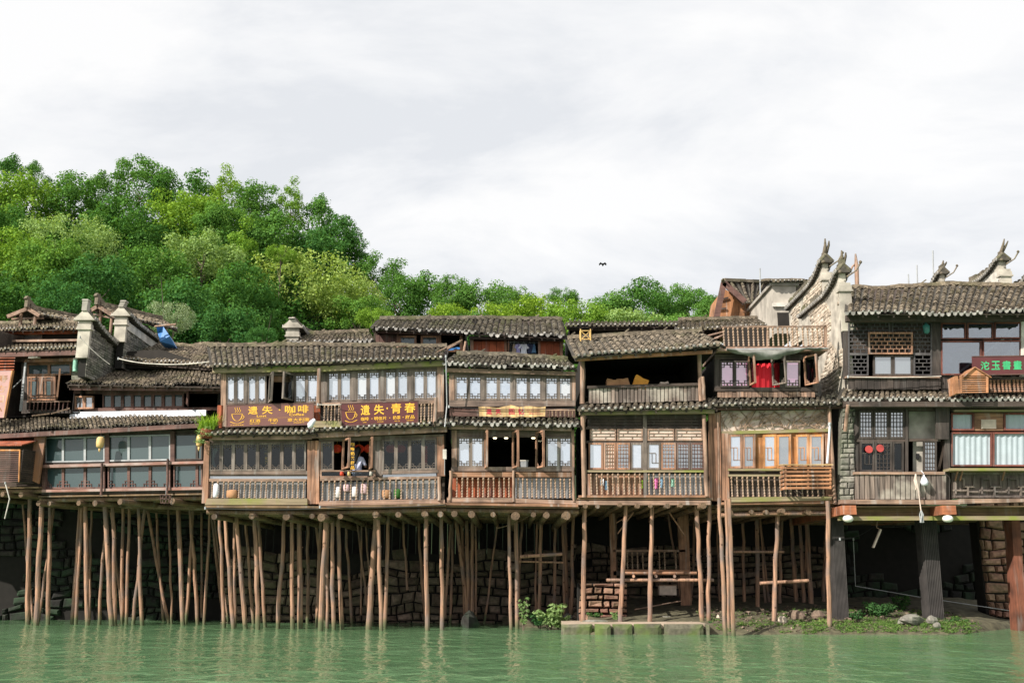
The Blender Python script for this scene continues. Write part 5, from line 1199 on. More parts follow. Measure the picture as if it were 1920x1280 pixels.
# ================================================================== left houses
def left_houses():
    F = Fac(0, 34.6, 385, 32.1); zd = F.L(200, 925, 0).z
    h = F.root('riverside_house', 'shadowed stilt house with two bands of dark green glass and a white panel', 'house')
    M['rail_r'] = wood('worn reddish rail', (.27, .14, .11), 'x', .4, stain=(.36, .28, .25))
    shell(F, h, 70, 812, 380, 924, -.14, 3.5, 'inside_w', left=False); shell(F, h, 135, 728, 410, 770, -1.3, 3.0, 'inside')
    froof(F, h, (-40, 813), (384, 791), (374, 780), (-40, 787), .6, 25, mat='tile_lt', seed=41, ridge=False, course=.15, sag=.12, rough=1.3, ends='none', name='eave_roof')
    part(F, h, 'eave_beam', 'mauve', ('b', (-30, 819), (382, 797), 8, .6, .12))
    froof(F, h, (126, 719), (420, 724), (422, 690), (186, 690), -.35, 23, mat='tile_lt', seed=42, ridge=False, sag=.14, rough=1.3, ends='none')
    part(F, h, 'eave_beam', 'mauve', ('b', (130, 727), (415, 729), 7, -.5, .12))
    froof(F, h, (226, 673), (414, 686), (424, 651), (300, 648), -2.0, 25, mat='tile_lt', seed=43, sag=.12, rough=1.1)
    part(F, h, 'eave_beam', 'dark_h', ('b', (222, 677), (412, 692), 7, -2.1, .12)); part(F, h, 'side_wall', 'inside', ('q', [(221, 660), (300, 655), (410, 690), (221, 690)], -2.3, .2))
    # upper windows
    part(F, h, 'frame_rail', 'mauve', ('q', [(138, 732), (412, 732), (412, 737), (138, 738)], -1.16, .1), ('q', [(138, 765), (412, 763), (412, 768), (138, 771)], -1.12, .15))
    win_row(F, h, [(193, 738), (345, 737), (345, 764), (193, 766)], -1.18, 8, '', 'pane_green', fm='mauve', fw=.06)
    win_row(F, h, [(141, 742), (176, 742), (176, 766), (141, 767)], -1.0, 2, '', 'pane_mid', fm='brown_v', fw=.06)
    casement(F, h, 352, 729, 761, .45, 60, -1.1, 'double', 'mauve')
    part(F, h, 'white_panel', 'white_p', ('q', [(131, 772), (386, 768), (386, 779), (131, 784)], -1.0, .06))
    part(F, h, 'red_post', 'red', ('p', (412, 413), 760, 800, 8, .1))
    # glass storey
    part(F, h, 'frame_rail', 'dark_h', ('q', [(78, 812), (380, 805), (380, 814), (78, 820)], .05, .15), ('q', [(78, 866), (380, 861), (380, 867), (78, 872)], .05, .15))
    xs_ = [85, 119, 160, 197]; 
    for grp in ([85, 119, 160, 197], [203, 242, 282, 320], [326, 370, 380]):
        for a, b in zip(grp[:-1], grp[1:]):
            ya = 820-(a-85)*.026; yb = 867-(a-85)*.018
            Wd, Hh, f = F.map([(a, ya), (b, ya-1), (b, yb-.7), (a, yb)], .06); window(h, f, 0, Wd, 0, Hh, '', 'pane_green', 'metal' if a < 320 else 'dark_v', fw=.045)
            ya = 876-(a-85)*.02; yb = 916-(a-85)*.004
            Wd, Hh, f = F.map([(a, ya), (b, ya-1), (b, yb), (a, yb)], .0); window(h, f, 0, Wd, 0, Hh, 'low', 'pane_green', 'mauve', fw=.05, a=.1, t=.022)
    part(F, h, 'upright', 'mauve', ('r', 196, 812, 204, 870, .12, .12), ('r', 319, 808, 327, 866, .12, .12), ('p', (191, 190), 868, 928, 4, .3), ('p', (315, 313), 860, 925, 4, .3), ('r', 78, 820, 85, 920, .1, .12))
    part(F, h, 'hand_rail', 'rail_r', ('b', (78, 874), (382, 866), 5, .22, .1)); part(F, h, 'floor_beam', 'rail_r', ('b', (78, 920), (382, 915), 5, .2, .2)); part(F, h, 'floor_beam', 'dark_h', ('b', (78, 924), (382, 920), 5, .1, .2))
    deck(F, h, 72, 386, 929, 924, .1, 6.5, [(78, .1, .09), (95, 0, .08), (150, 0, .09), (187, .2, .1), (245, .45, .1), (333, .25, .11)])
    mb = MB(); mb.tube([inv(F, P(230, 948, 34.5)), inv(F, P(400, 952, 33.5))], .09, 8); mb.build('cross_log', 'log', h)
    stilts(F, h, [(57, 925, 51, 1170, 10), (79, 930, 68, 1172, 11), (94, 935, 90, 1170, 9), (150, 940, 135, 1170, 7), (154, 940, 143, 1170, 7), (160, 930, 163, 1172, 10), (172, 950, 168, 1150, 5), (196, 935, 209, 1173, 11), (211, 935, 216, 1172, 9), (230, 955, 228, 1170, 7),
      (242, 950, 236, 1170, 7), (200, 960, 185, 1170, 7), (259, 935, 266, 1172, 8), (272, 950, 249, 1170, 8), (274, 940, 315, 1168, 7), (293, 960, 306, 1160, 6), (316, 955, 323, 1168, 5), (333, 925, 343, 1172, 10), (362, 960, 348, 1170, 7), (357, 955, 371, 1170, 8), (378, 960, 378, 1130, 5), (394, 960, 383, 1170, 6), (396, 965, 420, 1165, 6), (371, 965, 355, 1060, 4)], zd-.1)
    def lantern(px, py, d, mat, name, label, cord=True, r=.13, hh=.36):
        t = F.root(name, label, 'lantern'); c = F.L(px, py, d)
        mb = MB(); mb.lathe([(-hh*.5, r*.55), (-hh*.38, r*.9), (0, r), (hh*.38, r*.9), (hh*.5, r*.55)], c, 12); mb.build('body', mat, t)
        mb = MB(); mb.lathe([(-hh*.9, .01), (-hh*.75, .035), (-hh*.55, .04)], c, 6); mb.build('tassel', mat, t)
        mb = MB(); mb.tube([c+Vector((0, 0, hh*.5)), c+Vector((0, 0, hh*.5+.25))], .008, 4); mb.build('cord', 'dark_v', t)
    lantern(188, 829, .6, 'lan_yel', 'paper_lantern', 'faded yellow cylinder lantern hanging alone under the left eave')
    lantern(217, 838, -.4, 'lan_red', 'paper_lantern', 'dim red lantern behind the upper dark green glass', r=.15)
    lantern(374, 826, .75, 'lan_yel', 'paper_lantern', 'faded yellow lantern with red foot under the trailing plant', r=.1)
    t = F.root('wire_basket', 'rusty wire basket hanging below the glass storey', 'basket'); mb = MB()
    c = F.L(310, 935, .5)
    for k in range(9):
        an = 2*pi*k/9; mb.tube([c+Vector((cos(an)*.17, sin(an)*.17, .12)), c+Vector((cos(an)*.13, sin(an)*.13, -.14))], .012, 4)
    for z in (.12, 0, -.13): mb.tube([c+Vector((cos(2*pi*k/12)*(.15+z*.15), sin(2*pi*k/12)*(.15+z*.15), z)) for k in range(13)], .012, 4)
    mb.build('mesh', 'mauve', t); mb = MB(); mb.tube([c+Vector((0, 0, .12)), c+Vector((0, 0, .4))], .01, 4); mb.build('hook', 'metal', t)

    # ---- far left house
    h = F.root('timber_house', 'dark timber house at the left edge with latticed casements and a pink vertical signboard', 'house')
    shell(F, h, -60, 652, 150, 775, -1.0, 4, 'inside'); shell(F, h, -60, 818, 76, 912, .1, 4, 'inside_w', front=True); deck(F, h, -60, 72, 912, 912, .3, 6.5, [(10, .1, .09), (50, .2, .1)])
    froof(F, h, (-50, 658), (153, 651), (153, 641), (-50, 645), -.1, 22, mat='tile_lt', seed=51, ridge=False, course=.15, name='eave_roof', rough=1.2)
    part(F, h, 'fascia', 'mauve', ('q', [(-50, 660), (152, 655), (152, 665), (-50, 670)], -.15, .15), ('q', [(-50, 671), (140, 667), (140, 675), (-50, 680)], -.8, .1))
    part(F, h, 'ledge', 'grey_h', ('q', [(-50, 638), (152, 635), (152, 639), (-50, 642)], -.9, .4)); part(F, h, 'attic_wall', 'inside', ('r', -50, 624, 153, 640, -1.6, .1))
    win_row(F, h, [(8, 628), (80, 627), (80, 637), (8, 638)], -1.55, 2, '', 'pane_mid', fm='frame')
    part(F, h, 'painted_beam', 'red', ('q', [(-50, 620), (154, 617), (154, 624), (-50, 627)], -1.2, .15))
    froof(F, h, (-50, 619), (156, 615), (153, 606), (-50, 610), -.9, 22, mat='tile_lt', seed=52, rough=1.2)
    part(F, h, 'eave_soffit', 'brown_h', ('q', [(48, 673), (140, 671), (140, 676), (44, 679)], -.5, .3))
    Wd, Hh, f = F.map([(52, 682), (134, 680), (134, 703), (52, 704)], -.9)
    window(h, f, 0, Wd*.5, 0, Hh, '', 'pane_green', 'brown_v'); window(h, f, Wd*.5, Wd, 0, Hh, '', 'pane_green', 'brown_v')
    win_row(F, h, [(51, 704), (105, 703), (105, 751), (50, 752)], -.9, 2, 'double', 'pane_green', fm='brown_v', fw=.09, t=.025)
    casement(F, h, 106, 697, 749, .62, 48, -.8, 'double', 'brown_v', 'pane_mid')
    part(F, h, 'lower_frame', 'dark_v', ('r', 40, 680, 50, 775, -.85, .12), ('r', 48, 768, 132, 774, -.85, .1))
    railing(F, h, (50, 754), (130, 753), 10, -.8, 17, brail=0, hrail=2, mat='mauve')
    part(F, h, 'brick_side', 'stone_g', ('r', 134, 680, 153, 716, -.85, .2)); part(F, h, 'steel_strut', 'metal', ('q', [(46, 678), (49, 678), (40, 770), (36, 770)], -.5, .05))
    mb = MB(); mb.tube([F.L(42, 710, -.3), F.L(24, 727, -.3)], .02, 5); mb.build('steel_strut', 'metal', h)
    nb = F.root('timber_house', 'unseen timber house added past the left edge of the view for its shade', 'house')  # unseen house added to keep sun off the left wall and stilts
    shell(F, nb, -430, 650, -62, 915, .3, 6, 'dark_h', front=True); planks(F, nb, [(-430, 655), (-62, 655), (-62, 912), (-430, 912)], .35, 40, 'mauve'); froof(F, nb, (-440, 652), (-56, 650), (-56, 612), (-440, 612), 1.0, 25, mat='tile_lt', seed=91)
    deck(F, nb, -430, -62, 914, 912, .3, 6.5, [(-400, .1, .1), (-300, .2, .1), (-200, .1, .1), (-100, .1, .1)]); stilts(F, nb, [(-400+i*42, 925, -405+i*42, 1172, 10) for i in range(9)], zd-.1)
    # monitor roofs
    def monitor(apx, apy, lx, ly, rx, ry, Y, depth, parent):
        A = inv(F, P(apx, apy, Y)); Lp = inv(F, P(lx, ly, Y)); Rp = inv(F, P(rx, ry, Y)); b = Vector((.9, depth, 0)); mid = A
        tiles(parent, Rp, Rp+b, A+b, A, mat='tile_lt', seed=int(apx), ridge=True, course=.15, soffit=True, ends='disc'); tiles(parent, Lp+b, Lp, A, A+b, mat='tile_lt', seed=int(apx)+1, ridge=False, course=.15, soffit=False)
        for p, q, y in ((Lp, A, ly), (Rp, A, ry)):
            mb = MB(); mb.bar(p+Vector((0, -.1, -.06)), q+Vector((0, -.1, -.04)), .08, .14); mb.build('barge_board', 'grey_h', parent)
        for k in (.3, .75):
            mb = MB(); p = Lp.lerp(Rp, k); mb.tube([p+Vector((0, .1, .2)), p+Vector((0, .1, -1.2))], .06, 7); mb.build('post', 'grey_v', parent)
        mb = MB(); mb.bar(Lp+Vector((0, .12, -.1)), Rp+Vector((0, .12, -.1)), .07); mb.build('tie_beam', 'grey_h', parent)
        mb = MB(); mb.bar(A+Vector((0, -.15, .0)), A+Vector((0, -.15, .42)), .14); mb.bar(A+Vector((0, .2, .1)), A+Vector((-.02, -.25, .38)), .14); mb.build('ridge_horn', 'tile', parent)
    t = F.root('monitor_roof', 'small raised gabled roof vent on the far left house', 'roof vent'); monitor(56, 578, 18, 592, 78, 590, 37, 2.5, t)
    t = F.root('monitor_roof', 'small raised gabled roof between the two left gable walls', 'roof vent'); monitor(187, 573, 171, 583, 219, 592, 36.5, 2.5, t)
    # pink sign
    t = F.root('signboard', 'leaning faded pink vertical signboard with orange characters at the left edge', 'sign')
    Wd, Hh, f = F.map([(-22, 696), (26, 695), (10, 783), (-38, 784)], .45); mb = MB(); mrect(mb, f, 0, 0, Wd, Hh, .04, .05); mb.build('board', 'pinkpanel', t)
    mb = MB(); mrect(mb, f, Wd-.05, 0, Wd, Hh, .06, .09); mb.build('rim', 'orange', t)
    for i, ch in enumerate('寿方口小'): text(t, f, ch, Wd*.44, Hh*(.76-.22*i), Wd*.42, Hh*.15, 'lan_red' if 0 else 'orange', o=.045, bold=.01)
    Wd, Hh, f = F.map([(-22, 668), (30, 668), (27, 695), (-22, 696)], .42); mb = MB()
    for i in range(5): mrect(mb, f, 0, Hh*i/5+.02, Wd, Hh*(i+.6)/5, .04, .03)
    mb.build('slats', 'red', t)
    # cabinet
    t = F.root('louvred_cabinet', 'pale slatted louvre cabinet with an orange lid hung at the left edge', 'air conditioner cover')
    Wd, Hh, f = F.map([(-24, 845), (38, 845), (36, 903), (-24, 905)], .95); mb = MB(); n = 15
    for i in range(n): mrect(mb, f, 0, Hh*i/n+.01, Wd-.04, Hh*(i+.62)/n, 0, .02)
    mb.build('slats', 'mauve', t); mb = MB(); mrect(mb, f, Wd-.04, 0, Wd, Hh, .01, .04); mrect(mb, f, 0, Hh, Wd, Hh+.05, .01, .04); mb.build('frame', 'orange', t)
    mb = MB(); a = f(Wd, 0, 0); n = 17
    for i in range(n): mb.box(a[0]-.02, a[0], a[1]+.03, a[1]+.85, a[2]+Hh*1.05*i/n, a[2]+Hh*1.05*(i+.55)/n)
    mb.box(a[0]-.5, a[0]-.04, a[1]+.06, a[1]+.8, a[2]+.02, a[2]+Hh); mb.build('side_slats', 'dark_h', t)
    mb = MB(); a = f(-.1, Hh, 0); b = f(Wd+.12, Hh, 0); mb.hexa([(a[0], a[1]-.1, a[2]+.16), (b[0], b[1]-.1, b[2]+.16), (b[0], b[1]+.9, b[2]+.5), (a[0], a[1]+.9, a[2]+.5), (a[0], a[1]-.1, a[2]+.2), (b[0], b[1]-.1, b[2]+.2), (b[0], b[1]+.9, b[2]+.54), (a[0], a[1]+.9, a[2]+.54)]); mb.build('lid', 'red', t)
    t = F.root('wooden_screen', 'orange brown board screen leaning between the louvred cabinet and the green glass', 'screen')
    M['rust'] = wood('orange brown board', (.30, .14, .07), 'z', .25, stain=(.2, .12, .09))
    planks(F, t, [(66, 812), (86, 816), (73, 906), (55, 898)], .35, 2, 'rust', 'boards', .06, .001); part(F, t, 'batten', 'dark_h', ('q', [(62, 832), (84, 836), (83, 841), (61, 837)], .33, .06))
    t = F.root('small_sign', 'small green and white cylinder sign on the brick beside the left casement', 'sign'); mb = MB(); mb.tube([F.L(142, 674, -.4), F.L(141, 696, -.4)], .085, 10); mb.build('drum', plain('green white sign', (.25, .5, .38), .5, .5, 8), t); mb = MB(); mb.tube([F.L(142, 672, -.4), F.L(142, 675, -.4)], .095, 10); mb.build('cap', 'white', t)
    t = F.root('flood_lamp', 'white tube lamp on the beam over the left casements', 'lamp'); part(F, t, 'housing', 'white', ('q', [(53, 665), (70, 664), (70, 670), (53, 671)], -.2, .15)); part(F, t, 'bracket', 'metal', ('r', 58, 662, 61, 666, -.25, .05))
    # blue tarp
    t = thing('blue_tarpaulin', 'bright blue tarpaulin over the roof end behind the banded gable wall', 'tarpaulin', P(310, 640, 36.5))
    mb = MB(); o = t.location; pts = [(293, 612), (306, 612), (318, 630), (328, 648), (300, 640), (296, 625)]
    vs = [P(x, y, 36.4+.3*(i % 2))-o for i, (x, y) in enumerate(pts)]; vs += [v+Vector((0, .5, -.1)) for v in vs]
    mb.add(vs, [(0, 5, 1), (1, 5, 4), (1, 4, 2), (2, 4, 3), (6, 7, 11), (7, 10, 11), (7, 8, 10), (8, 9, 10)]+[(k, (k+1) % 6, 6+(k+1) % 6, 6+k) for k in range(6)]); mb.build('sheet', 'tarp_b', t)
    mb = MB(); mb.tube([P(290, 612, 36.2)-o, P(330, 608, 36.2)-o], .04, 5); mb.build('pole', 'grey_v', t)
left_houses()

# ================================================================== houses set back behind the roofs
def back_houses():
    F = Fac(535, 35.5, 1340, 35.5)
    h = F.root('set_back_house', 'low set back house with mauve boards behind the left part of the coffee house roof', 'house')
    shell(F, h, 545, 640, 700, 665, -.2, 3, 'inside_w', front=True); froof(F, h, (533, 641), (702, 640), (692, 624), (562, 628), .5, 25, mat='tile', seed=61, drip=True)
    planks(F, h, [(546, 645), (698, 643), (698, 662), (546, 662)], -.1, 14, 'mauve'); part(F, h, 'beam', 'grey_h', ('q', [(540, 642), (702, 641), (702, 645), (540, 647)], .3, .1), ('q', [(590, 653), (696, 650), (696, 653), (590, 657)], .1, .1)); part(F, h, 'strut', 'grey_v', ('q', [(532, 646), (535, 646), (532, 660), (529, 660)], .3, .08))
    h = F.root('set_back_house', 'brown timber house with teal blinds rising behind the right half of the coffee house', 'house')
    shell(F, h, 702, 620, 872, 660, -.3, 3, 'inside_w'); froof(F, h, (698, 615), (876, 622), (890, 599), (712, 600), .6, 25, mat='tile_dk', seed=62, drip=True)
    part(F, h, 'eave_beam', 'mauve', ('q', [(704, 619), (868, 624), (868, 628), (704, 624)], .35, .1)); planks(F, h, [(704, 628), (748, 628), (748, 660), (704, 660)], -.1, 6, 'mauve')
    for x0, x1 in ((748, 781), (789, 822)):
        Wd, Hh, f = F.map([(x0, 629), (x1, 629), (x1, 656), (x0, 656)], 0); window(h, f, 0, Wd, 0, Hh, '', 'pane_green', 'brown_v', fw=.08); part(F, h, 'blind', 'teal', ('r', x0+3, 638, x1-3, 654, -.15, .03))
    part(F, h, 'post', 'brown_v', ('r', 744, 626, 748, 658, .05, .1), ('r', 822, 626, 827, 658, .05, .1), ('r', 862, 626, 867, 658, .05, .1)); part(F, h, 'sill_beam', 'brown_h', ('r', 704, 655, 868, 659, .08, .1))
    h = F.root('set_back_house', 'small upper house with orange brown panels and washing under its dark eave', 'house')
    shell(F, h, 880, 630, 1056, 680, -.25, 3, 'inside'); froof(F, h, (874, 624), (1062, 633), (1054, 600), (886, 598), .6, 26, mat='tile_dk', seed=63, pitch=.23, drip=True, sag=.1)
    part(F, h, 'eave_beam', 'dark_h', ('q', [(880, 629), (1056, 634), (1056, 639), (880, 635)], .4, .12))
    planks(F, h, [(888, 640), (946, 640), (946, 668), (888, 668)], 0, 4, 'red'); planks(F, h, [(1012, 640), (1052, 640), (1052, 670), (1012, 670)], 0, 3, 'red')
    part(F, h, 'post', 'brown_v', ('r', 882, 634, 888, 672, .08, .1), ('r', 946, 636, 950, 672, .05, .1), ('r', 952, 638, 955, 672, .08, .1), ('r', 1009, 638, 1013, 672, .08, .1), ('r', 1050, 638, 1055, 674, .08, .1)); part(F, h, 'sill_beam', 'brown_h', ('r', 888, 666, 1052, 672, .05, .1))
    part(F, h, 'drain_pipe', 'grey_v', ('p', (873, 868), 640, 668, 5, .4))
    M['navy'] = plain('navy garment', (.03, .04, .09), .8); M['denim'] = plain('blue denim garment', (.1, .2, .32), .8); M['khaki'] = plain('beige garment', (.45, .36, .27), .8); M['lilac'] = plain('lilac garment', (.45, .42, .68), .8)
    for x0, x1, y1, mt, lb in ((955, 960, 660, 'black', 'small black garment at the left end of the washing line'), (961, 967, 661, 'khaki', 'beige garment left of the lilac shirt on the washing line'), (968, 975, 668, 'lilac', 'long lilac shirt left of the white one'), (976, 988, 671, 'white_p', 'long white shirt in the middle of the washing line'), (990, 997, 662, 'navy', 'dark navy garment right of the white shirt'), (998, 1004, 661, 'denim', 'blue denim garment at the right end of the washing line')):
        c = F.root('hanging_garment', lb, 'garment', group='washing drying under the small upper house eave'); Wd, Hh, f = F.map([(x0, 645), (x1, 645), (x1+1, y1), (x0-1, y1)], .1); mb = MB(); n = 8; vs = []
        sh = [1, .95, .8, .9, .62]
        for j in range(5):
            for i in range(n+1): u = (i/n-.5)*(sh[j] if j < 4 else .62)*(1.0 if j else 1.1)+.5; vs.append(f(Wd*u, Hh*j/4, .03*sin(i*1.6+j)))
        fs = [(j*(n+1)+i, j*(n+1)+i+1, (j+1)*(n+1)+i+1, (j+1)*(n+1)+i) for j in range(4) for i in range(n)]
        mb.add(vs, fs, 0, True); mb.add([(v[0], v[1]+.01, v[2]) for v in vs], [g[::-1] for g in fs], 0, True)
        for s_ in (-1, 1):
            if x1-x0 > 6: a = f(Wd*(.5+s_*.28), Hh*.96, 0); b = f(Wd*(.5+s_*.72), Hh*.68, 0); mb.tube([a, b], [.05, .04], 6)
        mb.build('cloth', mt, c); mb = MB(); a = f(Wd*.5, Hh, 0); mb.tube([f(Wd*.1, Hh*.98, 0), f(Wd*.5, Hh+.06, 0), f(Wd*.9, Hh*.98, 0)], .008, 4); mb.tube([f(Wd*.5, Hh+.05, 0), f(Wd*.5, Hh+.12, 0)], .006, 4); mb.build('hanger', 'metal', c)
    t = F.root('washing_line', 'thin line under the dark eave carrying the washing', 'line'); mb = MB(); mb.tube([F.L(950, 641, .1), F.L(1012, 642, .1)], .008, 4); mb.build('line', 'metal', t); 
    h = F.root('set_back_house', 'long low dark roofed house behind the balcony house roof', 'house')
    shell(F, h, 1068, 612, 1350, 650, -.2, 3, 'inside', front=True); froof(F, h, (1062, 611), (1272, 610), (1268, 603), (1066, 605), .4, 20, mat='tile_dk', seed=64, ridge=False); part(F, h, 'eave_beam', 'dark_h', ('r', 1066, 613, 1272, 619, .2, .1))
    froof(F, h, (1268, 618), (1440, 611), (1420, 600), (1272, 602), 1.0, 22, mat='tile', seed=65); part(F, h, 'eave_beam', 'grey_h', ('q', [(1340, 632), (1352, 628), (1352, 632), (1340, 636)], 1, .1))
    for a, b, lb in (((1330, 640), (1392, 612), 'pale bamboo pole slanting up to the terrace railing'), ((1310, 634), (1358, 622), 'second pale pole lying under the slanting one'), ((838, 655), (862, 641), 'pale wooden prop leaning over the blue sheet')):
        t = F.root('bamboo_pole', lb, 'pole'); mb = MB(); mb.tube([F.L(*a, 1.5), F.L(*b, 1.0)], .04, 6); mb.build('pole', 'grey_h', t); mb = MB(); q = F.L(*b, 1.0); mb.tube([q, q+Vector((.03, 0, .04))], .05, 6); mb.build('end', 'mossy', t)
    t = F.root('blue_sheet', 'flat blue plastic sheet lying on the roof ridge beside the wooden prop', 'sheet'); mb = MB(); n = 8; a = F.L(814, 656, 1.2); b = F.L(862, 652, 1.2)
    vs = [tuple(a.lerp(b, i/n)+Vector((0, j*.35, .02*sin(i*2)+j*.10))) for j in (0, 1) for i in range(n+1)]; fs = [(i, i+1, n+2+i, n+1+i) for i in range(n)]; mb.add(vs, fs, 0); mb.add([(v[0], v[1], v[2]-.05) for v in vs], [g[::-1] for g in fs], 0); mb.add([vs[i] for i in range(n+1)]+[(v[0], v[1], v[2]-.05) for v in vs[:n+1]], [(i, n+1+i, n+2+i, i+1) for i in range(n)]); mb.build('sheet', 'tarp_b', t); mb = MB(); q = a.lerp(b, .5); mb.box(q.x-.1, q.x+.1, q.y, q.y+.1, q.z+.02, q.z+.09); mb.build('weight', 'stone_g', t)
    # orange gabled house and concrete stair tower
    G = Fac(1345, 42.0, 1500, 42.0)
    h = G.root('orange_gable_house', 'bright orange wooden gable house with a grey tiled roof behind the stone wall', 'house')
    A = G.L(1357, 530, .6); Le = G.L(1342, 602, .6); Re = G.L(1397, 566, .6); b = Vector((0, 3.2, 0))
    mb = MB(); q = [G.L(1357, 540, 0), G.L(1396, 566, 0), G.L(1396, 612, 0), G.L(1347, 612, 0)]
    mb.add([(p.x, 0, p.z) for p in q]+[(p.x, 3, p.z) for p in q], [(3, 2, 1, 0), (4, 5, 6, 7)]+[(k, (k+1) % 4, 4+(k+1) % 4, 4+k) for k in range(4)]); M['orange_w'] = wood('aged orange boards', (.40, .19, .09), 'z', .35); mb.build('wall', 'orange_w', h)
    part(G, h, 'side_wall', 'orange_w', ('r', 1397, 568, 1412, 612, -.3, .3)); part(G, h, 'window', 'inside', ('r', 1404, 572, 1412, 582, -.26, .05)); part(G, h, 'batten', 'brown_h', ('r', 1393, 583, 1404, 585, .03, .04))
    for p, q_ in ((Le, A), (Re, A)): mb = MB(); mb.bar(p, q_, .08, .25); mb.build('barge_board', 'mauve', h)
    part(G, h, 'side_brace', 'dark_h', ('q', [(1352, 560), (1366, 556), (1366, 559), (1352, 563)], .1, .05), ('q', [(1348, 578), (1362, 576), (1362, 579), (1348, 581)], .1, .05))
    tiles(h, G.L(1396, 568, .6), G.L(1440, 563, -.5), G.L(1520, 533, -2.5), G.L(1357, 528, .4), mat='tile', seed=71, pitch=.22, name='roof')
    mb = MB(); mb.tube([G.L(1357, 530, .5), G.L(1355, 526, .7), G.L(1356, 522, .9)], [.1, .08, .02], 6); mb.build('ridge_tip', 'tile', h)
    X0 = P(1448, 535, 38).x; zt = P(1448, 536, 38).z; zb = P(1448, 625, 38).z; Yr = 38
    while P(1405, 560, Yr).x < X0: Yr += .1
    t = thing('concrete_building', 'weathered concrete block with a dark doorway between the orange gable and the stone wall', 'building', (X0, 38, zb)); hh = zt-zb
    xr = P(1492, 535, 38).x-X0; mb = MB(); mb.box(0, xr, 0, Yr-38, 0, hh); mb.build('wall', 'concrete', t); mb = MB(); mb.box(-.1, xr+.1, -.1, Yr-37.9, hh, hh+.12); mb.build('parapet', 'plaster', t)
    a = P(1457, 586, 38)-t.location; b = P(1481, 612, 38)-t.location; mb = MB(); mb.box(a.x, b.x, -.02, .02, b.z, a.z); mb.build('doorway', 'inside', t)
    a = P(1448, 576, 38)-t.location; mb = MB(); mb.box(-.06, xr, -.12, 0, a.z, a.z+.15); mb.build('string_course', 'white', t)
    tiles(t, Vector((-.2, -.3, hh+.1)), Vector((xr+.6, -.3, hh+.1)), Vector((xr+.6, .9, hh+.4)), Vector((-.2, .9, hh+.4)), mat='tile', seed=72, soffit=False)
    for px, y0, y1, Y, lb in ((1425, 503, 572, 41, 'thin tall metal mast beside the orange gable'), (1749, 470, 530, 40, 'thin tall metal mast behind the long right roof'), (1719, 497, 508, 40, 'short dark rod end above the long right roof'), (1703, 514, 528, 40, 'stub of a rod just above the long right roof ridge')):
        a = P(px, max(y1, 545), Y); t = thing('antenna_mast', lb, 'mast', a); mb = MB(); mb.tube([(0, 0, -.5), P(px, y0, Y)-a], .028, 5); mb.build('rod', 'metal', t); mb = MB(); mb.lathe([(-.55, .05), (-.4, .05)], (0, 0, 0), 6); mb.build('base', 'metal', t)
    a = P(1606, 545, 34); t = thing('timber_post', 'old grey timber post with a crooked arm standing behind the front gable horn', 'post', a); mb = MB(); mb.tube([(0, 0, -.5), P(1606, 500, 34)-a, P(1604, 476, 34)-a], [.08, .08, .03], 6); mb.build('post', 'grey_v', t); mb = MB(); mb.tube([P(1606, 492, 34)-a, P(1598, 500, 34)-a, P(1595, 508, 34)-a], .035, 5); mb.build('arm', 'grey_v', t)
    # bird
    a = P(1130, 496, 60); t = thing('bird', 'small dark bird with arched wings flying alone in the sky', 'bird', a)
    mb = MB(); mb.tube([(-.05, -.25, -.03), (0, -.12, 0), (.02, .05, 0), (.02, .28, -.02)], [.02, .06, .07, .01], 7)
    for s_ in (-1, 1):
        vs = [(0, -.08, .03), (s_*.14, -.1, .13), (s_*.24, -.06, .03), (s_*.22, .05, -.05), (s_*.12, .06, .05), (0, .1, .02)]; vs += [(x, y, z-.015) for x, y, z in vs]
        mb.add(vs, [(0, 1, 4, 5), (1, 2, 3, 4), (6, 11, 10, 7), (7, 10, 9, 8)]+[(k, (k+1) % 6, 6+(k+1) % 6, 6+k) for k in range(6)])
    mb.build('body', 'black', t)
back_houses()

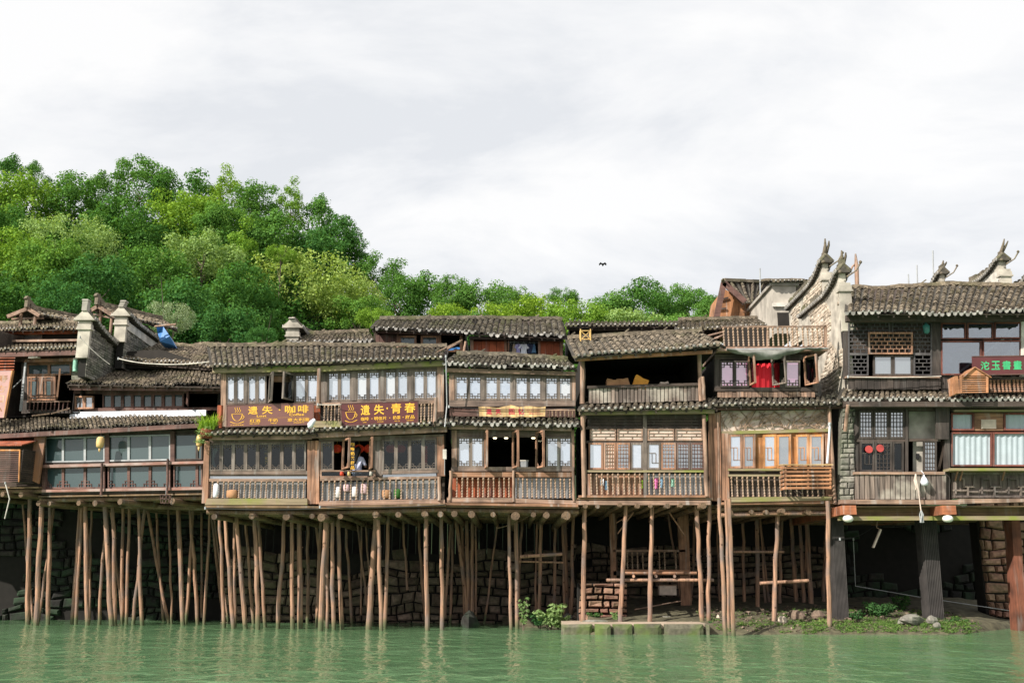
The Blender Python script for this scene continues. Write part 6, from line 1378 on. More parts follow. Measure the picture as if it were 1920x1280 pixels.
# ================================================================== right houses
def right_houses():
    F = Fac(1590, 30.6, 1920, 30.4); zd = F.L(1700, 945, 0).z
    h = F.root('lattice_house', 'dark old house with a black lattice upper wall and peeling plank balcony', 'house')
    roof_, _ = froof(F, h, (1588, 587), (1935, 586), (1960, 536), (1592, 541), .9, 27, mat='tile_lt', seed=81, pitch=.19, course=.17, drip=True, sag=.1, rough=1.2)
    part(F, h, 'eave_beam', 'dark_h', ('q', [(1588, 589), (1930, 588), (1930, 600), (1588, 602)], .5, .2))
    shell(F, h, 1588, 598, 1764, 728, -.2, 4, 'inside'); shell(F, h, 1602, 752, 1785, 936, -.3, 4, 'inside_w')
    part(F, h, 'corner_post', 'dark_v', ('r', 1582, 600, 1590, 710, .02, .1), ('r', 1747, 602, 1764, 728, .05, .15), ('r', 1668, 602, 1672, 624, .04, .06))
    for c, st in (([(1590, 603), (1668, 603), (1668, 664), (1590, 664)], 'brick'), ([(1672, 603), (1747, 603), (1747, 664), (1672, 664)], 'brick'), ([(1713, 664), (1747, 664), (1747, 704), (1713, 704)], 'brick'), ([(1590, 664), (1628, 664), (1628, 704), (1590, 704)], 'brick')):
        Wd, Hh, f = F.map(c, .03); window(h, f, 0, Wd, 0, Hh, st, None, 'lat', fw=.04, name='lattice_panel', t=.026)
    part(F, h, 'lattice_back', 'dark_h', ('r', 1590, 603, 1747, 664, -.06, .03))
    Wd, Hh, f = F.map([(1628, 623), (1711, 623), (1711, 664), (1628, 664)], .12); window(h, f, 0, Wd, 0, Hh, 'brick', None, 'brown_v', fw=.05, name='lattice_shutter', t=.026)
    win_row(F, h, [(1637, 666), (1711, 666), (1711, 704), (1637, 704)], -.02, 2, '', 'pane_mid', fm='dark_v')
    part(F, h, 'ledge', 'grey_h', ('r', 1586, 705, 1762, 708, .15, .2)); planks(F, h, [(1590, 709), (1760, 709), (1760, 730), (1590, 730)], .05, 14, 'dark_v')
    froof(F, h, (1574, 747), (1786, 748), (1770, 730), (1586, 728), .55, 25, mat='tile_lt', seed=82, ridge=False, course=.14, drip=True, sag=.08, rough=1.2, name='eave_roof')
    part(F, h, 'eave_beam', 'dark_h', ('q', [(1582, 752), (1786, 753), (1786, 762), (1584, 762)], .6, .2))
    # lower storey of the lattice house
    part(F, h, 'frame_rail', 'dark_h', ('r', 1602, 762, 1782, 770, .03, .12), ('r', 1606, 822, 1704, 828, .06, .08), ('r', 1700, 822, 1764, 827, .06, .08)); 
    for x0, x1 in ((1610, 1637), (1638, 1666), (1667, 1696)):
        Wd, Hh, f = F.map([(x0, 770), (x1, 770), (x1, 822), (x0, 822)], .05); window(h, f, 0, Wd, 0, Hh, 'grid', 'pane_mid', 'dark_v', t=.02)
    for x0, x1, st in ((1612, 1639, 'key'), (1640, 1672, 'grid'), (1673, 1694, '')):
        Wd, Hh, f = F.map([(x0, 828), (x1, 828), (x1, 884), (x0, 884)], .05); window(h, f, 0, Wd, 0, Hh, st, 'pane_dark', 'dark_v', t=.02)
    part(F, h, 'corner_post', 'dark_v', ('r', 1698, 764, 1703, 886, .1, .12), ('r', 1772, 762, 1781, 940, .1, .15), ('r', 1600, 768, 1610, 886, .0, .1)); part(F, h, 'plaster_wall', 'plaster', ('r', 1596, 782, 1604, 885, -.02, .1), ('r', 1704, 768, 1754, 822, -.25, .05), ('r', 1712, 828, 1730, 884, -.2, .05))
    part(F, h, 'hatch_door', 'dark_v', ('r', 1755, 762, 1779, 823, .2, .05)); Wd, Hh, f = F.map([(1731, 826), (1756, 826), (1756, 884), (1731, 884)], .02); window(h, f, 0, Wd, 0, Hh, 'grid', 'pane_mid', 'dark_v'); part(F, h, 'electric_box', 'black', ('r', 1719, 850, 1724, 860, -.12, .06))
    mb = MB(); mb.tube([F.L(1590, 758, .6), F.L(1585, 808, .3)], .06, 7); mb.build('brace', 'grey_v', h)
    part(F, h, 'hand_rail', 'grey_h', ('r', 1601, 884, 1772, 889, .25, .12)); planks(F, h, [(1602, 889), (1774, 889), (1774, 936), (1602, 935)], .18, 18, 'plank', 'balcony_planking', .03, .012, .012)
    part(F, h, 'floor_beam', 'grey_h', ('q', [(1576, 936), (1800, 937), (1800, 945), (1576, 944)], .3, .3))
    mb = MB(); Wd, Hh, f = F.map([(1578, 765), (1601, 765), (1601, 940), (1572, 940)], .0); blockwall(mb, f, Wd, Hh, .3, .16, 5, depth=.04, gap=.02); mrect(mb, f, 0, 0, Wd, Hh, 0, .3); mb.build('brick_pier', 'stone_g', h)
    for cx, cy, r, lb in ((1629, 842, 7, 'red paper fan'), (1650, 840, 7, 'red paper disc')):
        mb = MB(); c = F.L(cx, cy, .12); mb.tube([c, c+Vector((0, -.02, 0))], r/60, 14); mb.build('wall_disc', 'disc', h, label=lb)
    # roof tiles along the small ledges: small lanterns
    t = F.root('wall_lamp', 'small green glass lamp on the dark post beside the black lattice', 'lamp'); mb = MB(); c = F.L(1737, 616, .25); mb.lathe([(-.16, .03), (-.12, .09), (.08, .11), (.14, .05), (.2, .02)], c, 8); mb.build('shade', plain('teal lamp glass', (.05, .22, .2), .4), t); mb = MB(); mb.bar(c+Vector((0, 0, .1)), c+Vector((.1, .25, .12)), .03); mb.build('bracket', 'metal', t)
    # right part
    g = F.root('glazed_house', 'house with big red framed panes upstairs and pale curtains downstairs at the right edge', 'house')
    shell(F, g, 1764, 600, 1960, 705, -.2, 5, plain('pale interior', (.30, .31, .33), .8)); shell(F, g, 1783, 764, 1960, 880, -.3, 3, 'inside_w')
    M['fr_red'] = wood('red brown window frame', (.17, .055, .04), 'x', .2)
    for x0, x1, y0, y1 in ((1764, 1811, 605, 636), (1813, 1862, 605, 636), (1864, 1915, 604, 635), (1764, 1840, 639, 703), (1842, 1915, 638, 700)):
        Wd, Hh, f = F.map([(x0, y0), (x1, y0), (x1, y1), (x0, y1)], .03); window(g, f, 0, Wd, 0, Hh, '', glass('big clear pane', (.6, .68, .75), .25, True) if 'bigp' not in M else M['bigp'], 'fr_red', fw=.045)
    mb = MB(); 
    for a, b in (((1850, 700), (1912, 640)), ((1890, 608), (1905, 700)), ((1795, 700), (1912, 612))): mb.bar(F.L(*a, -1.5), F.L(*b, -1.5), .06)
    mb.build('stair_rail', 'white', g)
    part(F, g, 'corner_post', 'white', ('r', 1915, 600, 1924, 710, .1, .2)); planks(F, g, [(1764, 704), (1940, 702), (1940, 740), (1764, 740)], -.05, 20, 'dark_v'); railing(F, g, (1856, 712), (1935, 711), 11, .3, 24, mat='brown_v', rail='dark_h', brail=0, thick=1.5)
    froof(F, g, (1786, 750), (1940, 748), (1940, 731), (1772, 732), .55, 24, mat='tile', seed=83, ridge=False, course=.14, drip=True, name='eave_roof'); part(F, g, 'eave_beam', 'dark_h', ('q', [(1786, 753), (1935, 752), (1935, 762), (1786, 762)], .6, .2))
    part(F, g, 'frame_rail', 'dark_h', ('r', 1783, 762, 1935, 772, .02, .1)); part(F, g, 'pale_rail', 'mossy', ('r', 1790, 768, 1935, 771, .3, .1))
    for x0, x1, y0, y1 in ((1783, 1826, 774, 807), (1882, 1935, 774, 807), (1783, 1860, 810, 874), (1861, 1935, 810, 874)):
        Wd, Hh, f = F.map([(x0, y0), (x1, y0), (x1, y1), (x0, y1)], .05); w_ = window(g, f, 0, Wd, 0, Hh, '', None, 'fr_red', fw=.05)
        mb = MB(); n = int(Wd/.035); vs = [f(Wd*i/n, Hh*(j*.96+.02), -.05+.018*sin(i*1.3+.5*sin(i*.37))) for j in (0, 1) for i in range(n+1)]; mb.add(vs, [(i, i+1, n+2+i, n+1+i) for i in range(n)], 0, True); mb.build('curtain', 'pane_curtain', w_)
    part(F, g, 'vent_board', 'brown_h', ('r', 1827, 774, 1881, 807, .04, .05)); part(F, g, 'vent_panel', 'cream', ('r', 1840, 786, 1868, 803, .07, .03))
    part(F, g, 'sill', 'mossy', ('r', 1780, 877, 1935, 882, .5, .5)); 
    for px in (1796, 1805, 1884):
        mb = MB(); mb.bar(F.L(px, 882, .45), F.L(px-5, 900, .1), .04); mb.build('sill_bracket', 'brown_v', g)
    part(F, g, 'low_wall', 'frame', ('r', 1784, 884, 1935, 934, -.02, .08)); mb = MB(); Wd, Hh, f = F.map([(1786, 886), (1935, 886), (1935, 932), (1786, 932)], .03)
    for i in range(3):
        x = i*Wd/3
        for r_ in ((x+.05, .1, x+.1, Hh*.75), (x+.05, Hh*.72, x+.35, Hh*.79), (x+.3, Hh*.4, x+.35, Hh*.72), (x+.3, Hh*.4, x+.62, Hh*.47), (x+.6, Hh*.4, x+.65, Hh*.9), (x+.42, .05, x+.47, Hh*.4), (x, Hh*.25, x+.42, Hh*.31), (x+.47, Hh*.2, x+.8, Hh*.26)): mrect(mb, f, *r_, .06, .06)
    mrect(mb, f, 0, 0, Wd, .05, .065, .06); mrect(mb, f, 0, Hh-.05, Wd, Hh, .065, .06); mb.build('fretwork', 'frame', g)
    part(F, g, 'floor_beam', 'grey_h', ('q', [(1800, 935), (1940, 934), (1940, 940), (1800, 944)], .3, .3))
    # underside joists, big columns
    a = F.L(1575, 948, .2); b = F.L(1960, 946, .2); mb = MB()
    mb.hexa([(a.x, -.2, a.z-.04), (b.x, -.2, a.z-.04), (b.x, 7, a.z-.04), (a.x, 7, a.z-.04), (a.x, -.2, a.z), (b.x, -.2, a.z), (b.x, 7, a.z), (a.x, 7, a.z)]); mb.build('floor', 'soffit', h)
    for k in range(7): mb = MB(); y = .25+k*.85; mb.box(a.x, b.x, y, y+.14, a.z-.30-.0*k, a.z-.042); mb.build('cross_beam', 'soffit', h)
    mb = MB(); mb.box(a.x, b.x, .0, .16, a.z-.42, a.z-.3); mb.build('cross_beam', 'mossy', h)
    M['beam_o'] = wood('orange beam end', (.42, .15, .07), 'x', .2)
    for x0, x1, par in ((1581, 1605, h), (1768, 1792, h)):
        p = F.L(x0, 964, .75); q = F.L(x1, 947, .75); mb = MB(); mb.box(p.x, q.x, -.75, 6, p.z, q.z); mb.build('beam_end', 'beam_o', par)
    def column(xl, xr, yt, xlb, xrb, yb, mat, par, fl=True, z0=.2, name='column'):
        B = ground((xlb+xrb)/2, yb, z0); Y = B.y; tl, tr, bl, br = (P(xl, yt, Y), P(xr, yt, Y), P(xlb, yb, Y), P(xrb, yb, Y)); d = .5; mb = MB(); w0 = tr.x-tl.x
        vs = [inv(F, v) for v in (bl+Vector((0, 0, -.3)), br+Vector((0, 0, -.3)), br+Vector((0, d, -.3)), bl+Vector((0, d, -.3)), tl, tr, tr+Vector((0, d, 0)), tl+Vector((0, d, 0)))]
        top = a.z-.04
        for i in (4, 5, 6, 7): vs[i].z = top
        mb.hexa(vs)
        if fl:
            for k in range(9):
                u = (k+.5)/9; mb.bar(vs[0].lerp(vs[1], u)+Vector((0, -.015, 0)), vs[4].lerp(vs[5], u)+Vector((0, -.015, 0)), .03, .03)
            for k in range(5):
                u = (k+.5)/5; mb.bar(vs[0].lerp(vs[3], u)+Vector((-.01, 0, 0)), vs[4].lerp(vs[7], u)+Vector((-.01, 0, 0)), .03, .03)
        return mb.build(name, mat, par)
    column(1560, 1582, 983, 1568, 1592, 1168, 'cork', h); column(1728, 1757, 983, 1743, 1771, 1168, 'cork', h); M['colr'] = wood('dull red brown post', (.20, .07, .04), 'z', .4)
    column(1898, 1914, 978, 1909, 1926, 1188, 'colr', g, False, -.1); column(1718, 1728, 990, 1732, 1744, 1140, 'colr', h, False, .4, 'inner_post')
    for px, lb in ((1590, 'white ribbed oval lantern under the left orange beam end'), (1777, 'white ribbed oval lantern under the right orange beam end')):
        t = F.root('oval_lantern', lb, 'lantern'); c = F.L(px, 972, .7); mb = MB(); mb.lathe([(-.1, .05), (-.08, .11), (-.03, .15), (.03, .15), (.08, .11), (.1, .05)], c, 14); mb.build('globe', 'lan_white', t); mb = MB(); mb.tube([c+Vector((0, 0, .1)), c+Vector((0, 0, .18))], .02, 5); mb.build('cap', 'metal', t)
    # green lettered sign
    t = F.root('signboard', 'dark red signboard with green characters cut by the right edge', 'sign')
    Wd, Hh, f = F.map([(1822, 668), (1952, 666), (1952, 702), (1823, 704)], .5); mb = MB(); mrect(mb, f, 0, 0, Wd, Hh, .04, .05); mb.build('board', 'sign2', t); mb = MB(); mrect(mb, f, 0, 0, Wd, .025, .055, .03); mrect(mb, f, 0, Hh-.025, Wd, Hh, .055, .03); mb.build('rim', 'mauve', t)
    for i, ch in enumerate('沱玉書畫院'): text(t, f, ch, Wd*(.115+.158*i), Hh*.27, Wd*.125, Hh*.46, 'green', o=.045, bold=.02)
    # little house shaped cabinet
    t = F.root('louvred_cabinet', 'orange brown cabinet shaped like a little gabled house on the right eave tiles', 'air conditioner cover')
    Wd, Hh, f = F.map([(1800, 704), (1853, 704), (1853, 736), (1800, 737)], .95); mb = MB()
    for i in range(8): mrect(mb, f, .06, Hh*i/8+.01, Wd-.06, Hh*(i+.6)/8, 0, .02)
    mb.build('slats', 'orange_h', t); mb = MB(); p0 = f(0, 0, 0); mb.box(p0[0]-.09, p0[0], p0[1]+.02, p0[1]+.6, p0[2], p0[2]+Hh); mrect(mb, f, 0, 0, .06, Hh, .01, .05); mrect(mb, f, Wd-.06, 0, Wd, Hh, .01, .05)
    g0, g1, g2 = f(-.0, Hh, .01), f(Wd, Hh, .01), f(Wd/2, Hh+.22, .01); mb.add([g0, g1, g2, (g0[0], g0[1]+.5, g0[2]), (g1[0], g1[1]+.5, g1[2]), (g2[0], g2[1]+.5, g2[2])], [(0, 1, 2), (5, 4, 3), (0, 3, 4, 1)]); mb.build('body', 'orange_h', t)
    mb = MB(); k = Vector((0, -.06, .02))
    for e_ in (g0, g1):
        e_ = Vector(e_)+Vector((-.14 if e_ == Vector(g0) else .06, 0, -.03 if e_ == Vector(g1) else -.1)); a_ = Vector(g2)+k; b_ = e_+k
        mb.hexa([b_, a_, a_+Vector((0, .75, 0)), b_+Vector((0, .75, 0)), b_+Vector((0, 0, .03)), a_+Vector((0, 0, .03)), a_+Vector((0, .75, .03)), b_+Vector((0, .75, .03))])
    mb.build('roof', 'orange_h', t)
    # things hanging from the plank balcony
    t = F.root('hanging_mop', 'long mop with pale shaft and blue grey strands hung over the plank balcony', 'mop'); mb = MB(); mb.tube([F.L(1717, 892, .45), F.L(1722, 920, .5), F.L(1727, 958, .5)], .018, 6); mb.build('shaft', 'cream', t); mb = MB()
    for k in range(10): a_ = F.L(1727, 955, .5); mb.tube([a_, a_+Vector((rnd.uniform(-.06, .06), rnd.uniform(-.05, .05), -.15)), a_+Vector((rnd.uniform(-.06, .06), rnd.uniform(-.05, .05), -.38))], .014, 4)
    mb.build('strands', 'metal', t)
    t = F.root('plastic_bag', 'knotted white plastic bag hanging on the plank balcony beside the mop', 'bag'); mb = MB(); c = F.L(1733, 900, .4); mb.lathe([(-.16, .03), (-.15, .09), (-.05, .12), (.05, .08), (.12, .03), (.17, .02)], c, 9); mb.build('bag', 'white_p', t); mb = MB(); mb.tube([c+Vector((0, 0, .2)), c+Vector((-.03, .1, .3))], .012, 4); mb.build('knot', 'white_cloth', t)
    t = F.root('yellow_cloth', 'pale yellow rag draped on the plank balcony at the mop head', 'cloth'); mb = MB(); mb.tube([F.L(1717, 888, .4), F.L(1716, 900, .43), F.L(1719, 912, .42), F.L(1717, 918, .4)], [.02, .05, .04, .02], 7, wob=.2); mb.build('cloth_fold', 'cream', t)
    t = F.root('hanging_plank', 'short broken pale plank dangling from a cord below the right houses', 'plank'); mb = MB(); mb.bar(F.L(1651, 992, -.6), F.L(1637, 1026, -.6), .12, .05); mb.build('plank', 'cream', t); mb = MB(); a_ = F.L(1650, 992, -.6); mb.tube([a_, a_+Vector((-.1, 0, .06)), a_+Vector((-.05, 0, .3)), a_+Vector((0, .1, .5))], .015, 5); mb.build('cord', 'grey_v', t)
right_houses()

# ================================================================== under the houses: wall, bank, slab, rocks, plants
def stone_wall(label, pl, pr, py, Y, mat, seed, bw=.5, bh=.33, hole=None, ztop=None, name='retaining_wall', dep=.14):
    a = P(pl, 1000, Y); b = P(pr, 1000, Y); zt = ztop if ztop else P((pl+pr)/2, py, Y).z
    t = thing(name, label, 'wall', (a.x, Y, -.6)); mb = MB(); Wd = b.x-a.x; Hh = zt+.6
    blockwall(mb, lambda x, z, o: (x, -o, z), Wd, Hh, bw, bh, seed, depth=dep, gap=.035, hole=hole); mb.build('stones', mat, t)
    mb = MB(); mb.box(-.02, Wd+.02, 0, .6, 0, (Hh if Y < 36 or Y > 37 else 3.0)-.02); mb.build('core', 'mortar', t); return t
stone_wall('brown squared stone retaining wall behind the poles of the middle houses', 425, 1078, 1018, 36.8, 'stone_b', 5, bw=.42, bh=.3, hole=lambda a_, b_: b_ > 2.9+1.2*noise.noise(Vector((a_*.35, 3, 0))))
stone_wall('shade darkened stone wall behind the leftmost poles', -90, 426, 0, 38.6, 'stone_d', 6, ztop=4.7, hole=lambda a_, b_: noise.noise(Vector((a_*.3, b_*.5, 4))) > .12)
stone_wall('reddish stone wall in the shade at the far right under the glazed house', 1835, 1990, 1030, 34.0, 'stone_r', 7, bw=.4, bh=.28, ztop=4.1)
stone_wall('shade darkened rear wall behind the bank under the right houses', 1560, 1836, 0, 37.8, 'stone_d', 8, ztop=4.1, hole=lambda a_, b_: noise.noise(Vector((a_*.5, b_*.5, 1))) > 0)
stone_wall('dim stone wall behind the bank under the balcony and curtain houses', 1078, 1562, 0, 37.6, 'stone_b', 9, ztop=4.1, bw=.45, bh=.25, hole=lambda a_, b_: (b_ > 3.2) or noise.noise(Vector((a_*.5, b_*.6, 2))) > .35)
stone_wall('rough pile of pinkish stones like a low stair beside the platform', 1083, 1172, 1092, 32.6, 'stone_r', 10, bw=.38, bh=.2, name='stone_pile', dep=.3)
t = thing('recess_shade_boards', 'near black boards standing in for the shaded recess above the brown retaining wall', 'boarding', (P(425, 1000, 38.5).x, 38.5, 1.5)); mb = MB(); Wd = P(1080, 1000, 38.5).x-P(425, 1000, 38.5).x  # near-black boards paint the shade of the recess above the wall
for i in range(int(Wd/.3)): mb.box(i*.3, i*.3+.28, rnd.uniform(0, .03), .08, 0, 2.7)
mb.build('boards', 'inside', t)
mb = MB(); mb.box(0, Wd, -.05, -.01, .6, .75); mb.build('rail', 'dark_h', t)
def bank_z(x, y):
    px, _ = proj(Vector((x, y, .2)))
    f = 29.35+.25*noise.noise(Vector((x*.7, 0, 0)))+.12*noise.noise(Vector((x*3, 0, 2)))
    if px < 1100: f = 33.2 if px > 960 else 35.6
    if px > 1800: f += (px-1800)*.035
    t = (y-f)
    z = min(.22, t*.42) if t < 1.2 else .22+(t-1.2)*.09
    return max(-.5, z)+noise.noise(Vector((x*1.6, y*1.6, 0)))*.06+noise.noise(Vector((x*6, y*6, 0)))*.03
grid('river_bank', [P(940, 1100, 32).x+i*.16 for i in range(112)], [28.4+j*.16 for j in range(60)], bank_z, 'soil', kind='structure')
# stone landing slab
a = ground(1050, 1189, 0); b = ground(1336, 1190, 0); t = thing('stone_landing', 'flat stone landing slab with mossy blocks along the water under the balcony house', 'landing', (a.x, a.y, 0))
Wd = b.x-a.x; mb = MB(); mb.box(.15, Wd, .14, 2.6, .16, .27); mb.build('slab', plain('worn slab top', (.42, .33, .25), .95, .3, 3, bump=.3), t); mb = MB(); mb.box(.1, Wd-.05, .12, .5, -.4, .155)
blockwall(mb, lambda x, z, o: (x, .12-o, z-.36), Wd, .68, .95, .9, 4, jit=.15, depth=.12, gap=.05, out=.2, wav=.03); mb.build('facing_stones', stone_mat('mossy landing stone', (.13, .12, .085), (.22, .20, .14), moss=.8, mosscol=(.10, .15, .03)), t)
def rock(px, py, z, w, hgt, label, mat='stone_g', seed=0):
    c = ground(px, py, z); R = random.Random(int(px*7+py)); mb = MB(); n = 9; m = 6; vs = []
    for j in range(m+1):
        for i in range(n):
            th = pi*j/m; ph = 2*pi*i/n; v = Vector((sin(th)*cos(ph), sin(th)*sin(ph), cos(th))); k = 1+.35*noise.noise(v*1.6+Vector((px, py, 0)))+.1*noise.noise(v*4+Vector((py, px, 0)))
            vs.append((v.x*w*k, v.y*w*.7*k, v.z*hgt*k+hgt*.4))
    mb.add(vs, [(j*n+i, (j+1)*n+i, (j+1)*n+(i+1) % n, j*n+(i+1) % n) for j in range(m) for i in range(n)]); o = mb.build('rock', mat, None); o.location = c; o.rotation_euler = (0, 0, R.uniform(0, 3)); props(o, label, 'rock', 'loose rocks on the bank'); return o
for px, py, z, w, hg, lb, mt in ((1708, 1166, .3, .42, .17, 'long flat grey boulder left of the right dark column', 'stone_g'), (1748, 1166, .3, .2, .14, 'grey rock touching the right dark column foot', 'stone_g'), (1757, 1174, .25, .15, .09, 'small grey rock in front of the right dark column', 'stone_g'),
    (1616, 1128, .6, .28, .16, 'reddish rock on the bank beside the left dark column', 'stone_r'), (1667, 1126, .6, .2, .2, 'pointed reddish rock in the middle of the dark bank', 'stone_r'), (1495, 1158, .35, .3, .16, 'big brown rock between the thin poles under the curtain house', 'stone_b'), (1534, 1158, .35, .22, .17, 'brown rock beside the right thick pole of the curtain house', 'stone_b'),
    (1190, 1160, .25, .25, .2, 'square grey block on the landing beside the stone pile', 'stone_g'), (1251, 1163, .25, .3, .1, 'flat grey block lying on the landing', 'stone_g'), (1284, 1163, .25, .25, .08, 'second flat grey block at the right of the landing', 'stone_g'), (1117, 1168, .22, .45, .08, 'long low pale block at the left of the landing', 'stone_g'),
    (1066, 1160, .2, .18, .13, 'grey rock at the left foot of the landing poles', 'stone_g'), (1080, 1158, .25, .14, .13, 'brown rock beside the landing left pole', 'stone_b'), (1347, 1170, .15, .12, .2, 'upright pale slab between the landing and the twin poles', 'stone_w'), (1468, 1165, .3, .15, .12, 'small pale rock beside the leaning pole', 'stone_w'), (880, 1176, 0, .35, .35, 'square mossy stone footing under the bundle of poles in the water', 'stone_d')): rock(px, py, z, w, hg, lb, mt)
# rubble strip and ground plants
mb = MB(); R = random.Random(9)
for i in range(900):
    px = R.uniform(1345, 1880); x = P(px, 1180, 30).x
    y = 29.5+R.random()**1.6*5; z = bank_z(x, y)
    if z < -.04: continue
    s = R.uniform(.02, .07)*(1.4 if y > 31 else 1); q = Vector((x, y, z)); vs = [q+Vector((R.uniform(-1, 1)*s, R.uniform(-1, 1)*s, R.uniform(-.4, 1)*s)) for k in range(6)]
    mb.add(vs, [(0, 1, 2), (0, 2, 3), (0, 3, 4), (0, 4, 1), (5, 2, 1), (5, 3, 2), (5, 4, 3), (5, 1, 4)])
props(mb.build('rubble', 'stone_b', None), 'small rubble and pebbles scattered on the bank', 'rubble', kind='stuff')
def leaves_mb(c, rad, n, size, R, flat=.7, up=.3):
    vs = []; fs = []
    for i in range(n):
        d = Vector((R.gauss(0, 1), R.gauss(0, 1), abs(R.gauss(0, 1)))).normalized(); q = c+Vector((d.x*rad, d.y*rad, d.z*rad*flat))*R.random()**.4
        nn = (d+Vector((R.gauss(0, .5), R.gauss(0, .5), up))).normalized(); a = nn.cross(Vector((R.gauss(0, 1), R.gauss(0, 1), 1))).normalized(); b = nn.cross(a); s = size*R.uniform(.6, 1.2); k = len(vs)
        vs += [q-a*s, q-b*s*.35, q+a*s, q+b*s*.35]; fs.append((k, k+1, k+2, k+3))
    return vs, fs
mb = MB(); R = random.Random(12)
for i in range(1150):
    px = R.uniform(1340, 1870); x = P(px, 1180, 30).x; y = 29.45+R.random()*R.choice([1.2, 1.8, 4.5]); z = bank_z(x, y)
    if z < -.01 or (px < 1500 and R.random() < .6): continue
    mb.add(*leaves_mb(Vector((x, y, z)), R.uniform(.06, .16), 26, R.uniform(.02, .04), R))
props(mb.build('bank_weeds', leaf_mat('bank weeds', (.06, .14, .03), (.24, .34, .10)), None), 'low green weeds creeping over the river bank', 'weeds', kind='stuff')
def bush(px, py, z, w, hgt, label, kind='bush', Y=None, lm='under', n=260, size=.07):
    c = P(px, py, Y) if Y else ground(px, py, z); R = random.Random(int(px+py)); t = thing('leafy_plant', label, 'plant', c)
    mb = MB(); mb2 = MB()
    for k in range(7):
        tip = Vector((R.uniform(-w, w), R.uniform(-w, w)*.6, hgt*R.uniform(.5, 1))); mb2.tube([(0, 0, -.1), tip*.5+Vector((0, 0, .05)), tip], .012, 4)
        for j in range(4): mb.add(*leaves_mb(tip*(.35+.2*j), w*.4, n//28, size, R))
    mb.build('foliage', lm, t); mb2.build('stem', 'bark', t); return t
M['plantL'] = leaf_mat('pale broad leaves', (.14, .24, .07), (.34, .45, .2)); M['plantD'] = leaf_mat('dark riverside leaves', (.03, .09, .03), (.09, .19, .07))
for px, py, z, w, hg, lb, lm, n, sz in ((981, 1182, 0, .18, 1.0, 'tall narrow leafy plant at the water between the middle poles', 'plantL', 420, .06), (1030, 1180, 0, .45, .75, 'broad pale leafy bush at the left end of the landing', 'plantL', 620, .09), (1048, 1180, 0, .3, .45, 'small pale bush against the left end of the landing', 'plantL', 380, .08), (1012, 1178, 0, .3, .5, 'darker bush left of the broad pale bush', 'plantD', 300, .08),
     (1155, 1168, .2, .15, .35, 'small pale bush at the foot of a leaning pole on the landing', 'plantL', 260, .05), (1110, 1160, .3, .3, .2, 'low green tuft before the stone pile', 'plantD', 260, .05), (285, 1160, 0, .5, 1.0, 'dark bush against the dark wall behind the left poles', 'plantD', 700, .1), (110, 1150, 0, .8, 1.2, 'dark climbing bush on the dark wall near the left edge', 'plantD', 900, .1), (530, 1164, 0, .25, .5, 'dark fern on the brown wall foot left of the middle', 'plantD', 260, .08), (664, 1164, 0, .25, .45, 'dark fern on the brown wall foot under the right signboard', 'plantD', 260, .08),
     (1650, 1160, .3, .5, .55, 'feathery fern clump on the bank between the dark columns', 'plantD', 700, .07), (1690, 1150, .4, .3, .6, 'upright fern behind the flat grey boulder', 'plantD', 420, .07), (1739, 1150, .4, .15, .4, 'small fern against the inner red post', 'plantD', 200, .06), (1610, 1165, .3, .3, .3, 'low weeds beside the left dark column foot', 'plantD', 300, .05), (1552, 1172, .2, .3, .2, 'bright low weeds at the foot of the right thick pole', 'plantL', 260, .04), (1790, 1176, .1, .35, .3, 'weeds right of the right dark column', 'plantD', 300, .05), (1337, 1180, .05, .15, .25, 'weed tuft at the right end of the landing', 'plantD', 160, .05), (1385, 1128, .6, .4, .3, 'dark weeds behind the twin poles', 'plantD', 260, .07)):
    bush(px, py, z, w, hg, lb, lm=lm, n=n, size=sz)
# trailing plant at the corner of the coffee house
t = thing('trailing_plant', 'bright grass tuft and trailing plant at the left corner of the coffee house eave', 'plant', P(388, 812, 30.6)); R = random.Random(77); mb = MB()
M['grass'] = leaf_mat('bright grass blades', (.22, .36, .04), (.45, .62, .12), .4)
for i in range(150):
    an = R.uniform(0, 2*pi); ln = R.uniform(.3, .75); o = Vector((R.uniform(-.25, .25), R.uniform(-.15, .15), .1)); d = Vector((cos(an)*.6, sin(an)*.5, 1)).normalized(); w_ = Vector((sin(an), -cos(an), 0))*.012; p1 = o+d*ln*.6; p2 = o+d*ln+Vector((cos(an)*.12, sin(an)*.1, -.1))
    mb.add([o-w_, o+w_, p1+w_, p1-w_, p2], [(0, 1, 2, 3), (3, 2, 4)])
mb.build('grass_blades', 'grass', t); mb = MB()
for k in range(9): mb.add(*leaves_mb(Vector((R.uniform(-.3, .4), R.uniform(-.2, .2), R.uniform(-.35, .1))), .2, 110, .035, R))
mb.build('trailing_leaves', 'plantL', t); mb = MB(); mb.lathe([(-.15, .16), (.12, .22)], (0, 0, 0), 9); mb.build('pot', 'red', t)

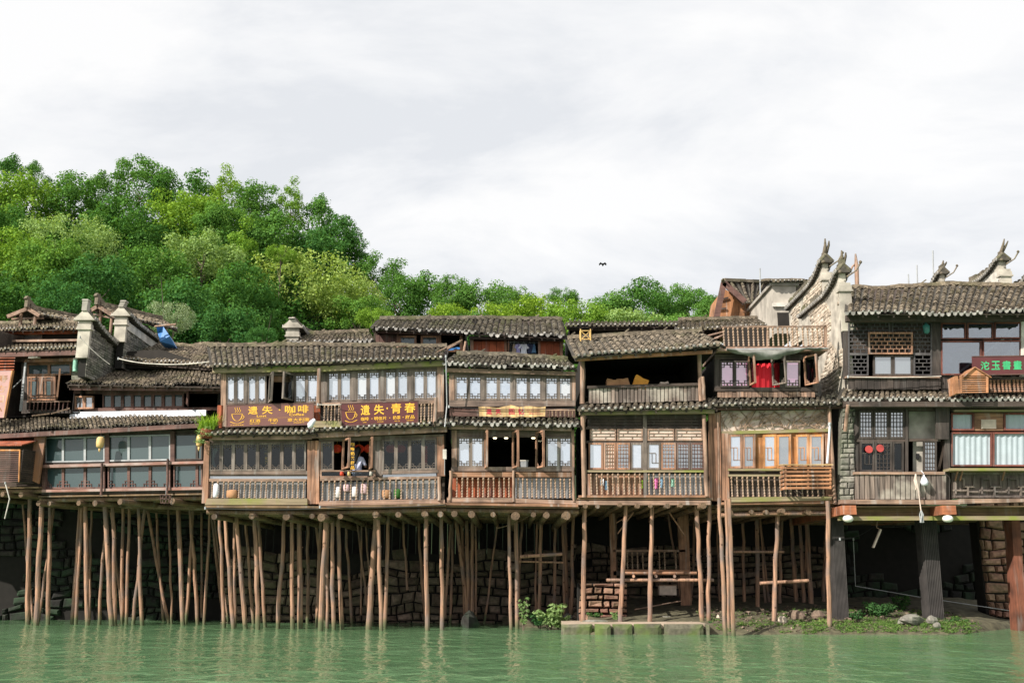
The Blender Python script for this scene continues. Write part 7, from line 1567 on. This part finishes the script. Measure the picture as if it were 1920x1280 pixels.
# ---------------- the woman at the open window (seen from behind)
def person():
    F = Fac(385, 31.0, 835, 31.0); t = None
    o = F.L(669, 900, -.32); base = F.W(o); zf = F.L(669, 941, -.45).z
    c = Vector((base.x, base.y, base.z)); z0 = zf+.38
    V = []; E_ = []; Rr = []
    def add(p, r, par=None):
        V.append(tuple(p)); Rr.append(r); i = len(V)-1
        if par is not None: E_.append((par, i))
        return i
    pel = add((0, 0, .50), (.15, .12)); wst = add((0, 0, .66), (.125, .10), pel); ch = add((0, .01, .86), (.155, .11), wst); nk = add((0, .01, 1.03), (.055, .055), ch); hd0 = add((.01, .015, 1.12), (.075, .085), nk); hd = add((.01, .02, 1.22), (.082, .095), hd0); add((.01, .02, 1.28), (.05, .06), hd)
    for s_ in (-1, 1):
        sh = add((s_*.16, .01, .95), (.06, .06), ch); el = add((s_*.24, .10, .72), (.042, .042), sh); wr = add((s_*.16, .32, .70), (.028, .026), el); pm = add((s_*.14, .39, .70), (.032, .018), wr)
        for k in range(4): f1 = add((s_*.14+(k-1.5)*.02, .44, .695), (.009, .009), pm); add((s_*.14+(k-1.5)*.022, .47+.008*(k in (1, 2)), .68), (.008, .008), f1)
        th = add((s_*.11, .41, .70), (.01, .01), pm); add((s_*.095, .44, .69), (.009, .009), th)
        hp = add((s_*.09, 0, .42), (.09, .09), pel); kn = add((s_*.10, .03, .06), (.062, .062), hp); an = add((s_*.10, 0, -.28), (.04, .04), kn); add((s_*.11, .12, -.33), (.035, .03), an)
    me = bpy.data.meshes.new('person'); me.from_pydata(V, E_, []); ob = bpy.data.objects.new('person', me); COL.objects.link(ob)
    ob.modifiers.new('s', 'SKIN'); ob.modifiers.new('d', 'SUBSURF').levels = 2
    for i, r in enumerate(Rr): me.skin_vertices[0].data[i].radius = r
    me.skin_vertices[0].data[0].use_root = True
    dg = bpy.context.evaluated_depsgraph_get(); dg.update(); m2 = bpy.data.meshes.new_from_object(ob.evaluated_get(dg)); bpy.data.objects.remove(ob)
    ob = bpy.data.objects.new('person', m2); COL.objects.link(ob); m2.materials.clear(); m2.materials.append(M['skin']); ob.location = (c.x, c.y, z0); ob.rotation_euler = (0, 0, -.3); props(ob, 'woman in a pale lilac shirt with long black hair standing behind the open window', 'person')
    for p in m2.polygons: p.use_smooth = True
    # shirt: the torso and upper arm faces pushed out
    def cloth(name, test, mat, push):
        keep = [p for p in m2.polygons if test(p.center)]; idx = {}; vs = []; fs = []
        for p in keep:
            f_ = []
            for vi in p.vertices:
                if vi not in idx: idx[vi] = len(vs); v = m2.vertices[vi]; vs.append(tuple(v.co+v.normal*push))
                f_.append(idx[vi])
            fs.append(f_)
        mb = MB(); mb.add(vs, fs, 0, True); return mb.build(name, mat, ob)
    cloth('shirt', lambda c_: .5 < c_.z < 1.02 and (abs(c_.x) < .2 or c_.z > .76) and c_.y < .2, 'shirt', .014); cloth('trousers', lambda c_: (c_.z <= .52) and c_.z > -.24, 'navy', .012)
    mb = MB(); mb.tube([(.01, .03, 1.33), (.01, -.01, 1.28), (.01, -.035, 1.18), (.0, -.09, 1.05), (-.01, -.13, .9), (-.01, -.13, .78)], [.05, .1, .1, .075, .06, .02], 10); mb.build('hair', 'black', ob)
    for s_ in (-1, 1): mb = MB(); mb.lathe([(-.008, .006), (0, .011), (.008, .006)], (.01+s_*.03, .105, 1.21), 6); mb.build('eye', 'black', ob)
    mb = MB(); mb.tube([(.01, .105, 1.21), (.01, .135, 1.175)], [.008, .016], 6); mb.build('nose', 'skin', ob); mb = MB(); mb.tube([(-.015, .105, 1.145), (.035, .105, 1.145)], .007, 5); mb.build('mouth', 'sign_red', ob)
person()

# ---------------- wires, conduits and the clutter on the balconies
def small_things():
    def cable(pts, r, label, sagm=.25, mat='black', name='cable'):
        W_ = [P(*p) for p in pts]; a0 = W_[0]; t = thing(name, label, 'cable', a0); mb = MB(); out = []
        for a, b in zip(W_[:-1], W_[1:]):
            n = 12
            for i in range(n): u = i/n; q = a.lerp(b, u); out.append(q-a0-Vector((0, 0, sagm*4*u*(1-u)*min(1, (b-a).length/4))))
        out.append(W_[-1]-a0); mb.tube(out, r, 5); mb.build('wire', mat, t)
        mb = MB(); mb.tube([Vector((0, 0, -.04)), Vector((0, 0, .04))], .03, 6); mb.build('clamp', 'metal', t)
    cable([(150, 632, 33.2), (206, 683, 33.6)], .012, 'thin pale wire running down the side of the left brick gable wall', .15, 'white')
    cable([(222, 672, 33.0), (290, 682, 32.6), (410, 675, 31.5)], .018, 'pale pipe like cable sagging along the eave above the shadowed house', .1, 'white')
    cable([(385, 952, 30.3), (600, 953, 30.3)], .015, 'black cable stapled under the left half of the coffee house floor', .05)
    cable([(600, 950, 30.2), (834, 946, 30.2)], .015, 'black cable stapled under the right half of the coffee house floor', .05)
    cable([(596, 758, 30.6), (640, 758, 30.4)], .012, 'short white wire strung between the two maroon signboards', .06, 'white')
    cable([(836, 668, 30.4), (838, 760, 30.6), (834, 800, 30.4)], .02, 'grey conduit down the gap between the coffee house and the narrow house', .0, 'metal')
    cable([(842, 762, 30.6), (1080, 764, 30.6)], .014, 'thin wire along the board behind the yellow signboard', .08)
    cable([(1083, 960, 32), (1000, 962, 32.5), (930, 990, 33)], .015, 'loose pale wire drooping among the poles under the narrow house', .2, 'grey_h')
    cable([(1590, 706, 30.2), (1765, 705, 30.2)], .014, 'white wire along the ledge under the black lattice windows', .05, 'white')
    cable([(1600, 1010, 33), (1604, 1098, 33.5), (1720, 1118, 33.5), (1905, 1146, 33)], .013, 'pale plastic pipe running across the dark rear wall under the right houses', .0, 'metal', 'pipe')
    cable([(1575, 1010, 31), (1640, 985, 32), (1730, 978, 31.5)], .012, 'thin black wire sagging between the dark columns', .25)
    cable([(10, 905, 33), (18, 935, 33), (9, 972, 33)], .02, 'short pale cable hanging below the left louvred cabinet', 0, 'white')
    F = Fac(385, 31.0, 835, 31.0)
    M['cush'] = plain('white cushion', (.62, .58, .58), .85, .15); M['cushp'] = plain('pink white cushion', (.62, .42, .44), .85, .15)
    def blob(px0, px1, py0, py1, d, mat, name, label, cat, F=F):
        a = F.L(px0, py1, d); b = F.L(px1, py0, d); c = (a+b)/2; rx = (b.x-a.x)/2; rz = (b.z-a.z)/2; t = F.root(name, label, cat); mb = MB(); vs = []; n = 8; m = 6
        for j in range(m+1):
            for i in range(n):
                th = pi*j/m; ph = 2*pi*i/n; x, y, z = sin(th)*cos(ph), sin(th)*sin(ph), cos(th); pw = lambda v: math.copysign(abs(v)**.4, v); k = 1+.06*rnd.uniform(-1, 1)
                vs.append((c.x+pw(x)*rx*k, c.y+pw(y)*.12*k, c.z+pw(z)*rz*k))
        mb.add(vs, [(j*n+i, (j+1)*n+i, (j+1)*n+(i+1) % n, j*n+(i+1) % n) for j in range(m) for i in range(n)], 0, True); mb.build('body', mat, t)
    for args in ((628, 640, 912, 934, .05, 'cush', 'seat_cushion', 'white cushion at the left behind the right hand coffee house balusters', 'cushion'), (644, 656, 908, 922, .05, 'cushp', 'seat_cushion', 'upper pinkish cushion behind the balusters under the open window', 'cushion'),
        (659, 672, 912, 932, .05, 'cush', 'seat_cushion', 'large white cushion directly under the standing woman', 'cushion'), (676, 690, 906, 926, .05, 'cushp', 'seat_cushion', 'pinkish cushion right of the large white one', 'cushion'), (716, 732, 918, 934, .05, 'card', 'carton', 'brown carton standing behind the coffee house balusters', 'box'),
        (738, 752, 916, 934, .05, 'leaf3', 'flower_pot', 'dark green potted plant right of the brown carton behind the balusters', 'plant'),
        (400, 412, 906, 934, .05, 'white_cloth', 'folded_sheet', 'pale folded sheet behind the far left balusters of the coffee house', 'sheet'), (424, 446, 918, 934, .05, 'card', 'carton', 'long brown carton behind the left coffee house balusters', 'box'),
        (638, 644, 884, 892, .3, 'lan_red', 'jar', 'small red jar on the counter left of the woman', 'jar'), (652, 657, 884, 892, .3, 'lan_yel', 'jar', 'yellow jar on the counter just left of the woman', 'jar'), (693, 698, 884, 892, .3, 'white', 'jar', 'white jar on the counter right of the woman', 'jar')): blob(*args)
    # white curtain behind the first lower left pane
    t = F.root('tied_curtain', 'white tied curtain behind the leftmost lower coffee house pane', 'curtain'); mb = MB(); vs = []; n = 8
    for j in range(6):
        w_ = [1, .8, .5, .25, .4, .6][5-j]
        for i in range(n+1): a = F.L(397+14*(i/n)*w_, 876-j*8, -.12); vs.append((a.x, a.y+.03*sin(i*1.7), a.z))
    mb.add(vs, [(j*(n+1)+i, j*(n+1)+i+1, (j+1)*(n+1)+i+1, (j+1)*(n+1)+i) for j in range(5) for i in range(n)], 0, True); mb.build('cloth', 'white_p', t)
    # planks and rods left on the roofs
    for (x0, y0, x1, y1, Y, lb) in ((820, 662, 866, 640, 30.9, 'grey stick propped on the coffee house ridge end'), (745, 653, 762, 651, 31.8, 'pale brick lying on the coffee house ridge'), (60, 782, 92, 778, 32.8, 'broken dark board lying on the lowest left roof'), (96, 778, 130, 768, 33.0, 'pale loose slat lying on the lowest left roof')):
        a = P(x0, y0, Y); b = P(x1, y1, Y+.3); t = thing('loose_board', lb, 'board', a); mb = MB(); mb.bar(Vector((0, 0, .05)), b-a+Vector((0, 0, .05)), .09, .04); mb.build('board', 'grey_h', t); mb = MB(); mb.bar(Vector((0, .05, .08)), Vector((.06, .05, .09)), .02); mb.build('nail_strip', 'dark_h', t)
    t = F.root('electric_meter', 'grey meter box hung in the gap right of the coffee house', 'meter box'); part(F, t, 'box', 'white', ('r', 830, 842, 837, 860, .3, .12)); part(F, t, 'conduit', 'metal', ('r', 833, 860, 834, 890, .3, .02))
small_things()

# every empty moves to the base of the thing it carries
def settle():
    bpy.context.view_layer.update()
    for o in [o for o in S.objects if o.type == 'EMPTY' and not o.parent and o.children and o.get('category') != 'tree']:
        pts = [c.matrix_world @ Vector(k) for c in o.children_recursive if c.type == 'MESH' for k in c.bound_box]
        if not pts: continue
        lo = [min(p[i] for p in pts) for i in range(3)]; hi = [max(p[i] for p in pts) for i in range(3)]
        n_ = Vector(((lo[0]+hi[0])/2, (lo[1]+hi[1])/2, lo[2])); d = o.rotation_euler.to_matrix().inverted() @ (Vector(o.location)-n_)
        o.location = n_
        for c in o.children: c.location = Vector(c.location)+d
settle()
